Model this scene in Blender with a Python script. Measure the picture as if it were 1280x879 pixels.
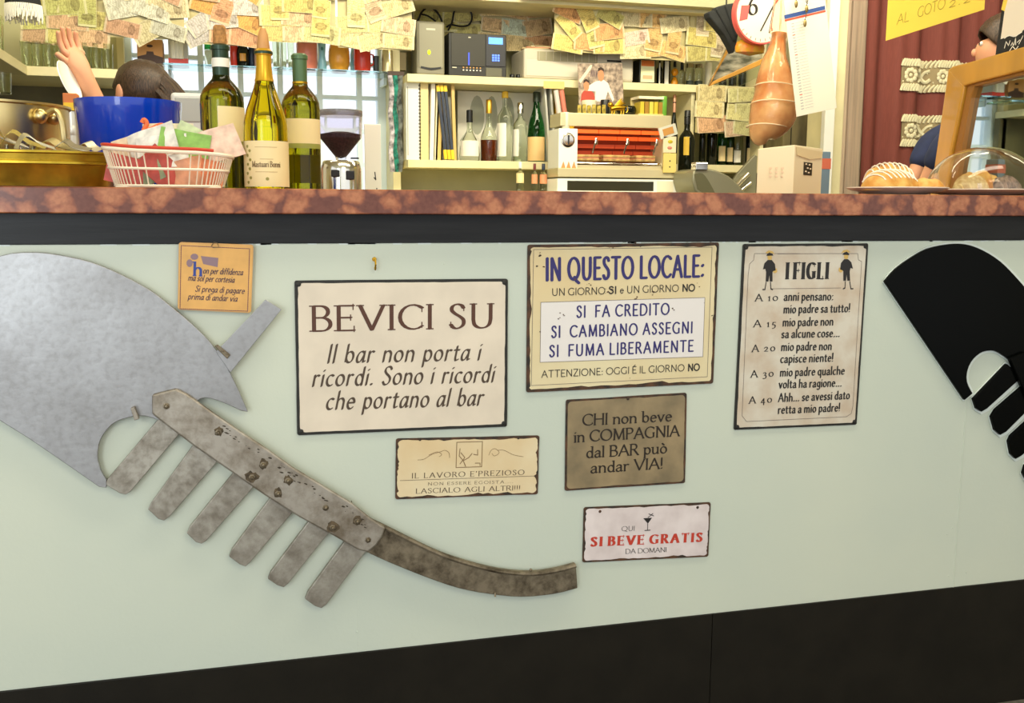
import bpy, bmesh, math, random
from mathutils import Vector, Matrix
random.seed(7)
for o in list(bpy.data.objects): bpy.data.objects.remove(o)
scn = bpy.context.scene; COL = scn.collection
PI = math.pi; R = math.radians

# ------------------------------------------------------------------ camera
FPX, YAW, PITCH, ROLL = 1274.3, 0.2681, 0.1442, 0.0060      # focal length in pixels of a 1280 x 879 frame
CAM = Vector((0, -1.75, 1.08))
_f = Vector((math.sin(YAW)*math.cos(PITCH), math.cos(YAW)*math.cos(PITCH), -math.sin(PITCH)))
_r0 = Vector((math.cos(YAW), -math.sin(YAW), 0)); _u0 = _r0.cross(_f)
_r = _r0*math.cos(ROLL)+_u0*math.sin(ROLL); _u = -_r0*math.sin(ROLL)+_u0*math.cos(ROLL)
cd = bpy.data.cameras.new('camera'); cam = bpy.data.objects.new('camera', cd); COL.objects.link(cam)
cd.sensor_width = 36; cd.lens = FPX*36/1280; cd.clip_start = .02
cam.matrix_world = Matrix(((_r.x,_u.x,-_f.x,CAM.x),(_r.y,_u.y,-_f.y,CAM.y),(_r.z,_u.z,-_f.z,CAM.z),(0,0,0,1)))
scn.camera = cam

# ------------------------------------------------------------------ world, lights, exposure
scn.view_settings.view_transform = 'Standard'; scn.view_settings.look = 'None'
scn.view_settings.gamma = 1; scn.view_settings.exposure = 0.0
W = bpy.data.worlds.new('daylight'); scn.world = W; W.use_nodes = True
nt = W.node_tree; bgn = nt.nodes['Background']
bgn.inputs[0].default_value = (0.95, 0.98, 1.0, 1); bgn.inputs[1].default_value = 1.3

def area(name, loc, target, sx, sy, power, col):
    d = bpy.data.lights.new(name, 'AREA'); d.shape = 'RECTANGLE'; d.size = sx; d.size_y = sy
    d.energy = power; d.color = col
    o = bpy.data.objects.new(name, d); COL.objects.link(o); o.location = loc
    o.rotation_euler = (Vector(target)-Vector(loc)).to_track_quat('-Z', 'Y').to_euler()
    return o
area('door_daylight', (-1.25, -2.9, 1.45), (0.1, 0, .8), .7, 2.0, 29, (.86, .95, 1))
area('front_room_lamp', (0.9, -2.6, 2.5), (0.6, 0, .7), 1.2, .5, 15, (1, .90, .66))
area('bar_ceiling_lamp', (-.3, 1.0, 2.7), (-.1, 2.6, 1.3), 1.4, .35, 28, (1, .91, .68))
area('bar_ceiling_lamp', (1.2, 1.2, 2.7), (1.2, 2.7, 1.2), 1.8, .35, 62, (1, .92, .68))
area('bar_ceiling_lamp', (2.6, 1.0, 2.7), (2.4, 2.3, 1.2), 1.0, .35, 27, (1, .92, .70))
area('counter_lamp', (0.9, -0.5, 2.6), (.9, .5, 1.2), 2.4, .3, 26, (1, .93, .74))

# ------------------------------------------------------------------ projection helpers (a photograph pixel on a plane of the room)
def ray(px, py): return _f + _r*((px-640)/FPX) - _u*((py-439.5)/FPX)
def P(px, py, Y):
    d = ray(px, py); return CAM + d*((Y-CAM.y)/d.y)
def PX(px, py, X):
    d = ray(px, py); return CAM + d*((X-CAM.x)/d.x)
def S(px, py, Y):
    d = ray(px, py); return ((Y-CAM.y)/d.y)/FPX

# ------------------------------------------------------------------ object helpers
def tag(o, label=None, cat=None, group=None, kind=None):
    if label: o['label'] = label
    if cat: o['category'] = cat
    if group: o['group'] = group
    if kind: o['kind'] = kind
    return o
def thing(name, loc, label, cat, rz=0, group=None):
    o = bpy.data.objects.new(name, None); COL.objects.link(o); o.empty_display_size = .02
    o.location = loc; o.rotation_euler = (0, 0, rz); return tag(o, label, cat, group)
class MB:
    def __init__(s): s.v = []; s.f = []
    def add(s, vs, fs, M=None):
        n = len(s.v); s.v += [tuple(M @ Vector(v)) if M is not None else tuple(v) for v in vs]
        s.f += [tuple(i+n for i in f) for f in fs]; return s
    def box(s, x0, y0, z0, x1, y1, z1, M=None):
        return s.add([(x0,y0,z0),(x1,y0,z0),(x1,y1,z0),(x0,y1,z0),(x0,y0,z1),(x1,y0,z1),(x1,y1,z1),(x0,y1,z1)],
              [(0,3,2,1),(4,5,6,7),(0,1,5,4),(1,2,6,5),(2,3,7,6),(3,0,4,7)], M)
    def lathe(s, prof, n=24, M=None, a0=0, a1=360, c=(0,0,0), cap=True):
        full = abs(a1-a0) >= 360; m = n if full else n+1; vs = []; fs = []
        for r, z in prof:
            for i in range(m):
                a = R(a0+(a1-a0)*i/n); vs.append((c[0]+r*math.cos(a), c[1]+r*math.sin(a), c[2]+z))
        for j in range(len(prof)-1):
            for i in range(n):
                k = (i+1) % m
                fs.append((j*m+i, j*m+k, (j+1)*m+k, (j+1)*m+i))
        if full and cap:
            if prof[0][0] > 1e-6: fs.append(tuple(range(m))[::-1])
            if prof[-1][0] > 1e-6: fs.append(tuple((len(prof)-1)*m+i for i in range(m)))
        return s.add(vs, fs, M)
    def tube(s, pts, r, n=8, closed=False, cap=True):
        pts = [Vector(p) for p in pts]; k = len(pts); vs = []; fs = []
        rr = r if isinstance(r, (list, tuple)) else [r]*k
        up = None
        for i, p in enumerate(pts):
            if closed: t = pts[(i+1) % k]-pts[i-1]
            else: t = pts[min(i+1, k-1)]-pts[max(i-1, 0)]
            t.normalize()
            if up is None: up = Vector((0,0,1)) if abs(t.z) < .9 else Vector((1,0,0))
            a = t.cross(up); a = a.normalized() if a.length > 1e-6 else t.orthogonal().normalized()
            b = a.cross(t).normalized(); up = b
            for j in range(n):
                w = 2*PI*j/n; vs.append(p + a*(rr[i]*math.cos(w)) + b*(rr[i]*math.sin(w)))
        for i in range(k if closed else k-1):
            i2 = (i+1) % k
            for j in range(n):
                j2 = (j+1) % n; fs.append((i*n+j, i*n+j2, i2*n+j2, i2*n+j))
        if not closed and cap: fs += [tuple(range(n))[::-1], tuple((k-1)*n+j for j in range(n))]
        return s.add(vs, fs)
    def prism(s, poly, d, M=None):           # poly in x,z; extruded along +y by d
        n = len(poly); a = sum(poly[i][0]*poly[(i+1)%n][1]-poly[(i+1)%n][0]*poly[i][1] for i in range(n))
        if a < 0: poly = poly[::-1]
        vs = [(x,0,z) for x,z in poly]+[(x,d,z) for x,z in poly]
        fs = [tuple(range(n)), tuple(range(n, 2*n))[::-1]] + [(i, n+i, n+(i+1)%n, (i+1)%n) for i in range(n)]
        return s.add(vs, fs, M)
    def sphere(s, c, r, n=12, M=None, sc=(1,1,1)):
        prof = [(math.sin(PI*j/n)*1.0, -math.cos(PI*j/n)) for j in range(n+1)]
        vs = []; fs = []; m = n*2
        for q, z in prof:
            for i in range(m):
                a = 2*PI*i/m; vs.append((c[0]+r*sc[0]*q*math.cos(a), c[1]+r*sc[1]*q*math.sin(a), c[2]+r*sc[2]*z))
        for j in range(n):
            for i in range(m): fs.append((j*m+i, j*m+(i+1)%m, (j+1)*m+(i+1)%m, (j+1)*m+i))
        return s.add(vs, fs, M)
    def build(s, name, mat, parent=None, loc=None, smooth=False, bevel=0, clean=True, rot=None, seg=2):
        me = bpy.data.meshes.new(name); me.from_pydata(s.v, [], s.f); me.update()
        if clean:
            bm = bmesh.new(); bm.from_mesh(me); bmesh.ops.remove_doubles(bm, verts=bm.verts, dist=1e-6)
            bmesh.ops.recalc_face_normals(bm, faces=bm.faces); bm.to_mesh(me); bm.free()
        me.materials.append(mat)
        o = bpy.data.objects.new(name, me); COL.objects.link(o)
        if parent: o.parent = parent
        if loc is not None: o.location = loc
        if rot is not None: o.rotation_euler = rot
        if smooth:
            for p in me.polygons: p.use_smooth = True
            me.set_sharp_from_angle(angle=R(40))
        if bevel:
            b = o.modifiers.new('bevel', 'BEVEL'); b.width = bevel; b.segments = seg; b.limit_method = 'ANGLE'; b.angle_limit = R(35)
        return o
def struct(o): return tag(o, kind='structure')

# ------------------------------------------------------------------ materials
def lin(c): return tuple(((x/255)/12.92 if x/255 <= .04045 else ((x/255+.055)/1.055)**2.4) for x in c)+(1,)
MC = {}
def mat(name, col, rough=.5, metal=0, noise=0, nscale=20, bump=0, bscale=60, trans=0, ior=1.45, emit=None, es=0, coat=0, col2=None, alpha=1, stretch=None, sss=0, spec=.5, detail=4):
    if name in MC: return MC[name]
    m = bpy.data.materials.new(name); m.use_nodes = True; t = m.node_tree; n = t.nodes; l = t.links
    b = n['Principled BSDF']; b.inputs['Base Color'].default_value = lin(col); b.inputs['Roughness'].default_value = rough
    b.inputs['Metallic'].default_value = metal; b.inputs['Transmission Weight'].default_value = trans; b.inputs['IOR'].default_value = ior
    b.inputs['Coat Weight'].default_value = coat; b.inputs['Alpha'].default_value = alpha
    b.inputs['Specular IOR Level'].default_value = spec
    if sss: b.inputs['Subsurface Weight'].default_value = sss; b.inputs['Subsurface Radius'].default_value = (.02,.01,.005)
    if emit: b.inputs['Emission Color'].default_value = lin(emit); b.inputs['Emission Strength'].default_value = es
    if noise or bump:
        tc = n.new('ShaderNodeTexCoord'); mp = n.new('ShaderNodeMapping'); l.new(tc.outputs['Object'], mp.inputs[0])
        if stretch: mp.inputs['Scale'].default_value = stretch
    if noise:
        nz = n.new('ShaderNodeTexNoise'); nz.inputs['Scale'].default_value = nscale; nz.inputs['Detail'].default_value = detail
        l.new(mp.outputs[0], nz.inputs['Vector']); cr = n.new('ShaderNodeValToRGB'); l.new(nz.outputs[0], cr.inputs[0])
        c2 = col2 or tuple(max(0, x*(1-noise)) for x in col)
        cr.color_ramp.elements[0].position = .35; cr.color_ramp.elements[1].position = .65
        cr.color_ramp.elements[0].color = lin(c2); cr.color_ramp.elements[1].color = lin(col)
        l.new(cr.outputs[0], b.inputs['Base Color'])
    if bump:
        nb = n.new('ShaderNodeTexNoise'); nb.inputs['Scale'].default_value = bscale; nb.inputs['Detail'].default_value = 5
        l.new(mp.outputs[0], nb.inputs['Vector']); bp = n.new('ShaderNodeBump'); bp.inputs['Strength'].default_value = bump
        bp.inputs['Distance'].default_value = .002; l.new(nb.outputs[0], bp.inputs['Height']); l.new(bp.outputs[0], b.inputs['Normal'])
    MC[name] = m; return m
def nodes_of(m): return m.node_tree.nodes, m.node_tree.links, m.node_tree.nodes['Principled BSDF']

# painted counter front: pale mint gloss paint with faint clouds, fine roller texture, small scuffs
M_PAINT = mat('mint_paint', (205, 210, 193), .42, noise=.1, nscale=1.6, bump=.12, bscale=110, col2=(195, 203, 190))
n, l, b = nodes_of(M_PAINT)
tc = n.new('ShaderNodeTexCoord'); vo = n.new('ShaderNodeTexVoronoi'); vo.inputs['Scale'].default_value = 9
l.new(tc.outputs['Object'], vo.inputs['Vector'])
nz = n.new('ShaderNodeTexNoise'); nz.inputs['Scale'].default_value = 60; l.new(tc.outputs['Object'], nz.inputs['Vector'])
mx = n.new('ShaderNodeMath'); mx.operation = 'MULTIPLY_ADD'; l.new(nz.outputs[0], mx.inputs[0]); mx.inputs[1].default_value = .05; l.new(vo.outputs['Distance'], mx.inputs[2])
rp = n.new('ShaderNodeValToRGB'); rp.color_ramp.elements[0].position = .035; rp.color_ramp.elements[1].position = .055
rp.color_ramp.elements[0].color = (.72,.72,.66,1); rp.color_ramp.elements[1].color = (1,1,1,1); l.new(mx.outputs[0], rp.inputs[0])
src = b.inputs['Base Color'].links[0].from_socket
mm = n.new('ShaderNodeMix'); mm.data_type = 'RGBA'; mm.blend_type = 'MULTIPLY'; mm.inputs[0].default_value = .5
l.new(src, mm.inputs[6]); l.new(rp.outputs[0], mm.inputs[7]); l.new(mm.outputs[2], b.inputs['Base Color'])

# red nodular marble
M_MARBLE = mat('red_marble', (150, 80, 50), .22)
n, l, b = nodes_of(M_MARBLE)
tc = n.new('ShaderNodeTexCoord'); nz = n.new('ShaderNodeTexNoise'); nz.inputs['Scale'].default_value = 26; nz.inputs['Detail'].default_value = 3
l.new(tc.outputs['Object'], nz.inputs['Vector'])
av = n.new('ShaderNodeVectorMath'); av.operation = 'MULTIPLY_ADD'; l.new(nz.outputs['Color'], av.inputs[0]); av.inputs[1].default_value = (.045,.045,.045)
l.new(tc.outputs['Object'], av.inputs[2])
vo = n.new('ShaderNodeTexVoronoi'); vo.inputs['Scale'].default_value = 30; vo.feature = 'SMOOTH_F1'; vo.inputs['Smoothness'].default_value = .12; l.new(av.outputs[0], vo.inputs['Vector'])
rp = n.new('ShaderNodeValToRGB'); e = rp.color_ramp.elements
e[0].position = .34; e[0].color = lin((180, 116, 80)); e[1].position = .66; e[1].color = lin((112, 64, 50))
x = e.new(.5); x.color = lin((158, 94, 64)); l.new(vo.outputs['Distance'], rp.inputs[0])
n2 = n.new('ShaderNodeTexNoise'); n2.inputs['Scale'].default_value = 140; n2.inputs['Detail'].default_value = 6; l.new(tc.outputs['Object'], n2.inputs['Vector'])
r2 = n.new('ShaderNodeValToRGB'); r2.color_ramp.elements[0].position = .35; r2.color_ramp.elements[0].color = (.72,.66,.66,1); r2.color_ramp.elements[1].position = .6; r2.color_ramp.elements[1].color = (1.0,1,1,1)
l.new(n2.outputs[0], r2.inputs[0]); mm = n.new('ShaderNodeMix'); mm.data_type = 'RGBA'; mm.blend_type = 'MULTIPLY'; mm.inputs[0].default_value = .8
l.new(rp.outputs[0], mm.inputs[6]); l.new(r2.outputs[0], mm.inputs[7]); l.new(mm.outputs[2], b.inputs['Base Color'])

M_BLACKTRIM = mat('black_painted_wood', (30, 30, 31), .38, spec=.3, noise=.25, nscale=8, stretch=(1,6,12), bump=.1, bscale=20)
M_PLINTH = mat('black_plinth_paint', (31, 28, 22), .4, spec=.2, noise=.15, nscale=14, bump=.08, bscale=200)
M_CREAM = mat('cream_paint', (232, 222, 176), .5, noise=.08, nscale=5)
M_BACKWALL = mat('yellowed_wall_paint', (206, 202, 158), .7, noise=.12, nscale=3)
M_WHITE = mat('white_paint', (236, 236, 228), .45)
M_OFFW = mat('off_white_plastic', (232, 226, 200), .4)
M_BLUEGREY = mat('pale_blue_frame_paint', (222, 238, 248), .4)
M_FLOOR = mat('grey_terrazzo', (120, 115, 105), .4, noise=.2, nscale=60)
M_CEIL = mat('ceiling_plaster', (214, 205, 170), .9)
M_BLACK = mat('black_plastic', (24, 24, 24), .35)
M_CHROME = mat('chrome', (220, 216, 205), .14, 1)
M_STEEL = mat('brushed_steel', (190, 182, 160), .3, 1, noise=.15, nscale=30, stretch=(1,1,12))
M_GOLD = mat('gilt', (212, 168, 50), .3, 1)
M_GLASS = mat('clear_glass', (250, 252, 250), .02, trans=1, ior=1.3)
M_GLASSE = mat('cyan_edged_glass', (190, 232, 234), .05, trans=1, ior=1.3)
M_PAPER = mat('white_paper', (240, 236, 222), .7)
M_DARKWOOD = mat('dark_wood', (70, 50, 35), .5, noise=.3, nscale=6, stretch=(1,8,8))
M_CORK = mat('cork', (196, 140, 78), .8, noise=.3, nscale=160)

# ferro metals: worn cast aluminium; blotches are old stains with a shape of their own
def worn_metal(name, base, dark, rough, cov=.5, sc=7, metal=.85):
    m = mat(name, base, rough, metal); n, l, b = nodes_of(m)
    tc = n.new('ShaderNodeTexCoord'); n1 = n.new('ShaderNodeTexNoise'); n1.inputs['Scale'].default_value = sc; n1.inputs['Detail'].default_value = 9; n1.inputs['Roughness'].default_value = .68
    l.new(tc.outputs['Object'], n1.inputs['Vector']); rp = n.new('ShaderNodeValToRGB'); e = rp.color_ramp.elements
    e[0].position = cov-.14; e[0].color = lin(dark); e[1].position = cov+.1; e[1].color = lin(base); l.new(n1.outputs[0], rp.inputs[0])
    n3 = n.new('ShaderNodeTexNoise'); n3.inputs['Scale'].default_value = 90; n3.inputs['Detail'].default_value = 6; l.new(tc.outputs['Object'], n3.inputs['Vector'])
    r3 = n.new('ShaderNodeValToRGB'); r3.color_ramp.elements[0].position = .36; r3.color_ramp.elements[0].color = (.8,.79,.77,1); r3.color_ramp.elements[1].position = .52; r3.color_ramp.elements[1].color = (1,1,1,1)
    l.new(n3.outputs[0], r3.inputs[0]); mm = n.new('ShaderNodeMix'); mm.data_type = 'RGBA'; mm.blend_type = 'MULTIPLY'; mm.inputs[0].default_value = .55
    l.new(rp.outputs[0], mm.inputs[6]); l.new(r3.outputs[0], mm.inputs[7]); l.new(mm.outputs[2], b.inputs['Base Color'])
    rr = n.new('ShaderNodeMapRange'); rr.inputs['To Min'].default_value = rough+.18; rr.inputs['To Max'].default_value = rough-.06
    l.new(n1.outputs[0], rr.inputs[0]); l.new(rr.outputs[0], b.inputs['Roughness'])
    bp = n.new('ShaderNodeBump'); bp.inputs['Strength'].default_value = .25; bp.inputs['Distance'].default_value = .001; l.new(n3.outputs[0], bp.inputs['Height']); l.new(bp.outputs[0], b.inputs['Normal'])
    return m
M_BLADE = worn_metal('worn_blade_metal', (166, 165, 165), (148, 146, 145), .34, .46, 5)
M_TOOTH = worn_metal('worn_tooth_metal', (178, 172, 160), (138, 130, 118), .45, .5, 22)
M_BAR = worn_metal('pitted_bar_metal', (176, 168, 156), (128, 116, 100), .46, .47, 16)
M_CURVE = worn_metal('stained_iron', (140, 128, 108), (70, 60, 46), .52, .48, 26, .7)
M_BOLT = worn_metal('old_bolt_metal', (130, 118, 98), (60, 50, 38), .4, .4, 90)
M_RUSTPATCH = mat('rust_patch', (104, 88, 66), .8, noise=.4, nscale=120)
M_FERROBLK = mat('black_lacquer', (5, 6, 5), .25, spec=.08)
M_RIM = mat('pale_overpaint', (214, 222, 216), .4)

# ------------------------------------------------------------------ lettering: pen strokes swept with a broad nib
L_, C_, E_ = 'L', 'C', 'E'
G = {}
def g(ch, w, strokes, hs=(), vs=()): G[ch] = (w, strokes, hs, vs)
g('A', .74, [(L_,[(0,0),(.37,1)]),(L_,[(.37,1),(.74,0)]),(L_,[(.13,.36),(.61,.36)])], [(0,0),(.74,0)])
g('B', .56, [(L_,[(.04,0),(.04,1)]),(L_,[(.04,1),(.26,1)]),(E_,(.26,.765,.22,.235,90,-90)),(L_,[(.04,.53),(.3,.53)]),(E_,(.29,.265,.26,.265,90,-90)),(L_,[(.29,0),(.04,0)])], [(.02,0),(.02,1)])
g('C', .72, [(E_,(.44,.5,.43,.5,48,312))], [], [(.72,.82),(.72,.17)])
g('D', .76, [(L_,[(.05,0),(.05,1)]),(L_,[(.05,1),(.3,1)]),(E_,(.3,.5,.45,.5,90,-90)),(L_,[(.3,0),(.05,0)])], [(.02,0),(.02,1)])
g('E', .52, [(L_,[(.05,0),(.05,1)]),(L_,[(.05,1),(.5,1)]),(L_,[(.05,.52),(.42,.52)]),(L_,[(.05,0),(.52,0)])], [(.02,0),(.02,1)], [(.5,.95),(.42,.52),(.53,.06)])
g('F', .5, [(L_,[(.05,0),(.05,1)]),(L_,[(.05,1),(.5,1)]),(L_,[(.05,.52),(.42,.52)])], [(.05,0),(.02,1)], [(.5,.95),(.42,.52)])
g('G', .78, [(E_,(.44,.5,.43,.5,50,300)),(L_,[(.7,.06),(.7,.45)])], [(.7,.45)], [(.72,.84)])
g('H', .76, [(L_,[(.06,0),(.06,1)]),(L_,[(.7,0),(.7,1)]),(L_,[(.06,.52),(.7,.52)])], [(.06,0),(.06,1),(.7,0),(.7,1)])
g('I', .12, [(L_,[(.06,0),(.06,1)])], [(.06,0),(.06,1)])
g('L', .5, [(L_,[(.05,1),(.05,0)]),(L_,[(.05,0),(.5,0)])], [(.05,1),(.02,0)], [(.51,.06)])
g('M', .92, [(L_,[(.08,0),(.12,1)]),(L_,[(.12,1),(.46,.05)]),(L_,[(.46,.05),(.8,1)]),(L_,[(.8,1),(.86,0)])], [(.07,0),(.08,1),(.86,0),(.84,1)])
g('N', .78, [(L_,[(.08,0),(.08,1)]),(L_,[(.08,1),(.7,0)]),(L_,[(.7,0),(.7,1)])], [(.08,0),(.04,1),(.7,1)])
g('O', .88, [(E_,(.44,.5,.43,.5,0,360))])
g('P', .54, [(L_,[(.05,0),(.05,1)]),(L_,[(.05,1),(.28,1)]),(E_,(.28,.75,.24,.25,90,-90)),(L_,[(.28,.5),(.05,.5)])], [(.05,0),(.02,1)])
g('Q', .9, [(E_,(.44,.5,.43,.5,0,360)),(L_,[(.5,.12),(.66,-.06),(.86,-.16)])])
g('R', .62, [(L_,[(.05,0),(.05,1)]),(L_,[(.05,1),(.28,1)]),(E_,(.28,.76,.22,.24,90,-90)),(L_,[(.28,.52),(.05,.52)]),(L_,[(.28,.52),(.62,0)])], [(.05,0),(.02,1),(.62,0)])
g('S', .5, [(C_,[(.45,.84),(.38,.96),(.24,1.0),(.09,.92),(.06,.76),(.16,.62),(.34,.48),(.45,.34),(.44,.14),(.3,.01),(.14,.01),(.03,.16)])], [], [(.46,.84),(.03,.15)])
g('T', .64, [(L_,[(.32,0),(.32,1)]),(L_,[(0,1),(.64,1)])], [(.32,0)], [(0,.95),(.64,.95)])
g('U', .74, [(L_,[(.08,1),(.08,.35)]),(C_,[(.08,.36),(.12,.14),(.26,.01),(.46,.01),(.61,.13),(.66,.36)]),(L_,[(.66,.35),(.66,1)])], [(.08,1),(.66,1)])
g('V', .74, [(L_,[(0,1),(.37,0)]),(L_,[(.37,0),(.74,1)])], [(0,1),(.74,1)])
g('Z', .6, [(L_,[(.02,1),(.58,1)]),(L_,[(.58,1),(.02,0)]),(L_,[(.02,0),(.6,0)])], [], [(.03,.94),(.6,.06)])
g('É', .52, G['E'][1]+[(L_,[(.2,1.1),(.36,1.25)])], *G['E'][2:])
X = .6
g('a', .46, [(C_,[(.06,.48),(.16,.59),(.3,.59),(.38,.48),(.38,.36)]),(L_,[(.38,.38),(.38,.08)]),(C_,[(.38,.08),(.41,.01),(.47,.03)]),(C_,[(.38,.36),(.2,.32),(.04,.22),(.05,.06),(.18,-.01),(.31,.06),(.38,.16)])])
g('ɑ', .48, [(C_,[(.42,.52),(.3,.6),(.14,.54),(.03,.32),(.05,.08),(.16,0),(.29,.1),(.42,.4)]),(L_,[(.43,.6),(.42,.12)]),(C_,[(.42,.14),(.44,.02),(.53,.06)])])
g('b', .5, [(L_,[(.05,1),(.05,.06)]),(E_,(.26,.3,.21,.3,160,-160))], [(.01,1)])
g('c', .42, [(E_,(.26,.3,.23,.3,55,305))])
g('d', .5, [(L_,[(.45,1),(.45,0)]),(E_,(.25,.3,.21,.3,20,340))], [(.41,1),(.48,0)])
g('e', .46, [(L_,[(.04,.33),(.44,.35)]),(E_,(.24,.3,.21,.3,8,315))])
g('f', .32, [(C_,[(.36,.93),(.28,1),(.18,.95),(.14,.78)]),(L_,[(.14,.8),(.14,0)]),(L_,[(0,.59),(.3,.59)])], [(.14,0)])
g('g', .48, [(E_,(.24,.33,.2,.27,0,360)),(L_,[(.44,.6),(.44,-.1)]),(C_,[(.44,-.08),(.38,-.25),(.22,-.3),(.06,-.22)])])
g('h', .52, [(L_,[(.06,1),(.06,0)]),(C_,[(.06,.4),(.18,.57),(.34,.59),(.45,.46),(.46,.3)]),(L_,[(.46,.32),(.46,0)])], [(.02,1),(.06,0),(.46,0)])
g('i', .12, [(L_,[(.06,.6),(.06,0)]),(L_,[(.05,.83),(.08,.86)])], [(.02,.6),(.06,0)])
g('l', .12, [(L_,[(.06,1),(.06,0)])], [(.02,1),(.06,0)])
g('m', .84, [(L_,[(.06,.6),(.06,0)]),(C_,[(.06,.4),(.16,.57),(.3,.59),(.41,.46),(.42,.3)]),(L_,[(.42,.32),(.42,0)]),(C_,[(.42,.4),(.52,.57),(.66,.59),(.77,.46),(.78,.3)]),(L_,[(.78,.32),(.78,0)])], [(.02,.6),(.06,0),(.42,0),(.78,0)])
g('n', .52, [(L_,[(.06,.6),(.06,0)]),(C_,[(.06,.4),(.18,.57),(.34,.59),(.45,.46),(.46,.3)]),(L_,[(.46,.32),(.46,0)])], [(.02,.6),(.06,0),(.46,0)])
g('o', .5, [(E_,(.25,.3,.23,.3,0,360))])
g('p', .5, [(L_,[(.06,.6),(.06,-.32)]),(E_,(.26,.3,.21,.3,160,-160))], [(.02,.6),(.06,-.32)])
g('q', .5, [(L_,[(.45,.6),(.45,-.32)]),(E_,(.25,.3,.21,.3,20,340))], [(.45,-.32)])
g('r', .34, [(L_,[(.06,.6),(.06,0)]),(C_,[(.06,.38),(.14,.54),(.24,.6),(.34,.56)])], [(.02,.6),(.06,0)])
g('s', .36, [(C_,[(.32,.52),(.2,.6),(.06,.52),(.08,.37),(.26,.26),(.33,.14),(.24,.01),(.1,.01),(.03,.1)])])
g('t', .32, [(L_,[(.13,.8),(.13,.14)]),(C_,[(.13,.14),(.18,0),(.32,.05)]),(L_,[(0,.59),(.3,.59)])])
g('u', .52, [(L_,[(.06,.6),(.06,.22)]),(C_,[(.06,.24),(.1,.04),(.24,0),(.38,.1),(.45,.24)]),(L_,[(.45,.6),(.45,0)])], [(.02,.6),(.42,.6),(.48,0)])
g('v', .48, [(L_,[(.02,.6),(.24,0)]),(L_,[(.24,0),(.46,.6)])], [(.02,.6),(.46,.6)])
g('z', .42, [(L_,[(.03,.59),(.39,.59)]),(L_,[(.39,.59),(.03,.01)]),(L_,[(.03,.01),(.41,.01)])])
g('ò', .5, G['o'][1]+[(L_,[(.14,.92),(.28,.76)])])
g('.', .16, [(L_,[(.05,.02),(.1,.05)]),(L_,[(.05,.05),(.1,.02)])]); g(':', .16, [(L_,[(.05,.03),(.1,.07)]),(L_,[(.05,.5),(.1,.54)])])
g('!', .14, [(L_,[(.06,1),(.06,.28)]),(L_,[(.05,.03),(.08,.05)])]); g("'", .1, [(L_,[(.06,1),(.04,.78)])])
g('1', .22, [(L_,[(.12,.62),(.12,0)]),(L_,[(.12,.62),(.02,.52)])], [(.12,0)]); g('0', .54, [(E_,(.27,.31,.24,.31,0,360))])
g('2', .46, [(C_,[(.04,.46),(.14,.6),(.3,.6),(.38,.45),(.28,.24),(.04,.02)]),(L_,[(.04,.02),(.44,.02)])])
g('3', .42, [(C_,[(.05,.52),(.2,.62),(.34,.5),(.3,.32),(.16,.24)]),(C_,[(.16,.24),(.34,.18),(.38,-.06),(.22,-.26),(.02,-.22)])])
g('4', .52, [(L_,[(.36,.62),(.03,.04),(.5,.04)]),(L_,[(.36,.62),(.36,-.3)])])
g('5', .42, [(L_,[(.38,.62),(.12,.62),(.08,.28)]),(C_,[(.08,.28),(.26,.28),(.37,.12),(.3,-.14),(.08,-.26)])])
g('6', .5, [(C_,[(.42,1),(.18,.8),(.05,.45),(.06,.2)]),(E_,(.25,.27,.2,.26,0,360))])
ITALIC = {'a': 'ɑ'}

def cat(pts, n=5):
    out = []
    for i in range(len(pts)-1):
        p0 = pts[max(i-1,0)]; p1 = pts[i]; p2 = pts[i+1]; p3 = pts[min(i+2,len(pts)-1)]
        for k in range(n):
            t = k/n
            out.append(tuple(.5*((2*p1[d])+(p2[d]-p0[d])*t+(2*p0[d]-5*p1[d]+4*p2[d]-p3[d])*t*t+(-p0[d]+3*p1[d]-3*p2[d]+p3[d])*t**3) for d in range(len(p1))))
    return out+[tuple(pts[-1])]
def hull(pts):
    pts = sorted(set(pts))
    if len(pts) < 3: return pts
    def half(ps):
        h = []
        for p in ps:
            while len(h) >= 2 and (h[-1][0]-h[-2][0])*(p[1]-h[-2][1])-(h[-1][1]-h[-2][1])*(p[0]-h[-2][0]) <= 1e-12: h.pop()
            h.append(p)
        return h
    a = half(pts); b = half(pts[::-1]); return a[:-1]+b[:-1]
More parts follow.
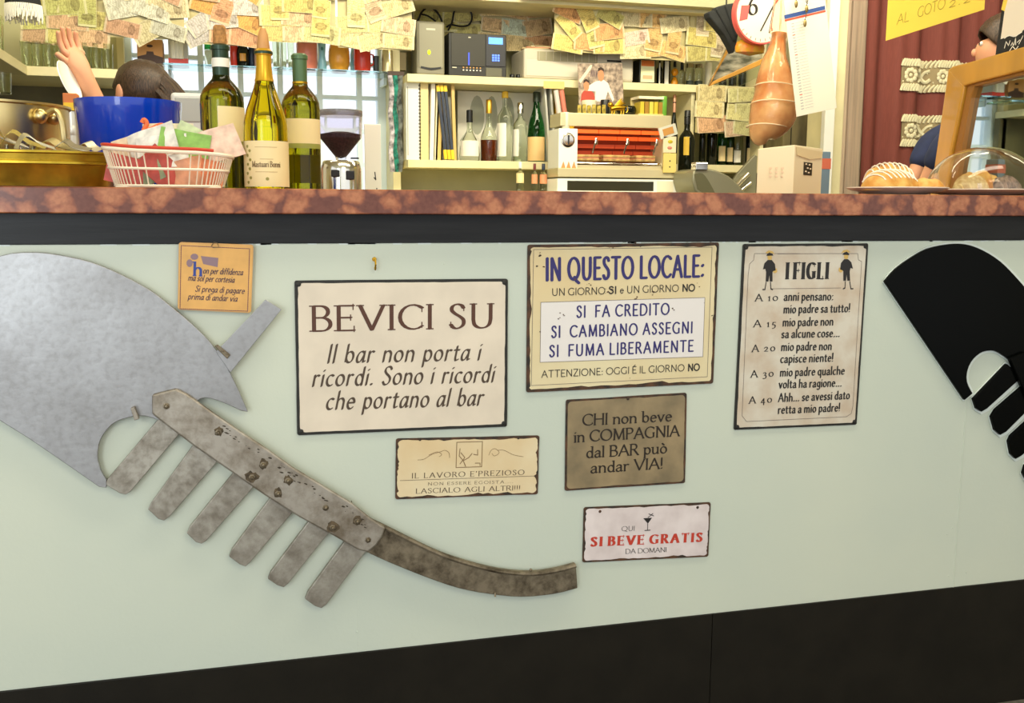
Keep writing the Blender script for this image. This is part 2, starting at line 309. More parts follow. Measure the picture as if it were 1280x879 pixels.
class Ink:
    """flat lettering in the local x,z plane, facing -y"""
    def __init__(s, y=-.0003): s.v = []; s.f = []; s.y = y
    def poly(s, pts):
        n = len(s.v); y = s.y-4e-6*(len(s.f) % 50); s.v += [(p[0], y, p[1]) for p in pts]; s.f.append(tuple(range(n, n+len(pts))))
    def pen(s, pts, a, b=None, ang=0):
        b = b or a; c, q = math.cos(ang), math.sin(ang); nib = []
        for i in range(8):
            w = 2*PI*i/8+.39; x, y = a*math.cos(w), b*math.sin(w); nib.append((x*c-y*q, x*q+y*c))
        for p, r in zip(pts[:-1], pts[1:]):
            h = hull([(p[0]+u, p[1]+v) for u, v in nib]+[(r[0]+u, r[1]+v) for u, v in nib])
            if len(h) > 2: s.poly(h)
    def text(s, txt, a, b, h, thick=.06, thin=.03, ang=.35, serif=0, slant=0, gap=.16, space=.34, italic=False, sizes=None):
        """fit txt on the base line a -> b (local x,z), capital height h"""
        A = Vector(a); B = Vector(b); D = (B-A); Lw = D.length; u = D/Lw; nrm = Vector((-u.y, u.x))
        tot = 0; adv = []
        for i, ch in enumerate(txt):
            k = 1 if not sizes or sizes[i] == '1' else .78
            w = (space if ch == ' ' else G[ITALIC.get(ch, ch) if italic else ch][0])*k
            adv.append((tot, w, k)); tot += w+(gap*k if ch != ' ' else 0)
        tot -= gap; sx = Lw/tot
        for (x0, w, k), ch in zip(adv, txt):
            if ch == ' ': continue
            _, st, hs, vs = G[ITALIC.get(ch, ch) if italic else ch]
            def T(p):
                lx = (x0+p[0]*k)*sx; lz = p[1]*h*k; lx += slant*lz
                q = A+u*lx+nrm*lz; return (q.x, q.y)
            for s_ in st:
                if s_[0] == 'L': pts = s_[1]
                elif s_[0] == 'C': pts = cat(s_[1], 4)
                else:
                    cx, cy, rx, ry, a0, a1 = s_[1]; m = max(6, int(abs(a1-a0)/18))
                    pts = [(cx+rx*math.cos(R(a0+(a1-a0)*i/m)), cy+ry*math.sin(R(a0+(a1-a0)*i/m))) for i in range(m+1)]
                s.pen([T(p) for p in pts], thick*h, thin*h, ang)
            if serif:
                for p in hs: q = T(p); d = serif*h; s.pen([(q[0]-u.x*d, q[1]-u.y*d), (q[0]+u.x*d, q[1]+u.y*d)], thin*h*.8)
                for p in vs: q = T(p); d = serif*h*.75; s.pen([(q[0]-nrm.x*d, q[1]-nrm.y*d), (q[0]+nrm.x*d, q[1]+nrm.y*d)], thin*h*.8)
    def line(s, a, b, w): s.pen([a, b], w)
    def build(s, name, mat, parent, loc=(0,0,0)):
        me = bpy.data.meshes.new(name); me.from_pydata(s.v, [], s.f); me.update(); me.materials.append(mat)
        o = bpy.data.objects.new(name, me); COL.objects.link(o); o.parent = parent; o.location = loc; return o

# ================================================================== LARGE STRUCTURE
ZT = P(640, 238.5, -.03).z; ZM = P(640, 268.4, -.03).z; ZS = P(640, 303.2, 0).z; ZP = P(640, 794.5, 0).z
XL, XR, YB = -2.6, 5.0, 3.05
def sbox(name, m, x0, y0, z0, x1, y1, z1, bevel=0, parent=None, loc=None):
    c = Vector(((x0+x1)/2, (y0+y1)/2, z0)); mb = MB().box(x0-c.x, y0-c.y, 0, x1-c.x, y1-c.y, z1-z0)
    return struct(mb.build(name, m, loc=c, bevel=bevel))
sbox('floor', M_FLOOR, XL, -4, -.08, XR, YB+.12, 0)
sbox('ceiling', M_CEIL, XL, -4, 2.75, XR, YB+.12, 2.85)
sbox('wall_left', M_CREAM, XL-.12, -.4, 0, XL, YB+.12, 2.75)
sbox('wall_right', M_CREAM, XR, -4, 0, XR+.12, YB+.12, 2.75)
# back wall around the window opening
wx0 = P(150, 100, YB).x; wx1 = P(486, 100, YB).x; wz0 = .55; wz1 = 2.6
mb = MB().box(XL, YB, 0, wx0, YB+.12, 2.75).box(wx1, YB, 0, XR, YB+.12, 2.75).box(wx0, YB, 0, wx1, YB+.12, wz0).box(wx0, YB, wz1, wx1, YB+.12, 2.75)
struct(mb.build('wall_back', M_BACKWALL, clean=False))
# window: frame, glazing bars, panes as single pieces
win = bpy.data.objects.new('window_1', None); COL.objects.link(win); win.location = ((wx0+wx1)/2, YB+.05, wz0); struct(win)
def wl(x): return x-(wx0+wx1)/2
MB().box(wl(wx0), -.04, 0, wl(wx0)+.05, .04, wz1-wz0).box(wl(wx1)-.05, -.04, 0, wl(wx1), .04, wz1-wz0).box(wl(wx0), -.04, 0, wl(wx1), .04, .05).box(wl(wx0), -.04, wz1-wz0-.05, wl(wx1), .04, wz1-wz0).build('frame', M_BLUEGREY, win)
vb = [P(x, 140, YB+.05).x for x in (204, 253, 302, 351, 400, 449)]
hb = [P(420, y, YB+.05).z-wz0 for y in (206, 164, 122, 80, 38, -4)]
for x in vb: MB().box(wl(x)-.012, -.022, .05, wl(x)+.012, .022, wz1-wz0-.05).build('glazing_bar', M_BLUEGREY, win)
for z in hb: MB().box(wl(wx0)+.05, -.02, z-.009, wl(wx1)-.05, .02, z+.009).build('glazing_bar', M_BLUEGREY, win)
M_PANE = mat('frosted_pane', (250, 253, 255), .35, trans=1, ior=1.12)
gx = [wx0+.05]+vb+[wx1-.05]; gz = sorted([.05]+hb+[wz1-wz0-.05])
for i in range(len(gx)-1):
    for j in range(len(gz)-1):
        MB().box(wl(gx[i])+.008, .004, gz[j]+.006, wl(gx[i+1])-.008, .008, gz[j+1]-.006).build('pane', M_PANE, win)

# ------------------------------------------------------------------ the bar counter
CX0, CX1 = -2.1, 3.4
ctr = thing('bar_counter', (.6, .26, 0), 'long bar counter with a mint painted front, black trim and plinth', 'counter')
def cbox(name, m, x0, y0, z0, x1, y1, z1, bevel=0, **k):
    mb = MB().box(x0-.6, y0-.26, z0, x1-.6, y1-.26, z1); return mb.build(name, m, ctr, bevel=bevel)
xj = P(1201, 600, 0).x; xj2 = P(446, 700, 0).x
o = cbox('front_panel', M_PAINT, CX0, 0, ZP, xj-.0006, .03, ZS, bevel=.0008)
o = cbox('front_panel', M_PAINT, xj+.0006, 0.0004, ZP, CX1, .03, ZS, bevel=.0008)
o['label'] = 'mint panel to the right of the vertical joint'
cbox('plinth', M_PLINTH, CX0, -.003, 0, P(889, 800, 0).x-.0006, .03, ZP, bevel=.001)
cbox('plinth', M_PLINTH, P(889, 800, 0).x+.0006, -.003, 0, CX1, .03, ZP, bevel=.001)
cbox('black_top_rail', M_BLACKTRIM, CX0, -.003, ZS, CX1, .03, ZM, bevel=.001)
o = cbox('carcass', M_DARKWOOD, CX0, .03, 0, CX1, .88, ZM-.002)
mb = MB().box(CX0-.6, -.03-.26, ZM, CX1-.6, .92-.26, ZT)
o = mb.build('marble_top', M_MARBLE, ctr, bevel=.002)
# hairline drips and fillets of paint along joints
rnd = random.Random(3)
mb = MB()
for i in range(60):
    x = rnd.uniform(-.5, 1.8); mb.box(x-.6, -.0005-.26, ZS-.0015-rnd.random()*.0015, x-.6+rnd.uniform(.004,.03), 0.002-.26, ZS+.0006)
mb.build('paint_edge', M_RIM, ctr)['kind'] = 'stuff'
for (px, py) in ((1191, 660), (1184, 668), (1186, 720), (1208, 716), (555, 330), (446, 790)):
    p = P(px, py, 0); MB().sphere((p.x-.6, -.26, p.z), .0018, 6, sc=(1,.4,1)).build('nail_head', M_PAINT, ctr)
# vertical seam bead in the paint
mb = MB(); p0 = P(1203, 560, 0); p1 = P(1197, 731, 0); mb.tube([(xj-.6, -.26, z) for z in (ZS, p0.z, p1.z, ZP)], .0011, 6); mb.build('joint_bead', M_PAINT, ctr)
mb = MB(); mb.tube([(xj2-.6, -.2597, z) for z in (ZP, P(446, 690, 0).z)], .0006, 5); mb.build('joint_bead', M_PAINT, ctr)
# small brass hook
p = P(468, 330, 0); h = thing('brass_hook', p, 'small brass hook screwed into the mint front above the largest cream sign', 'hook')
MB().tube([(0, 0, .008), (0, -.012, .009), (0, -.016, 0), (0, -.011, -.009), (0, -.005, -.006)], .0016, 8).build('hook', M_GOLD, h, smooth=True)
MB().lathe([(0,0),(.004,0),(.003,.002),(0,.002)], 12, Matrix.Translation((0,0,.008)) @ Matrix.Rotation(PI/2, 4, 'X')).build('rose', M_GOLD, h)

# ================================================================== FERRO (gondola prow iron) on the counter front
YW = -.012
def wallpoly(pts, org, Y):      # photograph outline -> real outline on the plane Y of the counter front
    return [((P(x, y, Y)-org).x, (P(x, y, Y)-org).z) for x, y in pts]
def plate(name, m, pts, parent, org, y0, y1, bevel=.0012, smooth_pts=0):
    if smooth_pts: pts = cat(pts, smooth_pts)
    poly = wallpoly(pts, org, y0)
    return MB().prism(poly, y1-y0).build(name, m, parent, loc=(0, y0-org.y, 0), bevel=bevel)
org = P(200, 560, 0)
fe = thing('gondola_prow_iron', org, 'large worn silvery metal gondola prow iron fixed to the mint counter front', 'prow iron')
arc = cat([(-138,440),(-110,392),(-60,346),(0,320),(41,315.5),(75,319),(113,327.5),(150,342.5),(188,363),(210,380),(233,399),(255,419.5),(268,434.5),(280,450),(288,467),(300,492)], 3)
hole = cat([(197,525),(180,520),(161,522),(141,530),(126,549),(122,570),(126,588),(133,600)], 3)
blade = arc+[(310,515),(303,514)]+cat([(300,513),(285,506),(263,498),(250,499),(235,512),(215,528)],2)+hole+[(133,610),(124,609),(75,575),(37,549),(0,526)]
plate('blade', M_BLADE, blade, fe, org, -.018, -.008, .0009)
plate('stub_arm', M_BLADE, [(270,440),(332,374.5),(352,387),(288,466)], fe, org, -.0215, -.0182, .0006)['label'] = 'short straight arm pointing up to the right'
plate('clamp', M_BOLT, [(268,433),(272,431),(288,444),(284,449)], fe, org, -.026, -.0205, .001)
plate('peg', M_BAR, [(163,511),(168,509),(174,524),(168,526)], fe, org, -.030, -.018, .001)
teeth = [[(132,606),(134,600),(205,516),(236,530),(222,545),(163,615),(157,618.5),(150,617)],
 [(185,637),(189,629),(250,545),(278,568),(267.5,582),(212,646),(205,651),(198,649)],
 [(233.6,667),(237,659),(297,585),(322,602),(313,613.5),(258,676),(252,680),(245,678)],
 [(286.5,696),(290,687),(345,613),(374,632),(363.5,643.5),(312,704),(307,708.5),(300,706)],
 [(335,724),(338,716),(392,644),(418,660),(406.5,672),(360,730),(354.6,734.5),(347,732)],
 [(381.5,749),(385,740),(436,670),(466,682),(454.5,693),(408,756),(402,760.5),(394,758)]]
for t in teeth: plate('tooth', M_TOOTH, t, fe, org, -.017, -.007, .0009)
curve_top = cat([(440,627),(448,641),(480,657),(514,674),(549,690.5),(586,703),(626,712.5),(666,715.5),(697.5,711),(720,705)], 3)
curve_bot = cat([(722,735.5),(692,743),(652,746.5),(612.5,743),(573,735.5),(533,722),(493,706),(464,693),(430,675)], 3)
plate('curved_tail', M_CURVE, curve_top+curve_bot, fe, org, -.018, -.006, .003)
# raised ridge along the tail's upper edge
mb = MB(); rp = [P(x, y+2.5, -.018)-org for x, y in curve_top[3:]]; mb.tube([(p.x, -.0165, p.z) for p in rp], .0042, 8); mb.build('tail_ridge', M_CURVE, fe, smooth=True)
bar = [(190,493.5),(220.6,486),(236,494),(268,517),(296,536),(335,562),(367,585),(402,606),(440,629),(462,647),(482,660),(478,672),(470,683),(460,691),(448,688),(420,672),(374,647),(332,620.5),(289,590.5),(243.5,559),(205,530),(190,518)]
plate('fork_bar', M_BAR, bar, fe, org, -.026, -.0175, .0032)
bolts = [(208,507.6),(273,540.5),(329,581),(315,596.6),(360,601),(347.6,617),(407,634.7),(415.7,659.4),(446.5,652),(460,675)]
rnd = random.Random(5)
for i, (x, y) in enumerate(bolts):
    p = P(x, y, -.026)-org; r = .0036
    M = Matrix.Translation((p.x, -.0262-(org.y), p.z)) @ Matrix.Rotation(PI/2, 4, 'X') @ Matrix.Rotation(rnd.random(), 4, 'Z')
    o = MB().lathe([(0,0),(r*1.5,0),(r*1.5,.0015),(r,.0018),(r*.95,.0045),(r*.6,.0062),(0,.0066)], 6 if i%2 else 12, M).build('bolt', M_BOLT, fe)
    if i in (1, 2, 3, 4, 5, 7, 8):          # rust stain around the bolt
        q = Ink(-.02635); k = 14; q.poly([(p.x+(.0065+.0045*rnd.random())*math.cos(2*PI*j/k)*(1.3 if i in (3,7) else .85), p.z+.001+(.006+.0055*rnd.random())*math.sin(2*PI*j/k)) for j in range(k)])
        q.build('rust_stain', M_RUSTPATCH, fe, (0, 0, 0))
# dark pits along the bar's upper edge
q = Ink(-.0264)
for i in range(46):
    t = rnd.random(); t = .3+.7*t; k = t*8; j = int(min(7, k)); a = bar[1+j]; b_ = bar[2+j]; fr = k-j
    x = a[0]+(b_[0]-a[0])*fr; y = a[1]+(b_[1]-a[1])*fr+rnd.uniform(7, 17); p = P(x, y, -.026)-org; s = rnd.uniform(.0007, .0024)
    q.poly([(p.x+s*(1+rnd.random())*math.cos(2*PI*m_/7), p.z+s*(.4+rnd.random()*.5)*math.sin(2*PI*m_/7)-(s*math.cos(2*PI*m_/7))*.5) for m_ in range(7)])
q.build('pit_marks', mat('pit_dark', (62, 52, 40), .8), fe)
p = P(618, 741, -.018)-org
MB().tube([(p.x, -.004, p.z), (p.x, -.022, p.z), (p.x, -.024, p.z-.006)], .0018, 8).build('nail', M_BOLT, fe, smooth=True)
p = P(663, 712, -.018)-org
MB().sphere((p.x, -.021, p.z), .003, 6).build('rivet', M_BOLT, fe)

# ------------------------------------------------------------------ black ferro on the right
org = P(1220, 420, 0)
bf = thing('gondola_prow_iron', org, 'black lacquered gondola prow iron cut off by the right edge', 'prow iron')
M = cat([(1106,352),(1120,336.5),(1140,322),(1160,311),(1186,305.5),(1207.5,305.5),(1229,313),(1251,327),(1269.5,345.6),(1285,364),(1318,410),(1340,450),(1362,500)], 3)
bl = M+[(1350,520),(1330,500),(1300,472),(1282,470),(1268,455)]+cat([(1258,447),(1244,439),(1229,440),(1217,449),(1210,462),(1209,477),(1216,492)], 3)+[(1206,500.4)]
def grow(pts, d):
    n = len(pts); cx = sum(p[0] for p in pts)/n; cy = sum(p[1] for p in pts)/n; out = []
    for i in range(n):
        a = pts[i-1]; b = pts[(i+1)%n]; tx, ty = b[0]-a[0], b[1]-a[1]; L = math.hypot(tx, ty) or 1; out.append((pts[i][0]+ty/L*d, pts[i][1]-tx/L*d))
    return out
def grow_l(pts, d):      # same, in metres, in the wall plane
    return grow(pts, d)
plate('blade', M_FERROBLK, bl, bf, org, -.010, -.003, .0012)
plate('painted_rim', M_RIM, grow(bl, 2.4), bf, org, -.0034, -.0003, .0006)
for t in ([(1217,499),(1259,455),(1272,466),(1275,474),(1234,511),(1227,515),(1221,511)],
          [(1239.4,521),(1245,512),(1290,473),(1300,498),(1258,540),(1250.7,544),(1244,538)],
          [(1261,552),(1264,545),(1300,512),(1318,536),(1277,570),(1270,574),(1264,568)],
          [(1279,592),(1282,582),(1326,546),(1344,566),(1300,604),(1290,612)]):
    plate('tooth', M_FERROBLK, t, bf, org, -.011, -.003, .0012)
    plate('painted_rim', M_RIM, grow(t, 3.4), bf, org, -.0034, -.0003, .0006)
plate('fork_bar', M_FERROBLK, [(1262,448),(1282,440),(1330,486),(1380,560),(1362,590),(1320,545),(1285,500)], bf, org, -.018, -.008, .002)

# ================================================================== SIGNS
def quadlocal(c, org, u, nrm, Y):
    out = []
    for x, y in c:
        d = P(x, y, Y)-org; out.append((d.dot(u), d.dot(nrm)))
    return out
def roughquad(q, inset, jag, rc, rnd, n=26):
    """outline of the enamel: the quad shrunk by inset, corners rounded, edge eaten by rust"""
    cx = sum(p[0] for p in q)/4; cz = sum(p[1] for p in q)/4; ins = []
    for i in range(4):
        a = Vector(q[i-1]); b = Vector(q[i]); c = Vector(q[(i+1)%4]); u1 = (a-b).normalized(); u2 = (c-b).normalized(); ins.append(b+(u1+u2)*inset)
    out = []
    for i in range(4):
        a = ins[i]; b = ins[(i+1)%4]; d = (b-a).normalized(); L = (b-a).length; nm = Vector((-d.y, d.x))
        if (Vector((cx, cz))-a).dot(nm) < 0: nm = -nm
        w = 0
        for k in range(n+1):
            s = rc+(L-2*rc)*k/n; w = w*.55+max(0, rnd.gauss(0, jag)); out.append(a+d*s+nm*w)
        e = (ins[(i+2)%4]-b).normalized(); p0 = b-d*rc; p2 = b+e*rc; 
        for k in (1, 2, 3):
            t = k/4; out.append(p0*(1-t)**2+b*(.7*2*t*(1-t))+(p0+p2)*.5*(.3*2*t*(1-t))+p2*t*t)
    return [(v.x, v.y) for v in out]
def sign(label, corners, platec, facec, inset=.004, jag=.0006, rc=.004, th=.0025, seed=1, facename='enamel_face', gapw=.001, name='metal_sign', cat_='sign'):
    Yf = -(gapw+th); cc = [P(x, y, Yf) for x, y in corners]; org = sum(cc, Vector())/4; org.y = -gapw
    u = ((cc[1]-cc[0])+(cc[2]-cc[3])).normalized(); u.y = 0; u.normalize(); nrm = Vector((-u.z, 0, u.x))
    rt = thing(name, org, label, cat_); rt.rotation_euler = (0, -math.atan2(u.z, u.x), 0)
    q = quadlocal(corners, org, u, nrm, Yf); rnd = random.Random(seed)
    MB().prism(roughquad(q, 0, 0 if jag < .0002 else .00025, .004, rnd, 12), th).build('plate', platec, rt, loc=(0, -th, 0))
    MB().prism(roughquad(q, inset, jag, rc, rnd), .0006).build(facename, facec, rt, loc=(0, -th-.0005, 0))
    yl = -th-.0005
    def tl(x, y):
        d = P(x, y, Yf-.0005)-org; return (d.dot(u), d.dot(nrm))
    def px(x, y): return S(x, y, Yf)
    return rt, tl, px, yl, q
def screws(rt, q, yl, ins, m, r=.004, which=(0,1,2,3)):
    for i in which:
        a = Vector(q[i-1]); b = Vector(q[i]); c = Vector(q[(i+1)%4]); p = b+((a-b).normalized()+(c-b).normalized())*ins
        M = Matrix.Translation((p.x, yl, p.y)) @ Matrix.Rotation(PI/2, 4, 'X')
        MB().lathe([(0,0),(r,0),(r*.9,.0012),(r*.5,.0018),(0,.0018)], 12, M).box(-r*.7,-r*.12,.0015,r*.7,r*.12,.0022, M).build('screw', m, rt)
M_RUSTP = mat('rusted_sheet', (40, 34, 28), .6, noise=.45, nscale=45, col2=(92, 60, 38))
M_DARKP = mat('dark_rim_sheet', (40, 38, 32), .5, noise=.3, nscale=60)
M_ENAM = mat('cream_enamel', (226, 212, 192), .32, noise=.05, nscale=14)
M_ENAM2 = mat('aged_yellow_enamel', (222, 209, 170), .34, noise=.12, nscale=5, col2=(214, 192, 146))
M_ENAM3 = mat('ivory_enamel', (226, 211, 176), .36, noise=.1, nscale=7, col2=(216, 190, 146))
M_ENAM4 = mat('greyish_ivory_enamel', (212, 204, 188), .34, noise=.1, nscale=18, col2=(196, 178, 156))
M_ENAM5 = mat('pinkish_white_enamel', (226, 214, 212), .34, noise=.08, nscale=22, col2=(208, 194, 192))
M_BRONZE = mat('bronze_plate_face', (158, 138, 104), .45, .1, noise=.2, nscale=16, col2=(124, 110, 84))
M_INKBR = mat('brown_print', (84, 50, 34), .45); M_INKGR = mat('dark_brown_print', (78, 62, 48), .45)
M_NAVY = mat('navy_print', (48, 42, 104), .45); M_INKBK = mat('black_print', (34, 30, 28), .45); M_RED = mat('red_print', (190, 62, 44), .45)
M_GREYLN = mat('grey_line_print', (120, 108, 100), .5); M_PANEL = mat('white_panel_print', (226, 220, 216), .38)
M_TAN = mat('sepia_print', (128, 100, 66), .5); M_INKCH = mat('etched_print', (40, 30, 20), .5)

# --- BEVICI SU
rt, tl, px, yl, q = sign('largest cream enamel sign, headed BEVICI SU in big brown capitals', [(368,350.5),(635,348.5),(634,533.5),(371.5,544.5)], M_DARKP, M_ENAM, .0048, .0004, .009, seed=2)
ink = Ink(yl-.0003)
ink.text('BEVICI SU', tl(391,414), tl(616,409.5), .0425, .088, .032, .15, serif=.14, gap=.2, space=.4); ink.build('heading', M_INKBR, rt)
ink = Ink(yl-.0003)
for t, a, b_ in (('Il bar non porta i', (409,453.8), (599,450)), ('ricordi. Sono i ricordi', (390,483), (616,477.5)), ('che portano al bar', (407,512), (602,506.6))):
    ink.text(t, tl(*a), tl(*b_), .0315, .078, .030, .62, slant=.2, italic=True, gap=.19, space=.42)
ink.build('lettering', M_INKGR, rt); screws(rt, q, yl, .0065, M_DARKP, .0045)
# --- IN QUESTO LOCALE
rt, tl, px, yl, q = sign('yellowed enamel sign headed IN QUESTO LOCALE, with a rusted dark rim', [(659.5,306),(899,303),(891.5,479.5),(658,491)], M_RUSTP, M_ENAM2, .0046, .0014, .007, seed=4)
ink = Ink(yl-.0002); ink.poly([tl(676,378), tl(881,372), tl(878.5,446), tl(675,453)]); ink.build('white_panel', M_PANEL, rt)
ink = Ink(yl-.0004)
for a, b_ in (((676,378),(881,372)),((881,372),(878.5,446)),((878.5,446),(675,453)),((675,453),(676,378)),((667,312),(890,309)),((890,309),(884,471)),((884,471),(664,482)),((664,482),(667,312))):
    ink.line(tl(*a), tl(*b_), .0005)
ink.build('border_line', M_GREYLN, rt)
ink = Ink(yl-.0005)
ink.text('IN QUESTO LOCALE:', tl(683,350.5), tl(879,345.5), .039, .080, .062, .2, gap=.25, space=.42)
for t, a, b_ in (('SI  FA CREDITO', (721,396.8), (836,393)), ('SI  CAMBIANO ASSEGNI', (689.5,422), (865,416)), ('SI  FUMA LIBERAMENTE', (687,446), (866,439))):
    ink.text(t, tl(*a), tl(*b_), .0205, .082, .066, .2, gap=.3, space=.42)
ink.build('lettering', M_NAVY, rt)
ink = Ink(yl-.0005)
for t, a, b_, k in (('UN GIORNO', (690,369.6), (756,367.6), .06), ('SI', (761,367), (770,366.8), .1), ('e UN GIORNO', (775,366.6), (848,364.4), .06), ('NO', (853,364.2), (868,363.8), .1),
    ('ATTENZIONE: OGGI É IL GIORNO', (677,472), (855,463.8), .06), ('NO', (860,463.6), (874,463), .1)):
    ink.text(t, tl(*a), tl(*b_), .0125, k, k, gap=.17, space=.3)
ink.build('small_lettering', M_INKBK, rt)
rnd = random.Random(8); ink = Ink(yl-.00055)          # chips and scratches
for cx_, cy_, k in ((760,364,6),(765,310,4),(795,306,4),(676,333,2),(671,413,1),(881,377,1),(891,392,2),(790,374,3),(735,355,3),(813,366,4),(870,356,3),(702,392,3),(697,396,2),(840,388,2),(718,347,2),(788,474,1),(676,318,3)):
    for j in range(k):
        x, y = cx_+rnd.uniform(-6,6), cy_+rnd.uniform(-3,3); c = tl(x, y); s = rnd.uniform(.0005,.0016)
        ink.poly([(c[0]+s*(1+rnd.random())*math.cos(2*PI*m_/6), c[1]+s*(.4+rnd.random())*math.sin(2*PI*m_/6)) for m_ in range(6)])
ink.build('chip', M_RUSTP, rt)
# --- I FIGLI
rt, tl, px, yl, q = sign('tall ivory enamel sign headed I FIGLI, with a boy printed on each side', [(929,305),(1085.5,304),(1071,531),(917.5,538)], M_DARKP, M_ENAM4, .0045, .0004, .009, seed=6)
ink = Ink(yl-.0003); ink.text('I FIGLI', tl(983,348.8), tl(1034,348.4), .031, .13, .03, .1, serif=.13, gap=.42, space=.3)
def old(t, a, b_, h=.0165): ink.text(t, tl(*a), tl(*b_), h, .10, .052, .4, gap=.2, space=.3)
for t, a, b_ in (('A 10',(944,376.6),(972,375.8)),('A 15',(942,409),(969.5,408.4)),('A 20',(940,440),(968.5,438.8)),('A 30',(938.5,472),(966.5,470.5)),('A 40',(936.4,504.5),(964.5,503))):
    ink.text(t, tl(*a), tl(*b_), .0135, .095, .045, .2, serif=.13, gap=.28, space=.4)
for t, a, b_ in (('anni pensano:',(980,375.8),(1041,375.2)),('mio padre sa tutto!',(979.5,391.5),(1062,390)),('mio padre non',(978.4,407.8),(1041,406.6)),('sa alcune cose...',(977,422.5),(1049,421)),
    ('mio padre non',(976.5,438.5),(1039,437.3)),('capisce niente!',(975.5,453.6),(1041,451.8)),('mio padre qualche',(975,470.5),(1055,468)),('volta ha ragione...',(973.5,485.3),(1051.5,483)),('Ahh... se avessi dato',(973,502.4),(1061.5,498.6)),('retta a mio padre!',(972.5,517.2),(1049.4,514))): old(t, a, b_)
ink.build('lettering', M_INKBK, rt)
ink = Ink(yl-.0003)
for pts in ([(937,330),(935,345),(927.5,520),(930,523),(933,527),(1058,521),(1064,517),(1066,508),(1077,327),(1073,325),(1072,317),(1035,317)],[(1000,317),(943,317),(942,325),(937,330)],[(966,361),(1051,360)],[(972,317.5),(1035,317)]):
    for a, b_ in zip(pts[:-1], pts[1:]): ink.line(tl(*a), tl(*b_), .0005)
ink.build('border_line', M_GREYLN, rt)
def boy(cx, cy, s, parent):       # small printed boy in dark jacket and breeches
    i1 = Ink(yl-.0005); f = lambda x, y: tl(cx+x*s, cy+y)
    i1.poly([f(-6,-9),(f(-2,-13)),f(3,-13),f(7,-8),f(8,0),f(5,1),f(4,2),f(-4,2),f(-5,-2),f(-8,-1)]); i1.poly([f(-4,2),f(4,2),f(4,14),f(0.6,14),f(0,6),f(-1,14),f(-4.5,14)])
    i1.line(f(-4,15),f(-5.5,24),.0009); i1.line(f(-5.5,24),f(-8,24),.0012); i1.line(f(1.5,15),f(2,23),.0009); i1.line(f(2,23),f(4,24),.0012)
    i1.poly([f(-3,-20),f(0,-22.5),f(4,-20.5),f(5,-18.5),f(-3.5,-18)])
    i1.build('printed_boy', M_INKBK, parent)
    i2 = Ink(yl-.0004); i2.poly([f(-2.5,-18.5),f(3,-18.5),f(3.2,-14.5),f(.5,-12.5),f(-2,-14)]); i2.poly([f(7,-3),f(9.5,-2),f(10,2),f(7,4),f(4.5,2)]); i2.poly([f(-5,-22),f(-1,-25),f(4,-24),f(7,-20),f(4,-21.5),f(-2,-21)])
    i2.build('printed_straw_hat', mat('ochre_print', (206, 170, 96), .5), parent)
boy(961.5, 338, 1, rt); boy(1058, 337, -1, rt); screws(rt, q, yl, .0065, M_DARKP, .0042)
# --- CHI non beve
rt, tl, px, yl, q = sign('bronze coloured sign starting CHI non beve, below the yellowed one', [(707.5,500),(858.5,491),(856.5,604),(706,614)], M_RUSTP, M_BRONZE, .0036, .0004, .007, seed=9, facename='bronze_face')
ink = Ink(yl-.0003)
for t, a, b_ in (('CHI non beve',(728.5,532),(839,526.3)),('in COMPAGNIA',(718,553),(848.5,545)),('dal BAR può',(733,572.5),(833,566.3)),('andar VIA!',(738.5,591.5),(828,585.7))):
    ink.text(t, tl(*a), tl(*b_), .0208, .09, .048, .35, serif=.09, gap=.14, space=.34)
ink.build('lettering', M_INKCH, rt); 
c = tl(785, 498.5); MB().lathe([(0,0),(.003,0),(.002,.0015),(0,.0018)], 10, Matrix.Translation((c[0], yl, c[1])) @ Matrix.Rotation(PI/2,4,'X')).build('nail_head', M_RUSTP, rt)
# --- IL LAVORO
rt, tl, px, yl, q = sign('small ivory sign with burnt edges reading IL LAVORO, a sketch on top', [(495,548.5),(674.5,544.5),(672.5,618),(494,624.5)], M_RUSTP, M_ENAM3, .0026, .0016, .009, seed=12)
ink = Ink(yl-.0003)
ink.text("IL LAVORO E'PREZIOSO", tl(515,598), tl(655,593.4), .0092, .085, .03, .1, serif=.1, gap=.28, space=.5)
ink.text('NON ESSERE EGOISTA....', tl(535,606.8), tl(641,603.8), .0052, .08, .04, .1, serif=.1, gap=.3, space=.5)
ink.text('LASCIALO AGLI ALTRI!!!', tl(520,617), tl(650,612.7), .0088, .085, .03, .1, serif=.1, gap=.2, space=.5)
ink.line(tl(500,600.8), tl(669,595), .0004); ink.build('lettering', M_INKGR, rt)
ink = Ink(yl-.0003)
for pts in ([(571,553),(603,552),(602,583.5),(570,584.5),(571,553)],[(575,561),(574,570),(579,576),(586,572),(590,567)],[(576,566),(581,572),(575,580)],[(579,576),(582,583)],[(597,562),(597,569),(592,568)],[(594,579),(600,579),(600,582)]):
    for a, b_ in zip(pts[:-1], pts[1:]): ink.line(tl(*a), tl(*b_), .0007)
for pts in ([(522,575),(530,574),(540,568),(550,565),(556,563),(561,566),(562,572)],[(536,569),(546,565),(552,568),(549,571)],[(611,569),(614,563),(619,561),(624,566),(618,570),(615,567)],[(622,563),(630,563),(640,568),(648,570),(654,571)]):
    c_ = cat(pts, 4)
    for a, b_ in zip(c_[:-1], c_[1:]): ink.line(tl(*a), tl(*b_), .0004)
ink.build('printed_sketch', M_TAN, rt)
for x, y in ((525,549.5),(648,547.5)):
    c = tl(x, y); MB().lathe([(0,0),(.0028,0),(.002,.0012),(0,.0014)], 10, Matrix.Translation((c[0], yl, c[1])) @ Matrix.Rotation(PI/2,4,'X')).build('nail_head', M_RUSTP, rt)
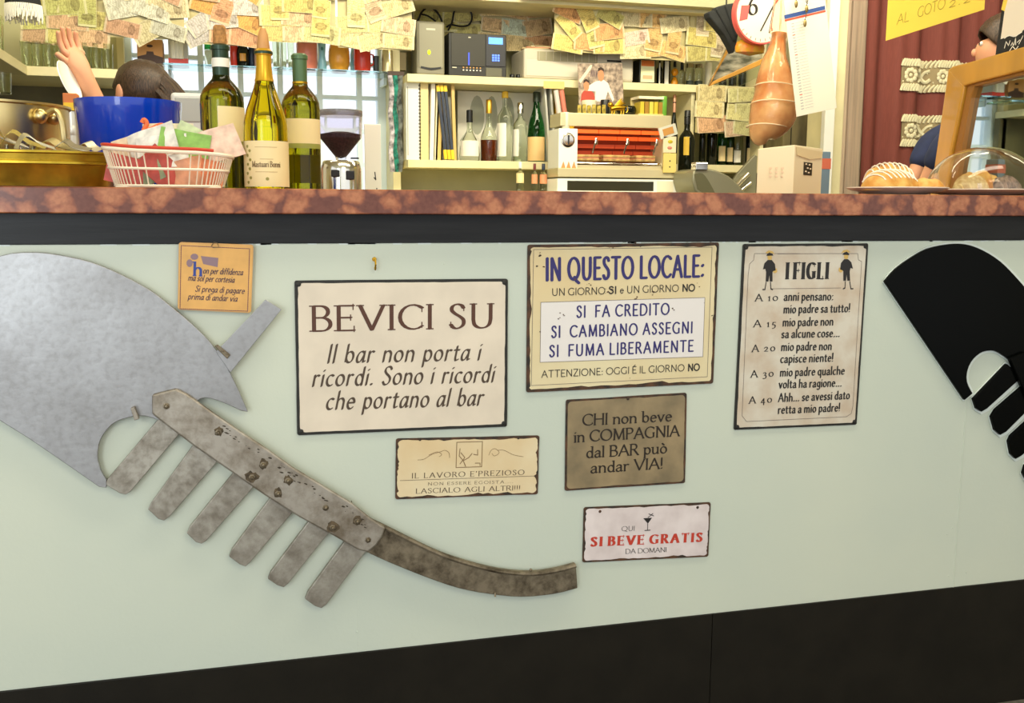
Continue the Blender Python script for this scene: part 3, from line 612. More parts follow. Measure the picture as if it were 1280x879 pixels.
# --- SI BEVE GRATIS
rt, tl, px, yl, q = sign('small pinkish white sign with red words SI BEVE GRATIS, lowest of all', [(730,634.5),(888.5,628),(885.5,696),(728,703.5)], M_RUSTP, M_ENAM5, .0028, .0012, .007, seed=15)
ink = Ink(yl-.0003)
ink.text('SI BEVE GRATIS', tl(739,683), tl(876.5,677), .0175, .18, .045, .05, serif=.17, gap=.42, space=.34); ink.build('red_lettering', M_RED, rt)
ink = Ink(yl-.0003)
ink.text('QUI', tl(777,664), tl(793,663.3), .0092, .065, .035, .2, gap=.12); ink.text('DA DOMANI', tl(782,692.3), tl(833,690), .0092, .07, .035, .2, gap=.1, serif=.06, slant=-.08)
ink.poly([tl(804,648), tl(815,647.3), tl(810.3,654), tl(809.2,654)]); ink.line(tl(809.7,653), tl(809.3,663), .0007); ink.line(tl(806,663.2), tl(812.5,662.8), .0009); ink.line(tl(810,647), tl(816,642), .0007); ink.line(tl(811,642.5), tl(817,645), .0007)
ink.build('lettering', M_INKBK, rt)
for x, y in ((750,639.5),(872,634.5)):
    c = tl(x, y); MB().lathe([(0,0),(.003,0),(.002,.0012),(0,.0014)], 10, Matrix.Translation((c[0], yl, c[1])) @ Matrix.Rotation(PI/2,4,'X')).build('nail_head', M_RUSTP, rt)
# --- orange tile
M_TILE = mat('orange_glazed_tile', (226, 172, 96), .3, noise=.08, nscale=25)
rt, tl, px, yl, q = sign('small square orange tile with dark script, hanging under the black rail', [(223.5,302.5),(317,306),(314,391.5),(222,387)], mat('tile_body', (206, 160, 100), .5), M_TILE, .0012, 0, .003, th=.006, seed=16, facename='glazed_face', name='ceramic_tile', cat_='tile', gapw=.005)
ink = Ink(yl-.0003); B = [tl(226.5,307), tl(312,311), tl(309.5,389), tl(225,386)]
for i in range(4):
    a = Vector(B[i]); b_ = Vector(B[(i+1)%4]); nn = 34
    for k in range(nn):
        p = a+(b_-a)*(k/nn); p2 = a+(b_-a)*((k+.55)/nn); ink.line(tuple(p), tuple(p2), .0006)
ink.build('dotted_border', mat('plum_print', (104, 56, 76), .5), rt)
ink = Ink(yl-.0003)
for t, a, b_ in (('on per diffidenza',(253.7,341.8),(303,344)),('ma sol per cortesia',(235,350.7),(292.4,353.4)),('Si prega di pagare',(244,364.4),(305,367.2)),('prima di andar via',(235,374),(296,377))):
    ink.text(t, tl(*a), tl(*b_), .0098, .07, .045, .6, slant=.22, italic=True, gap=.14, space=.34)
ink.build('lettering', mat('dark_plum_print', (60, 36, 60), .5), rt)
ink = Ink(yl-.0004); ink.text('h', tl(242,344.5), tl(252,345), .022, .1, .05, .3, serif=.1)
ink.build('blue_initial', mat('blue_print', (48, 66, 140), .5), rt)
ink = Ink(yl-.0003); ink.poly([tl(251,320), tl(273,322.5), tl(272,334), tl(254,330)]); ink.poly([tl(243+5*math.cos(k*.7), 321+4*math.sin(k*.7)) for k in range(9)])
ink.poly([tl(237+4*math.cos(k*.7), 329+5*math.sin(k*.7)) for k in range(9)]); ink.build('scroll_ornament', mat('grey_violet_print', (138, 112, 120), .5), rt)
mb = MB(); c = tl(269, 308); mb.tube([(c[0]-.006, yl-.001, c[1]), (c[0]-.002, yl-.003, c[1]+.007), (c[0]+.003, yl-.003, c[1]+.006), (c[0]+.006, yl-.001, c[1]-.001), (c[0]-.004, yl-.002, c[1]-.002)], .0006, 6)
mb.build('hanging_wire', M_BOLT, rt)

# ================================================================== BACK BAR: walls of the recess, shelves
YS = 2.75                                     # front edge of the shelves on the back wall
ZU = P(690, 99, YS).z; ZL = P(600, 201, YS).z; TH = .034
su = thing('wall_shelf_unit', (P(720, 200, YS).x, YS, ZL-.3), 'cream painted wall shelving behind the bar, right of the bright window', 'shelves')
def ubox(name, m, x0, z0, x1, z1, y0=YS, y1=3.05, bevel=.002, parent=None):
    par = parent or su; l = par.location
    return MB().box(x0-l.x, y0-l.y, z0-l.z, x1-l.x, y1-l.y, z1-l.z).build(name, m, par, bevel=bevel)
sx0 = P(509, 100, YS).x; sx1 = P(958, 100, YS).x
ubox('shelf_board', M_CREAM, sx0, ZU-TH, sx1, ZU); ubox('shelf_board', M_CREAM, sx0, ZL-TH, sx1, ZL)
zc = P(800, 12, 2.62).z; ubox('cornice', M_CREAM, P(498, 5, 2.62).x, zc, P(912, 12, 2.62).x, zc+.03, y0=2.62)
ubox('cornice', M_BACKWALL, P(655, 5, 2.55).x, P(800, 4, 2.55).z, P(925, 12, 2.55).x, P(800, 4, 2.55).z+.2, y0=2.55)
for x in (868, 956): ubox('upright', M_CREAM, P(x, 150, YS).x-.009, ZL, P(x, 150, YS).x+.009, ZU-TH, y0=YS+.02)
ubox('upright', M_CREAM, sx1-.02, ZU, sx1, zc+.2, y0=YS+.01)
ubox('upright', M_CREAM, sx0-.05, P(600, 243, 2.45).z+.002, sx0-.015, zc, y0=YS+.1)
# lower worktop under the shelves
wk = thing('back_worktop', (P(700, 235, 2.5).x, 2.7, 0), 'cream back counter below the wall shelves', 'counter')
zw = P(700, 243, 2.45).z
MB().box(-1.6, -.3, zw-.04, P(962,240,2.6).x-wk.location.x, .345, zw).build('worktop', M_CREAM, wk, bevel=.003)
MB().box(-1.6, -.25, 0, P(960,240,2.6).x-wk.location.x, .34, zw-.04).build('cabinet_body', M_OFFW, wk)

# ------------------------------------------------------------------ generic makers for small goods
def pxthing(name, label, cat_, cx, base, Y, z=None, group=None, rz=None):
    p = P(cx, base, Y); s = S(cx, base, Y)
    if rz is None: rz = -math.atan2(p.x-CAM.x, p.y-CAM.y)
    return thing(name, (p.x, Y, p.z if z is None else z), label, cat_, rz, group), s
def shape(kind):
    return {'bordeaux': [(0,0),(.9,0),(1,.015),(1,.60),(.97,.645),(.85,.69),(.6,.735),(.42,.765),(.36,.80),(.335,.96),(.4,.963),(.4,.985),(.33,1),(0,1)],
     'burgundy': [(0,0),(.92,0),(1,.015),(1,.42),(.97,.49),(.85,.57),(.66,.65),(.48,.73),(.37,.80),(.32,.88),(.31,.96),(.38,.965),(.38,.985),(.3,1),(0,1)],
     'champagne': [(0,0),(.92,0),(1,.02),(1,.42),(.93,.54),(.72,.66),(.48,.76),(.34,.85),(.3,.95),(.36,.955),(.36,1),(0,1)],
     'spirit': [(0,0),(.94,0),(1,.02),(1,.60),(.95,.68),(.6,.75),(.36,.80),(.32,.84),(.32,.98),(.38,.985),(.36,1),(0,1)],
     'pear': [(0,0),(.8,0),(.95,.02),(1,.14),(.93,.32),(.72,.46),(.36,.60),(.26,.68),(.26,.98),(0,1)],
     'decanter': [(0,0),(.86,0),(.95,.02),(1,.38),(.9,.46),(.5,.60),(.32,.70),(.3,.98),(0,1)],
     'jar': [(0,0),(.92,0),(1,.04),(1,.74),(.9,.82),(.84,.85),(.84,1),(0,1)],
     'tumbler': [(0,0),(.78,0),(.82,.03),(1,1),(.94,1),(.78,.08),(0,.07)],
     'mug': [(0,0),(.86,0),(.93,.05),(1,.2),(1,.95),(.98,1),(.9,1),(.9,.1),(0,.08)],
     'round_pot': [(0,0),(.7,0),(.82,.04),(.97,.3),(1,.5),(.97,.75),(.88,.95),(.8,1),(.74,.97),(.85,.7),(0,.1)],
     'can': [(0,0),(.9,0),(1,.03),(1,.95),(.92,1),(0,1)]}[kind]
def GL(name, c, trans=1, rough=.03, ior=1.33): return mat(name, c, rough, trans=trans, ior=ior)
G_GREEN = GL('green_bottle_glass', (60, 110, 40)); G_OLIVE = GL('olive_bottle_glass', (172, 180, 20)); G_DARK = mat('dark_bottle_glass', (18, 22, 14), .06)
G_EMER = GL('emerald_glass', (40, 130, 60)); G_CLEAR = GL('clear_bottle_glass', (236, 242, 226)); G_AMBER = mat('amber_liquid', (120, 48, 16), .06, trans=.4, ior=1.33)
M_LABEL = mat('cream_label', (236, 214, 160), .55); M_LABELW = mat('white_label', (238, 234, 220), .5)
def col(n_, c, r=.35, metal=0): return mat(n_, c, r, metal)
def bottle(label, cx, top, base, w, Y, glass, kind='spirit', z=None, cap=None, caph=.1, lab=None, labz=(.12,.42), laba=(-70,70), group=None, name='bottle', cat_='bottle', fill=None, fillz=.5, n=20):
    t, s = pxthing(name, label, cat_, cx, base, Y, z, group); Rr = w/2*s*.95; H = (base-top)*s
    prof = [(r*Rr, q*H*(1-caph*.35 if cap else 1)) for r, q in shape(kind)]
    MB().lathe(prof, n).build('glass_body' if name == 'bottle' else 'body', glass, t, smooth=True)
    hh = H*(1-caph*.35 if cap else 1)
    if cap:
        rn = next(r for r, q in shape(kind)[::-1] if r > 0)*Rr*1.12+.0008
        MB().lathe([(rn*.96,H*(1-caph)),(rn*1.02,H*(1-caph)),(rn,H*.99),(rn*.85,H),(0,H)], 14).build('cap', cap, t, smooth=True)
    if lab: wrap(t, 'label', lab, Rr*1.012+.0004, labz[0]*H, labz[1]*H, *laba)
    if fill: MB().lathe([(0,.003),(Rr*.93,.003)]+[(r*Rr*.93, q*hh) for r, q in shape(kind) if .02 < q <= fillz]+[(shape_r(kind, fillz)*Rr*.9, fillz*hh),(0,fillz*hh)], n).build('drink', fill, t, smooth=True)
    return t, Rr, H
def shape_r(kind, q):
    pr = shape(kind)
    for (r0, q0), (r1, q1) in zip(pr[1:-1], pr[2:]):
        if q0 <= q <= q1 and q1 > q0: return r0+(r1-r0)*(q-q0)/(q1-q0)
    return 1
def wrap(t, name, m, r, z0, z1, a0=-70, a1=70, y=0):
    n_ = 14; mb = MB(); mb.lathe([(r,z0),(r+.0003,z0),(r+.0003,z1),(r,z1)], n_, None, -90+a0, -90+a1); return mb.build(name, m, t, smooth=True, clean=False)
def boxthing(name, label, cat_, x0, y0, x1, y1, Y, dep, m, z=None, bevel=.002, group=None, rz=0, part='body'):
    """box seen between the photograph columns x0..x1 and rows y0..y1 on the plane Y"""
    cx = (x0+x1)/2; a = P(x0, y1, Y); b_ = P(x1, y1, Y); s = S(cx, y1, Y); zz = (a.z+b_.z)/2 if z is None else z
    w = abs(b_.x-a.x); h = (y1-y0)*s; t = thing(name, ((a.x+b_.x)/2, Y+dep/2, zz), label, cat_, rz, group)
    o = MB().box(-w/2, -dep/2, 0, w/2, dep/2, h).build(part, m, t, bevel=bevel); return t, w, h

# ------------------------------------------------------------------ banknotes pasted on hanging sheets
M_NOTE = bpy.data.materials.new('banknote_print'); M_NOTE.use_nodes = True
n, l, b = nodes_of(M_NOTE); b.inputs['Roughness'].default_value = .65
oi = n.new('ShaderNodeObjectInfo'); tc = n.new('ShaderNodeTexCoord'); sp = n.new('ShaderNodeSeparateXYZ'); l.new(tc.outputs['Generated'], sp.inputs[0])
def math_(op, a, b_=None, c=None):
    m_ = n.new('ShaderNodeMath'); m_.operation = op
    for i, v in enumerate((a, b_, c)):
        if v is None: continue
        if isinstance(v, (int, float)): m_.inputs[i].default_value = v
        else: l.new(v, m_.inputs[i])
    return m_.outputs[0]
X_, Z_ = sp.outputs[0], sp.outputs[2]
dx = math_('SUBTRACT', X_, .74); dz = math_('SUBTRACT', Z_, .5)
ell = math_('ADD', math_('MULTIPLY', math_('MULTIPLY', dx, dx), 90), math_('MULTIPLY', math_('MULTIPLY', dz, dz), 9))
por = math_('LESS_THAN', ell, 1)
bx = math_('MAXIMUM', math_('ABSOLUTE', math_('SUBTRACT', X_, .5)), math_('SUBTRACT', math_('ABSOLUTE', math_('SUBTRACT', Z_, .5)), .04))
brd = math_('GREATER_THAN', bx, .44)
wv = n.new('ShaderNodeTexWave'); wv.inputs['Scale'].default_value = 5; wv.inputs['Distortion'].default_value = 9; wv.inputs['Detail'].default_value = 2; l.new(tc.outputs['Generated'], wv.inputs['Vector'])
nz = n.new('ShaderNodeTexNoise'); nz.inputs['Scale'].default_value = 6; nz.inputs['Detail'].default_value = 5; l.new(tc.outputs['Generated'], nz.inputs['Vector'])
def mixc(f, a, b_, mode='MIX'):
    m_ = n.new('ShaderNodeMix'); m_.data_type = 'RGBA'; m_.blend_type = mode
    for i, v in ((0, f), (6, a), (7, b_)):
        if isinstance(v, (int, float)): m_.inputs[i].default_value = v
        elif isinstance(v, tuple): m_.inputs[i].default_value = v
        else: l.new(v, m_.inputs[i])
    return m_.outputs[2]
c1 = mixc(math_('MULTIPLY', wv.outputs[0], .5), oi.outputs['Color'], (.5,.45,.3,1), 'MULTIPLY')
c2 = mixc(math_('MULTIPLY', math_('GREATER_THAN', nz.outputs[0], .54), .4), c1, (.45,.4,.34,1), 'MULTIPLY')
c3 = mixc(math_('MULTIPLY', por, math_('MULTIPLY_ADD', nz.outputs[0], .9, .15)), c2, (.32,.26,.2,1), 'MULTIPLY')
c4 = mixc(math_('MULTIPLY', brd, .45), c3, (.75,.72,.5,1))
l.new(c4, b.inputs['Base Color'])
NOTE_COL = [(214,204,140),(206,196,130),(222,176,130),(226,184,160),(196,204,150),(224,206,120),(190,196,176),(216,190,150),(226,212,160),(206,150,120),(184,200,190),(214,214,170)]
def note_mesh(seed):
    r_ = random.Random(seed); mb = MB(); nx = 8; w, h = .148, .072; cv = r_.uniform(-.002, .003); tw = r_.uniform(-.002, .002); vs = []
    for side in (0, 1):
        for i in range(nx+1):
            for j in (0, 1):
                u = i/nx-.5; vs.append((u*w, -.0008*side - cv*math.sin(PI*(u+.5))*(1.3-j)-tw*u*(1-j)*2, (j-.5)*h))
    m_ = 2*(nx+1); fs = []
    for i in range(nx):
        a = i*2; fs += [(a, a+2, a+3, a+1), (m_+a, m_+a+1, m_+a+3, m_+a+2), (a, m_+a, m_+a+2, a+2), (a+1, a+3, m_+a+3, m_+a+1)]
    fs += [(0,1,m_+1,m_), (m_-2, 2*m_-2, 2*m_-1, m_-1)]
    me = bpy.data.meshes.new('banknote'); me.from_pydata(vs, [], fs); me.update(); me.materials.append(M_NOTE); return me
NOTES = [note_mesh(i) for i in range(5)]
M_SHEET = mat('clear_yellowed_sheet', (206, 192, 136), .35, noise=.1, nscale=10)
def note_sheet(label, x0, y0, x1, y1, Y, seed, tones=None, messy=.2):
    r_ = random.Random(seed); a = P(x0, y1, Y); b_ = P(x1, y1, Y); top = P((x0+x1)/2, y0, Y).z; z = P((x0+x1)/2, y1, Y).z; w = b_.x-a.x; h = top-z
    Y += .012*(seed % 2); t = thing('banknote_sheet', ((a.x+b_.x)/2, Y, z), label, 'banknotes', 0, 'sheets of pasted banknotes')
    # gently waving backing sheet
    mb = MB(); nx = 10; vs = []
    for side in (0, 1):
        for i in range(nx+1):
            for zz in (0, h): vs.append((-w/2+w*i/nx, .002+.0015*side+.004*math.sin(i*.9+seed), zz))
    m_ = 2*(nx+1); fs = []
    for i in range(nx):
        k = i*2; fs += [(k, k+1, k+3, k+2), (m_+k, m_+k+2, m_+k+3, m_+k+1), (k, k+2, m_+k+2, m_+k), (k+1, m_+k+1, m_+k+3, k+3)]
    fs += [(0, m_, m_+1, 1), (m_-2, m_-1, 2*m_-1, 2*m_-2)]
    mb.add(vs, fs).build('backing_sheet', M_SHEET, t)
    rows = max(1, round(h/.066)); cols = max(1, round(w/.112)); k = 0
    for j in range(rows):
        for i in range(cols):
            o = bpy.data.objects.new('banknote', NOTES[r_.randrange(5)]); COL.objects.link(o); o.parent = t
            vert = r_.random() < .18
            x = -w/2+w*(i+.5)/cols+r_.uniform(-.012, .012)*(1+messy*3); zz = h*(j+.5)/rows+r_.uniform(-.008,.008)*(1+messy*2)
            if j == 0: zz = max(zz, .034)
            x = min(max(x, -w/2+.06), w/2-.06); k += 1
            o.location = (x, -.0045-.0012*k, zz)
            o.rotation_euler = (0, (PI/2 if vert and j else 0)+r_.gauss(0, .04+messy*.5), r_.uniform(-.02,.02)); 
            sc = r_.uniform(.88, 1.1); o.scale = (sc, 1, sc*r_.uniform(.9, 1.08))
            c = r_.choice(tones or NOTE_COL); v = r_.uniform(.85, 1.12); o.color = tuple(min(1, q*v) for q in lin(c)[:3])+(1,)
YN = 2.66
note_sheet('sheet of banknotes at top left, above the row of drinking glasses', 30, -25, 132, 56, YN, 1, [(206,196,120),(198,188,110),(206,168,120),(214,178,140),(196,196,120)], .05)
note_sheet('sheet of banknotes hanging above the head of dark hair', 134, -25, 231, 48, YN, 2, [(200,190,150),(190,150,120),(206,206,190),(214,200,160)], .5)
note_sheet('sheet of banknotes behind the two leftmost bottle necks', 236, -25, 329, 56, YN, 3, [(226,170,90),(206,200,196),(226,204,150),(214,160,120)], .6)
note_sheet('banknote sheet above the grinder, left of the widest one', 331, -25, 420, 53, YN, 4, [(224,206,130),(216,200,120),(226,190,150),(214,210,150)], .05)
note_sheet('banknote sheet above the orange and red pots', 423, -25, 516, 61, YN, 5, [(230,214,160),(226,196,160),(222,214,150)], .35)
note_sheet('banknote sheet behind the looped black cables', 519, -25, 600, 62, 2.95, 6, [(206,196,110),(196,150,100),(206,196,120)], .1)
note_sheet('banknote sheet above the black safe display', 603, 4, 690, 62, 2.93, 7, [(226,204,150),(220,170,120),(196,210,190),(222,190,140)], .15)
note_sheet('banknote sheet over the white appliance, crossed by a pale slanted note', 693, 8, 776, 66, 2.7, 8, [(226,206,120),(206,200,120),(226,170,110),(226,222,190)], .45)
note_sheet('banknote sheet above the orange labelled tin', 779, 17, 857, 74, 2.7, 9, [(226,186,120),(226,196,180),(226,214,170)], .2)
note_sheet('banknote sheet left of the black cloth cap', 861, 20, 912, 77, 2.7, 10, [(206,190,110),(196,184,110),(196,180,150)], .05)
note_sheet('banknote sheet over the lower right bay, left half', 870, 108, 907, 166, 2.735, 11, [(206,200,140),(222,206,150),(214,170,130)], .02)
note_sheet('banknote sheet over the lower right bay, right half', 908, 109, 948, 170, 2.735, 12, [(200,196,140),(206,200,140),(210,180,150)], .02)

# ------------------------------------------------------------------ glass shelf before the window with pots and glasses
YG = 2.76; zg = P(350, 84, YG).z; gx0 = P(203, 84, YG).x; gx1 = P(494, 84, YG).x
gs = thing('glass_shelf', ((gx0+gx1)/2, YG+.1, zg-.008), 'long glass shelf across the window with a cyan edge', 'shelf')
MB().box((gx0-gx1)/2, -.1, 0, (gx1-gx0)/2, .1, .008).build('glass_plate', M_GLASSE, gs, bevel=.001)
for x in (gx0+.02, gx1-.02): MB().box(x-(gx0+gx1)/2-.006, .06, -.03, x-(gx0+gx1)/2+.006, .25, 0).build('bracket', M_BLUEGREY, gs)
red = col('glazed_red', (216, 62, 46), .2); org_ = col('glazed_orange', (234, 164, 60), .2)
def pot(label, cx, w, m, kind='can', top=46, Y=2.82, name='pot', cat_='pot', glass=False, **k): return bottle(label, cx, top, 86, w, Y, m, kind, z=zg, name=name, cat_=cat_, **k)
pot('white jar with a green lid on the glass shelf, left end', 262, 12, G_CLEAR, 'jar', 58, cap=G_EMER, caph=.3, name='jar', cat_='jar')
pot('tall red tin behind the left bottle neck', 293, 10, red, 'can', 52, name='tin', cat_='tin')
pot('dark stout bottle with an orange emblem on the glass shelf', 304, 18, G_DARK, 'decanter', 40, name='bottle', cat_='bottle', lab=org_, labz=(.15,.35), laba=(-25,25))
pot('dark blue tin beside the stout dark bottle', 315, 8, col('navy_tin', (24, 40, 66), .3), 'can', 56, name='tin', cat_='tin')
pot('pinkish tube shaped glass behind the middle bottle neck', 322, 9, col('pink_glass', (206, 160, 140), .2), 'can', 52, name='tube', cat_='container')
for i, (cx_, w_) in enumerate(((346, 11), (355, 8), (364, 9))): pot('clear tumbler on the glass shelf, %s of three' % ('leftmost', 'middle', 'rightmost')[i], cx_, w_, G_CLEAR, 'tumbler', 52, name='tumbler', cat_='glass', group='tumblers on the glass shelf')
pot('pale red striped mug on the glass shelf behind the green capsule', 384, 27, col('pale_red_glaze', (222, 130, 110), .25), 'mug', 48, name='mug', cat_='mug')
t, s = pxthing('bottle', 'slim pale blue flask on the glass shelf, left of the orange pot', 'bottle', 403, 86, 2.82, zg)
MB().lathe([(0,0),(5.5*s,0),(5.5*s,8*s),(3.8*s,18*s),(5*s,36*s),(0,36*s)], 16).build('glass_body', col('pale_blue_glaze', (150, 206, 224), .15), t, smooth=True)
MB().sphere((0,-5*s,26*s), 1.6*s, 6, sc=(1,.4,1.4)).build('emblem', col('teal_emblem', (60,130,130)), t)
pot('round orange glazed pot on the glass shelf', 424, 28, org_, 'round_pot', 54, name='pot')
t, s = pxthing('bottle', 'thin light blue bottle between the orange and the red pot', 'bottle', 441, 86, 2.86, zg)
MB().lathe([(0,0),(3*s,0),(3*s,22*s),(1.4*s,30*s),(1.8*s,42*s),(0,42*s)], 12).build('glass_body', col('pale_blue_glaze', (150, 206, 224)), t, smooth=True)
pot('red glazed mug with a handle on the glass shelf', 453, 22, red, 'mug', 58, name='mug', cat_='mug')
o = [o for o in COL.objects if o.get('label', '').startswith('red glazed mug')][0]
s = S(453, 86, 2.82); MB().tube([(11*s*.95+ s*q[0], 0, s*q[1]) for q in ((0,22),(3,21),(4.5,16),(3.5,10),(0,8))], 1.1*s, 6).build('handle', red, o, smooth=True)
pot('slim dark grey cup between the red mug and the cream canister', 470, 9, col('dark_grey_glaze', (60, 66, 66), .3), 'tumbler', 66, name='cup', cat_='cup')
pot('cream metal canister at the right end of the glass shelf', 484, 16, mat('cream_metal', (220, 206, 160), .25, .6), 'can', 58, name='canister', cat_='canister')
# two little boxes on the shelf at left
for (x0, x1, mt, lb) in ((172, 204, mat('orange_brown_card', (206, 150, 90), .6), 'orange brown coffee box with a dark cup emblem above the dark hair'), (211, 235, mat('pale_grey_card', (190, 184, 170), .5), 'clear box of white tapers with a red base beside the coffee box')):
    t, w, h = boxthing('coffee_box' if x0 == 172 else 'taper_box', lb, 'box', x0, 50, x1, 79, 2.78, .12, mt, bevel=.001)
    if x0 == 172:
        q = Ink(-.0605); s = w/32
        q.poly([(4*s*math.cos(k*.6), h*.72+1.8*s*math.sin(k*.6)) for k in range(11)]); q.poly([(-16*s,0),(16*s,0),(16*s,8*s),(5*s,11*s),(4*s,15*s),(-4*s,15*s),(-5*s,11*s),(-16*s,8*s)])
        q.build('cup_print', mat('coffee_brown_print', (70, 44, 30), .5), t)
    else:
        MB().box(-w/2-.001, -.062, 0, w/2+.001, .061, h*.2).build('red_base', red, t)
        for x in (-w*.25, -w*.05, w*.16): MB().lathe([(0,h*.18),(.010,h*.18),(.010,h*.8),(.004,h*.92),(0,h*.92)], 10, c=(x,-.062,0)).build('taper', M_PAPER, t, smooth=True)
ls = thing('window_ledge_shelf', (P(190, 84, 2.85).x, 2.85, P(190, 86, 2.85).z-.005), 'short pale glass ledge under the coffee box at the window left side', 'shelf')
q = P(168, 84, 2.85).x-ls.location.x; MB().box(q, -.08, -.005, gx0-ls.location.x-.004, .09, .005).build('glass_plate', M_GLASSE, ls)
ubox('shelf_back', M_CREAM, P(145, 50, 3.0).x, P(150, 240, 3.0).z, P(154, 50, 3.0).x, 2.2, y0=3.0, y1=3.05)

# ------------------------------------------------------------------ left corner: shelves with rows of drinking glasses
YL_ = 2.6; zl = P(95, 83, YL_).z
cs = thing('corner_shelf', (-.75, 2.6, zl-.04), 'cream corner shelf at far left, its near arm seen from below', 'shelf')
x1 = P(150, 83, YL_).x
MB().box(-.7, 0, 0, x1+.75, .44, .035).build('rear_shelf_board', M_CREAM, cs, bevel=.002)
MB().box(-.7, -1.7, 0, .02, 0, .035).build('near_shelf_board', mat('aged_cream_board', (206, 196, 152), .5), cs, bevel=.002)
MB().box(-.7, .40, -.6, x1+.75, .44, 0).build('wall_shade_panel', mat('shaded_wall_olive', (110, 104, 70), .6, noise=.2, nscale=5), cs)  # added dark sheet: shade on the back wall below the shelf, put into colour
k = 0
where = ['far left end', 'second from left', 'third from left', 'centre, left of the raised hand', 'behind the raised hand', 'third from the right end', 'second from the right end', 'right end']
for i, cx_ in enumerate((34, 48, 62, 76, 93, 108, 121, 135)):
    bottle('clear drinking glass upside down on the rear corner shelf, ' + where[i], cx_, 51, 84, 15, 2.68, G_CLEAR, 'tumbler', z=zl-.005, name='drinking_glass', cat_='glass', group='glasses on the rear corner shelf')
for i, (x, y) in enumerate(((-.80, 2.35), (-.82, 2.05), (-.80, 1.85))):
    t = thing('beer_glass', (x, y, zl-.005), 'ribbed beer glass on the near arm of the corner shelf, %s' % ('farthest', 'middle one', 'nearest')[i], 'glass', 0, 'beer glasses on the corner shelf')
    mb = MB(); prof = shape('tumbler'); mb.lathe([(r*.042, q*.14) for r, q in prof], 20).build('body', G_CLEAR, t, smooth=True)
    for k in range(10):
        a = 2*PI*k/10; MB().tube([(.036*math.cos(a), .036*math.sin(a), .01), (.0425*math.cos(a), .0425*math.sin(a), .13)], .003, 6).build('rib', G_CLEAR, t, smooth=True)
# small clear glass low at left
bottle('clear stemmed glass standing behind the brass pot at the left edge', 6, 92, 118, 20, 2.3, G_CLEAR, 'tumbler', z=None, name='drinking_glass', cat_='glass')

# ------------------------------------------------------------------ fringe hanging at the top left
fp = P(29, 4, 1.9)
fr = thing('fringed_lampshade', fp, 'dark cloth shade with a white fringe hanging at the top left corner', 'lampshade')
s = S(29, 10, 1.9); rr = 21*s
MB().lathe([(rr,-3*s),(rr*1.01,-3*s),(rr*.8,30*s),(rr*.78,30*s),(rr,-3*s)], 24, cap=False).build('shade', mat('black_cloth', (30, 32, 32), .9), fr, smooth=True)
mb = MB(); rnd = random.Random(4)
for k in range(64):
    a = 2*PI*k/64; L = rnd.uniform(17, 24)*s
    mb.tube([(rr*math.cos(a), rr*math.sin(a), -2.5*s), (rr*1.02*math.cos(a+.03), rr*1.02*math.sin(a+.03), -L*.6), (rr*math.cos(a+rnd.uniform(-.05,.05)), rr*math.sin(a), -L)], .9*s, 5)
mb.build('fringe', mat('white_fringe', (236, 232, 218), .8), fr)['kind'] = 'stuff'

# ================================================================== goods on the wall shelves
yb = 2.86
def bk(label, x0, y0, x1, y1, m, lean=0, dep=.2, name='binder', cat_='binder', Y=2.79, group='papers on the lower shelf'):
    a = P(x0, y1, Y).x; b_ = P(x1, y1, Y).x; s = S(x0, y1, Y); h = (y1-y0)*s; t = thing(name, ((a+b_)/2, Y+dep/2, ZL), label, cat_, 0, group)
    MB().box(-(b_-a)/2, -dep/2, 0, (b_-a)/2, dep/2, h).build('cover', m, t, bevel=.0015); t.rotation_euler = (0, lean, 0)
    return t, b_-a, h
t, w, h = bk('thick white ring binder at the left end of the lower shelf', 508, 105, 525, 200, M_WHITE)
MB().box(-w/2+.006, -.1005, .02, -w/2+.009, -.0985, h-.02).build('spine_groove', mat('grey_groove', (150,150,140)), t)
t, w, h = bk('cream notebook with a black wire coil beside the white binder', 526, 106, 536, 200, mat('cream_page', (226, 206, 150), .6), name='spiral_notebook', cat_='notebook')
for k in range(22): MB().tube([(-w/2-.004+.004*math.cos(a*PI/3), -.1-.003, .01+k*h/22.5+.003*math.sin(a*PI/3)) for a in range(6)], .0013, 4, closed=True).build('coil_ring', M_BLACK, t)
bk('off white paper folder next to the wire bound notebook', 537, 106, 542, 200, M_PAPER, .03, name='folder', cat_='folder')
bk('white envelope folder left of the manila one', 543, 110, 547, 200, mat('ivory_paper', (236,226,190), .6), .04, name='folder', cat_='folder')
t, w, h = bk('manila folder leaning to the right on the lower shelf', 544, 104, 551, 200, mat('manila', (220, 186, 110), .6), .04, name='folder', cat_='folder')
for i in range(3):
    t, w, h = bk('slim dark blue tube with yellow ends, %s of three' % ('left', 'middle', 'right')[i], 551+4.5*i+4, 104, 554.5+4.5*i+4, 184, mat('navy_tube', (48, 56, 74), .4), -.11, .012, 'rolled_tube', 'tube', 2.775, 'navy tubes with yellow ends')
    t.location.z = ZL+.03; MB().box(-w/2-.0006, -.0066, h*.95, w/2+.0006, .0066, h+.012).build('yellow_end', mat('yellow_plastic', (236, 200, 40), .4), t); MB().box(-w/2-.0006, -.0066, -.025, w/2+.0006, .0066, h*.06).build('yellow_end', mat('yellow_plastic', (236, 200, 40)), t)
bk('grey stack of magazines behind the navy tubes', 553, 122, 566, 200, mat('grey_magazine', (196, 194, 180), .5, noise=.2, nscale=60, stretch=(30,1,1)), .03, .16, 'magazine_stack', 'magazines', 2.83)
bk('pale wooden stick standing beside the navy tubes', 567, 104, 571, 201, mat('pale_wood', (206, 176, 110), .6), -.03, .02, 'wooden_stick', 'stick', 2.79)
t, w, h = boxthing('poster_board', 'white printed board standing at the back of the lower shelf', 'board', 572, 113, 666, 200, 3.0, .01, M_PAPER, z=ZL)
q = Ink(-.006)
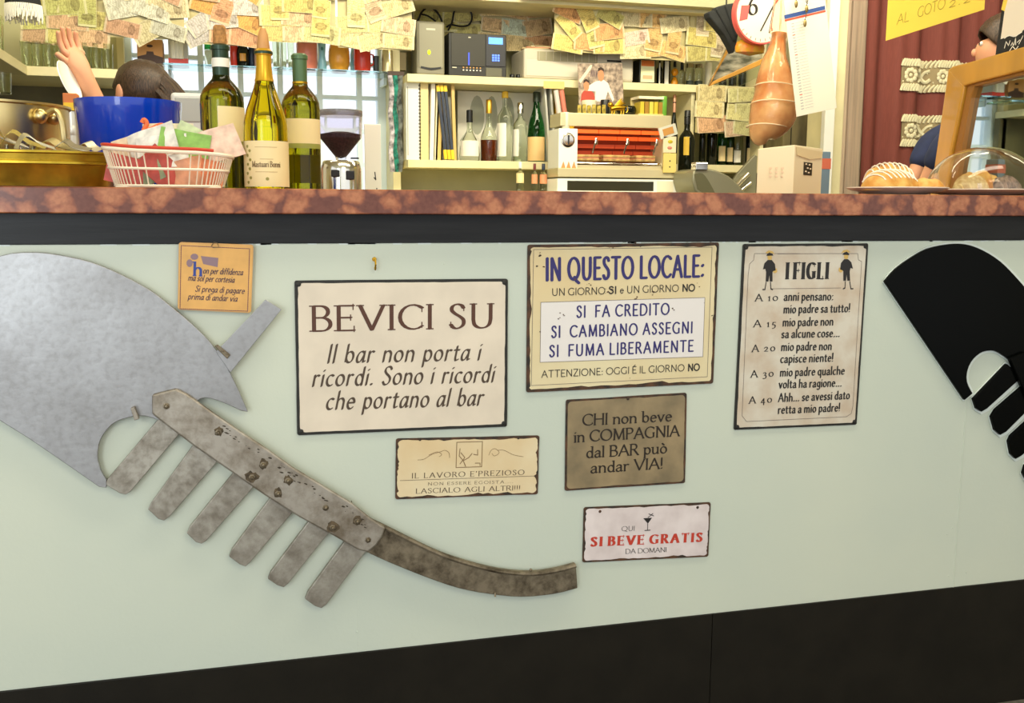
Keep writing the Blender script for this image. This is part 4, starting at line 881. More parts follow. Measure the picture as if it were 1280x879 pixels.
for (cx_, rx) in ((-.09, .035), (-.02, .028), (.06, .03)):
    q.poly([(cx_+rx*math.cos(a*.4), .22+.09*math.sin(a*.4)) for a in range(16)]); 
q.poly([(-w/2+.01, .1),(-.13,.16),(-.09,.1)]); q.build('grey_print', mat('grey_blue_print', (176, 178, 160), .5), t)
bottle('squat clear bottle with a long black cap on the lower shelf', 587, 138, 201, 27, yb, G_CLEAR, 'pear', z=ZL, cap=M_BLACK, caph=.24, lab=M_LABELW, labz=(.1,.4), laba=(-60,60))
bottle('brandy bottle with a gold neck and dark red brown drink', 611, 125, 201, 22, yb, G_CLEAR, 'decanter', z=ZL, cap=col('gold_foil', (206, 160, 60), .3, .7), caph=.22, fill=G_AMBER, fillz=.38)
bottle('tall clear bottle with a yellow cork on the lower shelf', 631, 115, 201, 20, yb, G_CLEAR, 'spirit', z=ZL, cap=col('yellow_cork', (226, 186, 60), .5), caph=.09, lab=M_LABELW, labz=(.08,.55), laba=(-80,10))
bottle('clear bottle with a metal pourer left of the green one', 650, 128, 201, 19, yb, G_CLEAR, 'spirit', z=ZL, cap=M_CHROME, caph=.18, lab=M_LABELW, labz=(.1,.55), laba=(-90,-10))
bottle('green sparkling wine bottle with a peach label', 670, 117, 203, 23, yb-.02, G_EMER, 'champagne', z=ZL, cap=col('dark_foil', (50, 60, 50), .4, .4), caph=.14, lab=mat('peach_label', (226, 190, 130), .5), labz=(.02,.36))
for i, (x0, lean) in enumerate(((677, -.09), (684, -.09))):
    bk('light grey clipboard leaning right of the green bottle, %s one' % ('left', 'right')[i], x0+10, 108, x0+12.5, 203, mat('grey_clip', (196, 196, 186), .4), lean, .16, 'clipboard', 'clipboard', 2.78+.0*i)
bottle('pale bottle with a gold top behind the leaning clipboards', 694, 113, 190, 11, 2.97, G_CLEAR, 'spirit', z=ZL, cap=col('gold_foil', (206,160,60)), caph=.2)
# small bottles standing low in front of the shelf
zlow = zw
for lb, cx_, tp, w_, m_, cp in (('little bottle with a cream label in front of the lower shelf', 650, 203, 10, G_CLEAR, M_LABELW), ('little dark red topped bottle, middle of the three low ones', 668, 205, 8, G_CLEAR, col('dark_red', (110,40,40))), ('little bottle with a navy top, right of the three low ones', 679, 205, 10, G_CLEAR, col('navy_tin', (24,40,66)))):
    bottle(lb, cx_, tp, 243, w_, 2.6, m_, 'spirit', z=zlow, cap=cp, caph=.2, lab=mat('salmon_label', (220,150,110), .5) if cx_ > 660 else M_LABEL, labz=(.35,.65), group='little bottles before the shelf')
# note stuck on the shelf edge
t = thing('paper_strip', (P(692, 107, YS-.002).x, YS-.003, P(692, 111, YS).z), 'yellow paper strip stuck on the upper shelf edge', 'paper'); s = S(692, 107, YS)
MB().box(-13*s, 0, 0, 14*s, .001, 9*s).build('strip', mat('yellow_strip', (230, 190, 120), .6), t)
# grey power unit
t, w, h = boxthing('power_unit', 'upright grey battery power box with a lit green spot', 'power unit', 521, 27, 556, 92, 2.77, .16, mat('warm_grey_plastic', (128, 124, 104), .45), z=ZU, bevel=.008)
MB().box(-w/2+.01, -.083, .03, w/2-.008, -.079, h-.01).build('front_cover', mat('warm_grey_plastic2', (140, 136, 114), .4), t, bevel=.003)
q = Ink(-.0835); q.poly([(-w*.36,.028),(0,.020),(w*.36,.028),(w*.36,.036),(0,.029),(-w*.36,.036)]); q.build('dark_slit', M_BLACK, t)
MB().box(-w*.16, -.0838, h*.83, w*.16, -.083, h*.865).build('name_plate', mat('pale_plate', (196,192,170), .5), t)
MB().sphere((-.008, -.084, h*.42), .007, 8, sc=(1,.3,1.5)).build('green_light', mat('green_led', (190, 220, 20), emit=(200, 230, 10), es=1.6), t)
# looped cables
c1 = P(528, 25, 2.88); t = thing('power_cable', (c1.x, 2.88, ZU+.02), 'thin black cables looping up above the grey power box', 'cable'); 
def pts_at(lst, Y, t): return [tuple(P(x, y, Y)-t.location) for x, y in lst]
MB().tube(cat([tuple(v) for v in pts_at([(521,45),(516,40),(523,24),(528,14),(537,9),(546,15),(552,26),(554,40)], 2.89, t)], 4), .005, 6).build('cable', M_BLACK, t, smooth=True)
MB().tube(cat([tuple(v) for v in pts_at([(527,18),(535,20),(545,27)], 2.885, t)], 4), .004, 6).build('cable', M_BLACK, t, smooth=True)
MB().tube(cat([tuple(v) for v in pts_at([(524,30),(515,38),(514,55),(521,64)], 2.88, t)], 4), .004, 6).build('cable', M_BLACK, t, smooth=True)
t = thing('power_cable', (P(575,30,2.9).x, 2.9, ZU+.02), 'single black cable loop between the power box and the black safe', 'cable')
MB().tube(cat([tuple(v) for v in pts_at([(560,38),(565,28),(568,14),(577,7),(586,11),(590,22),(586,31),(576,33),(564,31),(558,34)], 2.9, t)], 4), .0045, 6).build('cable', M_BLACK, t, smooth=True)
# black safe-like device
t, w, h = boxthing('black_control_box', 'black device with a lit blue display and keypad on the upper shelf', 'device', 561, 41, 633, 93, 2.77, .24, mat('black_casing', (40, 40, 36), .4), z=ZU-.0, bevel=.004, rz=.0)
k = w/72
def dp(x, y): return ((x-597)*k, (93-y)*k)
def dbox(name, x0, y0, x1, y1, m_, y=-.124, th=.004): a = dp(x0, y1); b_ = dp(x1, y0); return MB().box(a[0], y, a[1], b_[0], y+th, b_[1]).build(name, m_, t, bevel=.0008)
dbox('door_panel', 564, 43, 606, 81, mat('dark_olive_panel', (50, 48, 38), .5)); dbox('control_panel', 607, 43, 631, 80, mat('dark_panel', (46, 46, 50), .4)); dbox('tray_flap', 607, 82, 627, 92, mat('olive_grey', (96, 94, 76), .5))
dbox('blue_display', 610, 46, 628, 54, mat('blue_lcd', (90, 150, 240), emit=(90, 150, 245), es=1.0), -.126); 
for i in range(3):
    for j in range(3): dbox('key', 614.5+3.4*i, 66+2.9*j, 617+3.4*i, 68.2+2.9*j, mat('blue_key', (90,130,250), emit=(90,130,250), es=1.2), -.127)
dbox('blue_light_strip', 584.5, 65, 586.5, 80, mat('blue_strip', (60, 80, 190), emit=(60,80,200), es=.6), -.1265)
for i in range(6): dbox('indicator', 578+4.2*i, 82, 579.8+4.2*i, 83.6, mat('ochre_dot', (200,150,90)), -.1255); dbox('indicator', 578+4.2*i, 85, 579.8+4.2*i, 86.6, M_PAPER, -.1255)
dbox('name_plate', 565, 82.5, 570.5, 84, mat('pale_plate', (196,192,170), .5), -.1255); dbox('name_plate', 595-10, 46.5, 588, 48, mat('pale_plate', (196,192,170)), -.1255)
# little screws/caps on the shelf right of the device
for i, x in enumerate((640, 648)): bottle('tiny black pot beside the black device, %s one' % ('left', 'right')[i], x, 89, 96, 7, 2.84, M_BLACK, 'round_pot', z=ZU, name='small_pot', cat_='pot')
# white appliance
t, w, h = boxthing('white_printer', 'long low off white appliance with a ribbed grey grille on top', 'appliance', 660, 66, 799, 103, 2.70, .22, mat('appliance_cream', (196, 188, 168), .4), z=ZU+.002, bevel=.012)
t.location.y += .07; k = w/139; 
MB().box(-w/2+.012, -.112, .012, w*.20, -.108, h*.62).build('front_flap', mat('appliance_light', (206, 198, 178), .35), t, bevel=.006)
MB().box(-w*.38, -.114, h*.60, w*.16, -.105, h*.9).build('grille_panel', mat('grille_grey', (160, 154, 124), .5), t, bevel=.001)
for i in range(9): x = -w*.37+i*w*.064; MB().box(x, -.117, h*.61, x+.0022, -.113, h*.89).build('grille_rib', mat('appliance_cream', (222,214,194)), t)
MB().box(w*.25, -.1125, h*.66, w*.38, -.109, h*.72).build('slot', M_BLACK, t)
MB().box(-w/2+.03, -.1, -.001, w/2-.02, .1, .003).build('foot_strip', M_BLACK, t)
for i in range(12): x = -w*.3+i*w*.045; MB().box(x, -.02, h-.001, x+.008, .0, h+.006).build('vent_fin', mat('grille_grey', (160,154,124)), t)
# wad of paper on it
for i in range(4):
    t2 = thing('folded_note', (P(670+4*i, 60, 2.8).x, 2.82, ZU+h+.003+.004*i), 'folded banknote in the little pile on the appliance, layer %s' % ('lowest', 'second', 'third', 'topmost')[i], 'banknote', .1*i-.15, 'folded notes on the appliance')
    MB().box(-.06, -.03, 0, .06, .03, .0035).build('folded_paper', mat('note_fold%d' % i, ((206,180,130), (190,120,90), (226,206,160), (150,130,90))[i], .6), t2)
# photo print of two men
Yp = YS-.03; a = P(720, 130, Yp); cpt = P(751, 105, Yp); s = S(751, 105, Yp)
t = thing('photo_print', cpt, 'tilted photo print of two men, one red and one white shirt, by the shelf edge', 'photograph'); t.rotation_euler = (0, -.06, .1)
MB().box(-31*s, 0, -25*s, 31*s, .001, 25*s).build('photo_paper', mat('photo_backdrop', (112, 98, 88), .3, noise=.6, nscale=45, col2=(196,176,156)), t)
def blob(pts, m_, nm, y): q = Ink(y); q.poly([((x-40)*s*.775, (25-yy)*s) for x, yy in pts]); q.build(nm, m_, t)
def circ(cx_, cy_, rx, ry, n_=14): return [(cx_+rx*math.cos(2*PI*i/n_), cy_+ry*math.sin(2*PI*i/n_)) for i in range(n_)]
blob([(3,46),(5,37),(9,33),(20,32),(27,36),(29,46)], mat('photo_red', (186, 76, 60), .4), 'printed_red_shirt', -.0006)
blob([(28,46),(30,34),(16,33),(18,27),(30,22),(45,20),(53,24),(63,44),(60,47),(52,34),(46,47)], mat('photo_white', (238, 230, 218), .4), 'printed_white_shirt', -.0008)
blob(circ(14, 27, 5, 6.5), mat('photo_skin', (206, 140, 100), .4), 'printed_face', -.0009); blob(circ(40.5, 14.5, 5.5, 7.5), mat('photo_skin', (206,140,100)), 'printed_face', -.0010)
blob([(9,24),(10,20),(14,18.5),(19,21),(19.5,24),(14,21.5)], mat('photo_dark', (60,44,36), .4), 'printed_hair', -.0011); blob([(35,10),(36,6),(41,4.5),(46,6.5),(46.5,10),(41,8)], mat('photo_dark', (60,44,36)), 'printed_hair', -.0011)
blob([(2,20),(22,2),(26,2),(24,6),(4,24)], mat('photo_pale', (226, 214, 190), .4), 'printed_pale_beam', -.0007)
for i in range(4): blob([(22+3*i,16),(24+3*i,8),(25.5+3*i,8),(23.5+3*i,16)], mat('photo_plum', (96, 74, 84), .4), 'printed_stripe', -.0007)
# things at the right of the upper shelf
t, w, h = boxthing('biscuit_tin', 'square cream tin with an orange band on the upper shelf', 'tin', 799, 73, 819, 103, 2.79, .09, mat('tin_black', (36, 34, 28), .35), z=ZU)
MB().box(-w*.42, -.047, .008, w*.42, -.0445, h-.004).build('cream_label', mat('lime_cream', (226, 226, 180), .45), t); MB().box(-w*.4, -.0485, h*.72, w*.4, -.0465, h*.95).build('orange_band', mat('orange_band', (220, 120, 50), .45), t)
MB().box(-w*.3, -.0485, h*.2, w*.3, -.0475, h*.35).build('pale_text_block', mat('pink_block', (226,170,130), .45), t)
bottle('black slim bottle right of the square tin', 824, 74, 105, 8, yb, G_DARK, 'spirit', z=ZU, lab=M_LABELW, labz=(.1,.9), laba=(-10,14))
bottle('black bottle with a white twisted label on the upper shelf', 833, 73, 105, 10, yb, G_DARK, 'can', z=ZU, lab=M_LABELW, labz=(.05,.95), laba=(-30,30))
t, s = pxthing('orange_figurine', 'small orange and dark figurine between bottles on the upper shelf', 'figurine', 843, 105, yb, ZU)
MB().lathe([(0,0),(4*s,0),(4.5*s,6*s),(2.6*s,11*s),(0,13*s)], 12).build('figure_base', mat('orange_gloss', (226, 150, 30), .25), t, smooth=True); MB().sphere((0,0,18*s), 4*s, 8, sc=(1.1,1,1.2)).build('figure_top', mat('orange_gloss', (226,150,30)), t, smooth=True); MB().lathe([(0,24*s),(2*s,24*s),(1.5*s,31*s),(0,31*s)], 10).build('stopper', M_BLACK, t)
bottle('pale green clear bottle right of the orange figurine', 852, 76, 106, 9, yb, G_CLEAR, 'spirit', z=ZU, cap=M_BLACK, caph=.3)
for i, x in enumerate((862, 873)): bottle('clear jar with a dark chequered band, %s of two' % ('left', 'right')[i], x, 77, 106, 11, yb, G_CLEAR, 'jar', z=ZU, name='jar', cat_='jar', cap=M_CHROME, caph=.18, lab=mat('dark_band', (50,60,50), .5), labz=(.1,.28), laba=(-60,60), group='chequered jars')
bottle('thick white candle right of the chequered jars', 885, 76, 107, 9, yb, M_OFFW, 'can', z=ZU, name='candle', cat_='candle')
for i, x in enumerate((903, 915, 927, 940)): bottle('black bottle in the dark row at the shelf right end, %s' % ('leftmost', 'second', 'third', 'rightmost')[i], x, 70, 108, 10, yb+.05, G_DARK, 'spirit', z=ZU, group='dark bottles at the upper right')
# lower right bay
wb = [('black wine bottle at the left of the lower right bay', 877, 150, 8, G_DARK, 'bordeaux', None), ('broad black bottle in the lower right bay', 889, 146, 13, G_DARK, 'bordeaux', None), ('green bottle with a pale label in the lower right bay', 902, 148, 13, G_EMER, 'bordeaux', M_LABEL),
      ('bottle with a cream label right of the green one', 912, 152, 11, G_GREEN, 'spirit', M_LABEL), ('clear jar with a white label in the lower right bay', 921, 160, 14, G_CLEAR, 'jar', M_LABELW), ('dark bottle with a pale label at the bay right end', 937, 152, 12, G_DARK, 'spirit', M_LABEL)]
for lb, cx_, tp, w_, m_, kd, la in wb: bottle(lb, cx_, tp, 206, w_, yb+.03, m_, kd, z=ZL, lab=la, labz=(.1,.42), laba=(-40,40))
# wall paper scrap behind

# ------------------------------------------------------------------ toaster oven with glowing bars
Yt = 2.46; t, w, h = boxthing('snack_grill', 'steel snack grill with glowing orange bars and a white control panel', 'grill', 697, 150, 838, 222, Yt, .3, M_STEEL, bevel=.003)
t.location.y = Yt+.08; t.scale = (1,.5,1); k = w/141; zt_ = t.location.z
for c in list(t.children): bpy.data.objects.remove(c)
def gp(x, y): return ((x-767.5)*k, (222-y)*k)
def gbox(name, x0, y0, x1, y1, m_, ya=-.15, yb_=.15, bevel=.001, par=None): a = gp(x0, y1); b_ = gp(x1, y0); return MB().box(a[0], ya, a[1], b_[0], yb_, b_[1]).build(name, m_, par or t, bevel=bevel)
gbox('top_hood', M_STEEL, 0, 0, 0, 0) if False else None
gbox('top_hood', 700, 149, 838, 164, M_STEEL, bevel=.003); gbox('base_tray', 697, 212, 842, 222, M_STEEL, -.17, .15, .002); gbox('back_plate', 720, 164, 830, 212, mat('brick_red_enamel', (150, 62, 34), .4), .11, .15)
gbox('floor_plate', 720, 208, 832, 213, M_STEEL); gbox('control_panel', 698, 167, 721, 212, M_WHITE, -.155, .15, .003); gbox('right_panel', 827, 164, 838, 212, M_STEEL)
M_CSTEEL = mat('cream_steel', (216, 204, 164), .35, .35)
for c in t.children:
    if c.data.materials[0] == M_STEEL: c.data.materials[0] = M_CSTEEL
M_HEAT = mat('glowing_bar', (226, 90, 30), .4, emit=(240, 90, 30), es=.8)
for i, (yy, yd) in enumerate(((167, -.12), (174, -.06), (183, 0), (190, .06))):
    for j in range(4):
        x0 = 722+26.5*j; gbox('heating_bar', x0+.4, yy, x0+26, yy+4.5, M_HEAT if i < 2 else mat('dim_bar', (170, 66, 34), .4, emit=(190, 60, 25), es=.35), yd, yd+.012, .001)
cx_, cz_ = gp(709, 180); Mk = Matrix.Translation((cx_, -.155, cz_)) @ Matrix.Rotation(PI/2, 4, 'X')
MB().lathe([(0,0),(.030,0),(.030,.006),(.024,.008),(.022,.02),(0,.022)], 24, Mk).build('dial_knob', M_CHROME, t, smooth=True); MB().box(-.003,-.02,.02,.003,.02,.028, Mk).build('dial_grip', M_BLACK, t)
q = Ink(-.1555)
for i in range(3): a = gp(701+6.5*i, 212); q.poly([a, (a[0]+.021, a[1]), (a[0]+.011, a[1]+.03)])
q.build('printed_peaks', mat('ochre_print2', (206,150,90), .5), t)
mb = MB()
for i in range(28): a = gp(723+3.8*i, 205); mb.tube([(a[0], -.13, a[1]), (a[0], .1, a[1])], .0013, 5)
for yd in (-.13, -.02, .1): a = gp(722, 205); b_ = gp(829, 205); mb.tube([(a[0], yd, a[1]-.002), (b_[0], yd, b_[1]-.002)], .002, 5)
mb.build('wire_rack', M_CHROME, t)['kind'] = 'stuff'
for i, x in enumerate((742, 781, 818)):
    a = gp(x, 178); mb = MB().tube([(a[0]+.008, -.152, a[1]), (a[0], -.165, a[1]-.02), (a[0]-.008, -.15, a[1]-.06)], .0035, 8).sphere((a[0]+.006, -.16, a[1]-.01), .009, 6, sc=(.8,.7,1.8)); mb.build('tong_handle', M_CHROME, t, smooth=True)
for i, (x0, x1) in enumerate(((724, 752), (756, 790), (796, 822))):
    a = gp(x0, 203); b_ = gp(x1, 203); tt = thing('toasted_sandwich', (t.location.x+(a[0]+b_[0])/2, Yt+.075, zt_+a[1]+.001), 'toasted sandwich on the grill rack, %s of three' % ('left', 'middle', 'right')[i], 'sandwich', .1*i-.1, 'sandwiches on the grill')
    L = (b_[0]-a[0])/2; MB().box(-L, -.04, 0, L, .04, .011).build('bread_slice', mat('toast', (216, 176, 110), .8, noise=.3, nscale=40), tt, bevel=.004); MB().box(-L*.97, -.038, .011, L*.97, .038, .015).build('filling', mat('ham_filling', (206,130,100), .6), tt); MB().box(-L, -.04, .015, L, .04, .027).build('bread_slice', mat('toast', (216,176,110)), tt, bevel=.004)
# three panels stuck on its right side (magnets)
for i, (x0, y0, x1, y1, c, lb) in enumerate(((826,157,848,171,(214,214,200),'tilted pale picture magnet at the grill upper right corner'),(829,171,845,191,(230,216,180),'cream magnet with a fruit picture on the grill right side'),(829,192,845,216,(226,204,120),'yellow magnet with two dark dots on the grill right side'))):
    t2, w2, h2 = boxthing('picture_magnet', lb, 'magnet', x0, y0, x1, y1, Yt-.016, .008, mat('magnet%d' % i, c, .5), bevel=.001)
    if i == 0: t2.rotation_euler = (0, -.3, 0); MB().box(-w2*.3, -.0055, h2*.2, w2*.3, -.004, h2*.8).build('picture', mat('amber_picture', (206,150,80), .5), t2)
    if i == 1: MB().sphere((.002,-.004,h2*.68), .010, 6, sc=(1.2,.3,.8)).build('yellow_fruit', mat('fruit_yellow', (200,180,40), .5), t2); MB().sphere((0,-.004,h2*.3), .009, 6, sc=(1.3,.3,.8)).build('pink_fruit', mat('fruit_pink', (206,130,110), .5), t2)
    if i == 2:
        for zz in (.3, .6): MB().sphere((0,-.004,h2*zz), .0035, 6, sc=(1,.4,1)).build('dark_dot', M_BLACK, t2)
# white appliance below
t, w, h = boxthing('microwave_oven', 'white oven with a dark window below the snack grill', 'oven', 697, 224, 846, 262, Yt-.02, .3, M_WHITE, z=None, bevel=.004)
zz = P(770, 224, Yt).z; t.location.z = zw; t.scale.y = .55; t.location.y = Yt+.07; t.children[0].scale.z = (zz-zw)/h; h = zz-zw; MB().box(-w*.42, -.153, h*.25, w*.30, -.149, h*.86).build('dark_window', mat('oven_window', (50, 50, 38), .2), t, bevel=.002); MB().box(w*.33, -.153, h*.2, w*.47, -.149, h*.9).build('button_panel', M_OFFW, t, bevel=.001)
# goods behind and above the grill
zt2 = zt_+(222-149)*k+.001; Ygt = Yt+.12
t = thing('winged_lion_figurine', (P(762, 150, Ygt).x, Ygt-.1, zt2), 'golden winged lion figurine on top of the snack grill', 'figurine'); s = S(762, 150, Ygt)
mb = MB().tube([(-9*s,0,6*s),(-3*s,0,7.5*s),(4*s,0,7.5*s),(8*s,0,8*s)], [3*s,3.4*s,3.2*s,2.4*s], 10)
for x in (-8, -5, 4, 7): mb.tube([(x*s,0,6*s),(x*s+.5*s,0,3*s),(x*s,0,0)], [1.6*s,1*s,1.2*s], 8)
mb.sphere((-10*s,0,11*s), 3.3*s, 8).build('lion_body', M_GOLD, t, smooth=True)
mb = MB()
for i in range(4): mb.tube([(-4*s+i*s,0,9*s),(2*s+i*1.2*s,0,(16-i*1.2)*s),(5*s+i*1.5*s,0,(19-i*2)*s)], [1.6*s,1.3*s,.4*s], 6)
mb.build('wing', M_GOLD, t, smooth=True); MB().tube([(8*s,0,8*s),(12*s,0,10*s),(13*s,0,5*s),(11*s,0,2*s)], .7*s, 6).build('tail', M_GOLD, t, smooth=True)
bottle('ribbed pale plastic cup on top of the grill', 736, 131, 148, 20, Ygt-.04, M_OFFW, 'tumbler', z=zt2, name='ribbed_cup', cat_='cup')
bottle('black jar behind the golden lion', 756, 128, 148, 12, Ygt+.02, M_BLACK, 'can', z=zt2, name='black_jar', cat_='jar')
for i in range(6):
    t = thing('yellow_sachet', (P(716+6*i, 150, Ygt).x, Ygt-.085, zt2), 'small yellow sachet standing in the row on the grill, %s' % ('leftmost', 'second', 'third', 'fourth', 'fifth', 'rightmost')[i], 'sachet', .2*(i%3-1), 'yellow sachets on the grill')
    MB().box(-.008, -.004, 0, .008, .004, .035+.004*(i%2)).build('packet', mat('yellow_sachet', (200,176,70), .5, noise=.4, nscale=80), t, bevel=.002)
bottle('green glass bowl with dark fruit on the grill', 783, 138, 149, 26, Ygt-.06, G_DARK, 'round_pot', z=zt2, name='fruit_bowl', cat_='bowl')
t, w, h = boxthing('tea_box', 'open wooden tray of yellow tea packets at the grill top right', 'box', 798, 128, 829, 151, Ygt-.1, .1, mat('tray_wood', (216, 196, 130), .6), z=zt2+.0, bevel=.001)
for c in list(t.children): bpy.data.objects.remove(c)
MB().box(-w/2,-.05,0,w/2,.05,.006).build('tray_floor', mat('tray_wood', (216,196,130)), t); MB().box(-w/2,.04,0,w/2,.05,h).build('tray_back', mat('tray_wood', (216,196,130)), t); MB().box(-w/2,-.05,h*.86,w/2,.04,h).build('tray_lid', mat('ivory_paper', (236,226,190)), t)
for i in range(5): x = -w/2+.012+i*w/5.4; MB().box(x,-.04,.006,x+w/6.6,.03,h*.72).build('tea_packet', mat('tea%d' % (i%3), ((206,180,50),(160,120,40),(210,196,80))[i%3], .5), t)
bottle('green and white drink can at the tray right end', 828, 128, 152, 11, Ygt-.07, mat('lime_can', (110,170,60), .35), 'can', z=zt2, name='drink_can', cat_='can')
bottle('dark sauce bottle with a foil top beside the tray', 841, 120, 205, 11, 2.80, G_DARK, 'burgundy', z=ZL, cap=mat('foil_pink', (206,150,120), .35, .5), caph=.25)
bottle('black wine bottle with a yellow label right of the grill', 857, 140, 226, 21, 2.55, G_DARK, 'bordeaux', z=None, lab=mat('yellow_label', (226,186,60), .5), labz=(.36,.62), laba=(-22,18), cap=M_BLACK, caph=.2)
bottle('clear pepper mill standing on the grill control panel', 707, 148, 168, 10, Yt+.02, M_OFFW, 'can', z=zt_+(222-167)*k, name='white_beaker', cat_='cup')
t = thing('glass_dish', (P(716,168,Yt).x, Yt+.03, zt_+(222-167)*k), 'tiny gold rimmed glass dish on the grill control panel', 'dish'); MB().lathe([(0,0),(.014,0),(.022,.012),(.02,.013),(0,.003)], 14).build('dish', M_GOLD, t)
for i, (x, c) in enumerate(((700,(206,196,190)),(707,(206,120,100)))):
    t = thing('rolled_paper', (P(x, 150, 2.72).x, 2.72, P(x,150,2.72).z), '%s rolled leaflet leaning behind the grill left end' % ('grey', 'reddish')[i], 'leaflet'); s = S(x,150,2.72)
    MB().tube([(0,0,0),(-6*s,0,36*s)], 3.2*s, 10).build('paper_roll', mat('roll%d' % i, c, .6), t, smooth=True)
# slicer-like grey machine and pan
t = thing('meat_slicer', (P(890, 243, 2.35).x, 2.35, zw), 'grey metal slicer with a sloping rounded cover right of the grill', 'slicer'); s = S(890, 240, 2.35)
mb = MB().add(*(lambda q: ([(x, y, z) for y in (-.1,.1) for x, z in q], [tuple(range(len(q)))[::-1], tuple(len(q)+i for i in range(len(q)))]+[(i, (i+1)%len(q), len(q)+(i+1)%len(q), len(q)+i) for i in range(len(q))]))([((x-890)*s,(243-y)*s) for x, y in cat([(850,214),(862,211),(880,213),(898,220),(912,231),(922,241)], 3)+[(922,248),(866,248),(853,238),(849,226)]]))
mb.build('cover', mat('slicer_grey', (150,148,124), .35, .5), t, bevel=.006, smooth=True)
q = Ink(-.1015); q.poly([((x-890)*s,(243-y)*s) for x, y in cat([(851,218),(862,217),(872,228),(880,241)], 3)+[(866,242),(856,236)]]); q.build('dark_recess', mat('slicer_dark', (92,90,66), .4), t)
MB().box((852-890)*s, -.11, (243-213)*s, (868-890)*s, -.06, (243-204)*s).build('chrome_lever', M_CHROME, t, bevel=.003, rot=(0,.0,0))
t = thing('dust_pan', (P(925, 243, 2.47).x, 2.47, zw+.001), 'flat grey sheet metal pan leaning behind the carton', 'pan'); s = S(925, 240, 2.3)
MB().prism([((x-925)*s,(243-y)*s) for x, y in ((905,238),(921,214),(945,190),(948,192),(948,244),(925,250),(910,250))], .02).build('sheet', mat('slicer_grey', (150,148,124)), t, bevel=.002)
MB().tube([((x-925)*s, -.012, (243-y)*s) for x, y in ((916,232),(926,222),(934,215))], .012, 10).build('handle', M_CHROME, t, smooth=True)
MB().tube([((x-925)*s, -.012, (243-y)*s) for x, y in ((920,240),(930,232),(938,226))], .008, 10).build('handle', M_CHROME, t, smooth=True)

# ================================================================== ON THE COUNTER, left
def ctop(cx, base, Y): return P(cx, base, Y).x
# brass roasting pan
Yb = .16; M_BRASS = mat('aged_brass', (214, 180, 60), .32, .9, noise=.45, nscale=14, col2=(140, 116, 36), bump=.1, bscale=60)
M_BRASS2 = mat('pale_brass', (240, 218, 156), .3, 1, noise=.12, nscale=8)
s = S(60, 200, Yb); xr = P(140, 230, Yb).x; a_ = .21; b_ = .13; cxp = xr-a_
bp = thing('brass_pan', (cxp, Yb+.10, ZT), 'oval aged brass pan full of crumpled strips at the left end of the marble', 'pan')
def oval(prof, n=48):
    vs = []; fs = []; m_ = n
    for k_, z in prof:
        for i in range(n):
            w = 2*PI*i/n; c, q = math.cos(w), math.sin(w); ex = .6
            vs.append(((a_+k_)*math.copysign(abs(c)**ex, c), (b_+k_)*math.copysign(abs(q)**ex, q), z))
    for j in range(len(prof)-1):
        for i in range(n): fs.append((j*m_+i, j*m_+(i+1)%m_, (j+1)*m_+(i+1)%m_, (j+1)*m_+i))
    fs.append(tuple(range(n))[::-1]); fs.append(tuple((len(prof)-1)*m_+i for i in range(n))); return vs, fs
hp = 46*s
MB().add(*oval([(-.018,0),(-.010,.003),(-.004,hp*.5),(.000,hp*.62),(.006,hp*.64),(.006,hp*.70),(.0,hp*.73),(.002,hp*.9),(.009,hp*.93),(.009,hp*.98),(.003,hp),(-.006,hp*.97),(-.01,hp*.5),(-.02,.008)])).build('body', M_BRASS, bp, smooth=True)
for sg in (-1,): MB().tube([(sg*(a_+.002), -.03, hp*.6), (sg*(a_+.03), -.02, hp*.62), (sg*(a_+.03), .02, hp*.62), (sg*(a_+.002), .03, hp*.6)], .004, 8).build('handle', M_BRASS, bp, smooth=True)
rnd = random.Random(21)
strip_cols = [(206,196,160),(176,160,110),(150,140,120),(226,216,190),(190,170,90)]
names_ = ['leftmost', 'second from left', 'third from left', 'fourth from left', 'fifth from left', 'sixth from left', 'seventh from left', 'eighth from left', 'ninth from left', 'tenth from left', 'eleventh from left', 'twelfth from left', 'thirteenth from left', 'rightmost']
for i in range(14):
    x = -a_+.03+(2*a_-.07)*i/13; y = rnd.uniform(-.09,.0); L = rnd.uniform(.03,.055)
    t = thing('foil_strip', (bp.location.x+x, bp.location.y+y, ZT+hp*.90), 'crumpled metallic strip heaped in the brass pan, ' + names_[i], 'strip', rnd.uniform(-1,1), 'crumpled strips in the brass pan')
    hgt = .02+.035*math.exp(-((i-6)/3.5)**2); mb = MB(); pts = [(-L, 0, .004), (-L*.4, rnd.uniform(-.01,.01), hgt), (L*.2, rnd.uniform(-.01,.01), hgt*.55), (L, 0, hgt*.25)]
    pts = cat(pts, 4); wd = rnd.uniform(.006,.011); vs = []
    for sd in (0, .0012):
        for p_ in pts: vs += [(p_[0], p_[1]-wd, p_[2]+sd), (p_[0], p_[1]+wd, p_[2]+sd+wd*.7)]
    n_ = len(pts); fs = []
    for k_ in range(n_-1):
        q_ = k_*2; r_ = q_+2*n_; fs += [(q_,q_+1,q_+3,q_+2),(r_,r_+2,r_+3,r_+1),(q_,q_+2,r_+2,r_),(q_+1,r_+1,r_+3,q_+3)]
    fs += [(0,2*n_,2*n_+1,1),(2*n_-2,2*n_-1,4*n_-1,4*n_-2)]
    mb.add(vs, fs).build('folded_strip', mat('strip%d' % (i%5), strip_cols[i%5], .3, .55), t, smooth=True)
for i, (x, lb) in enumerate(((6, 'small clear cube shaped glass at the far left behind the pan rim'), (24, 'small clear square glass behind the pan rim, second'))):
    t, w, h = boxthing('square_glass', lb, 'glass', x, 169, x+14, 184, Yb+.1, .03, G_CLEAR, bevel=.002); t.location.z = ZT+hp*.9
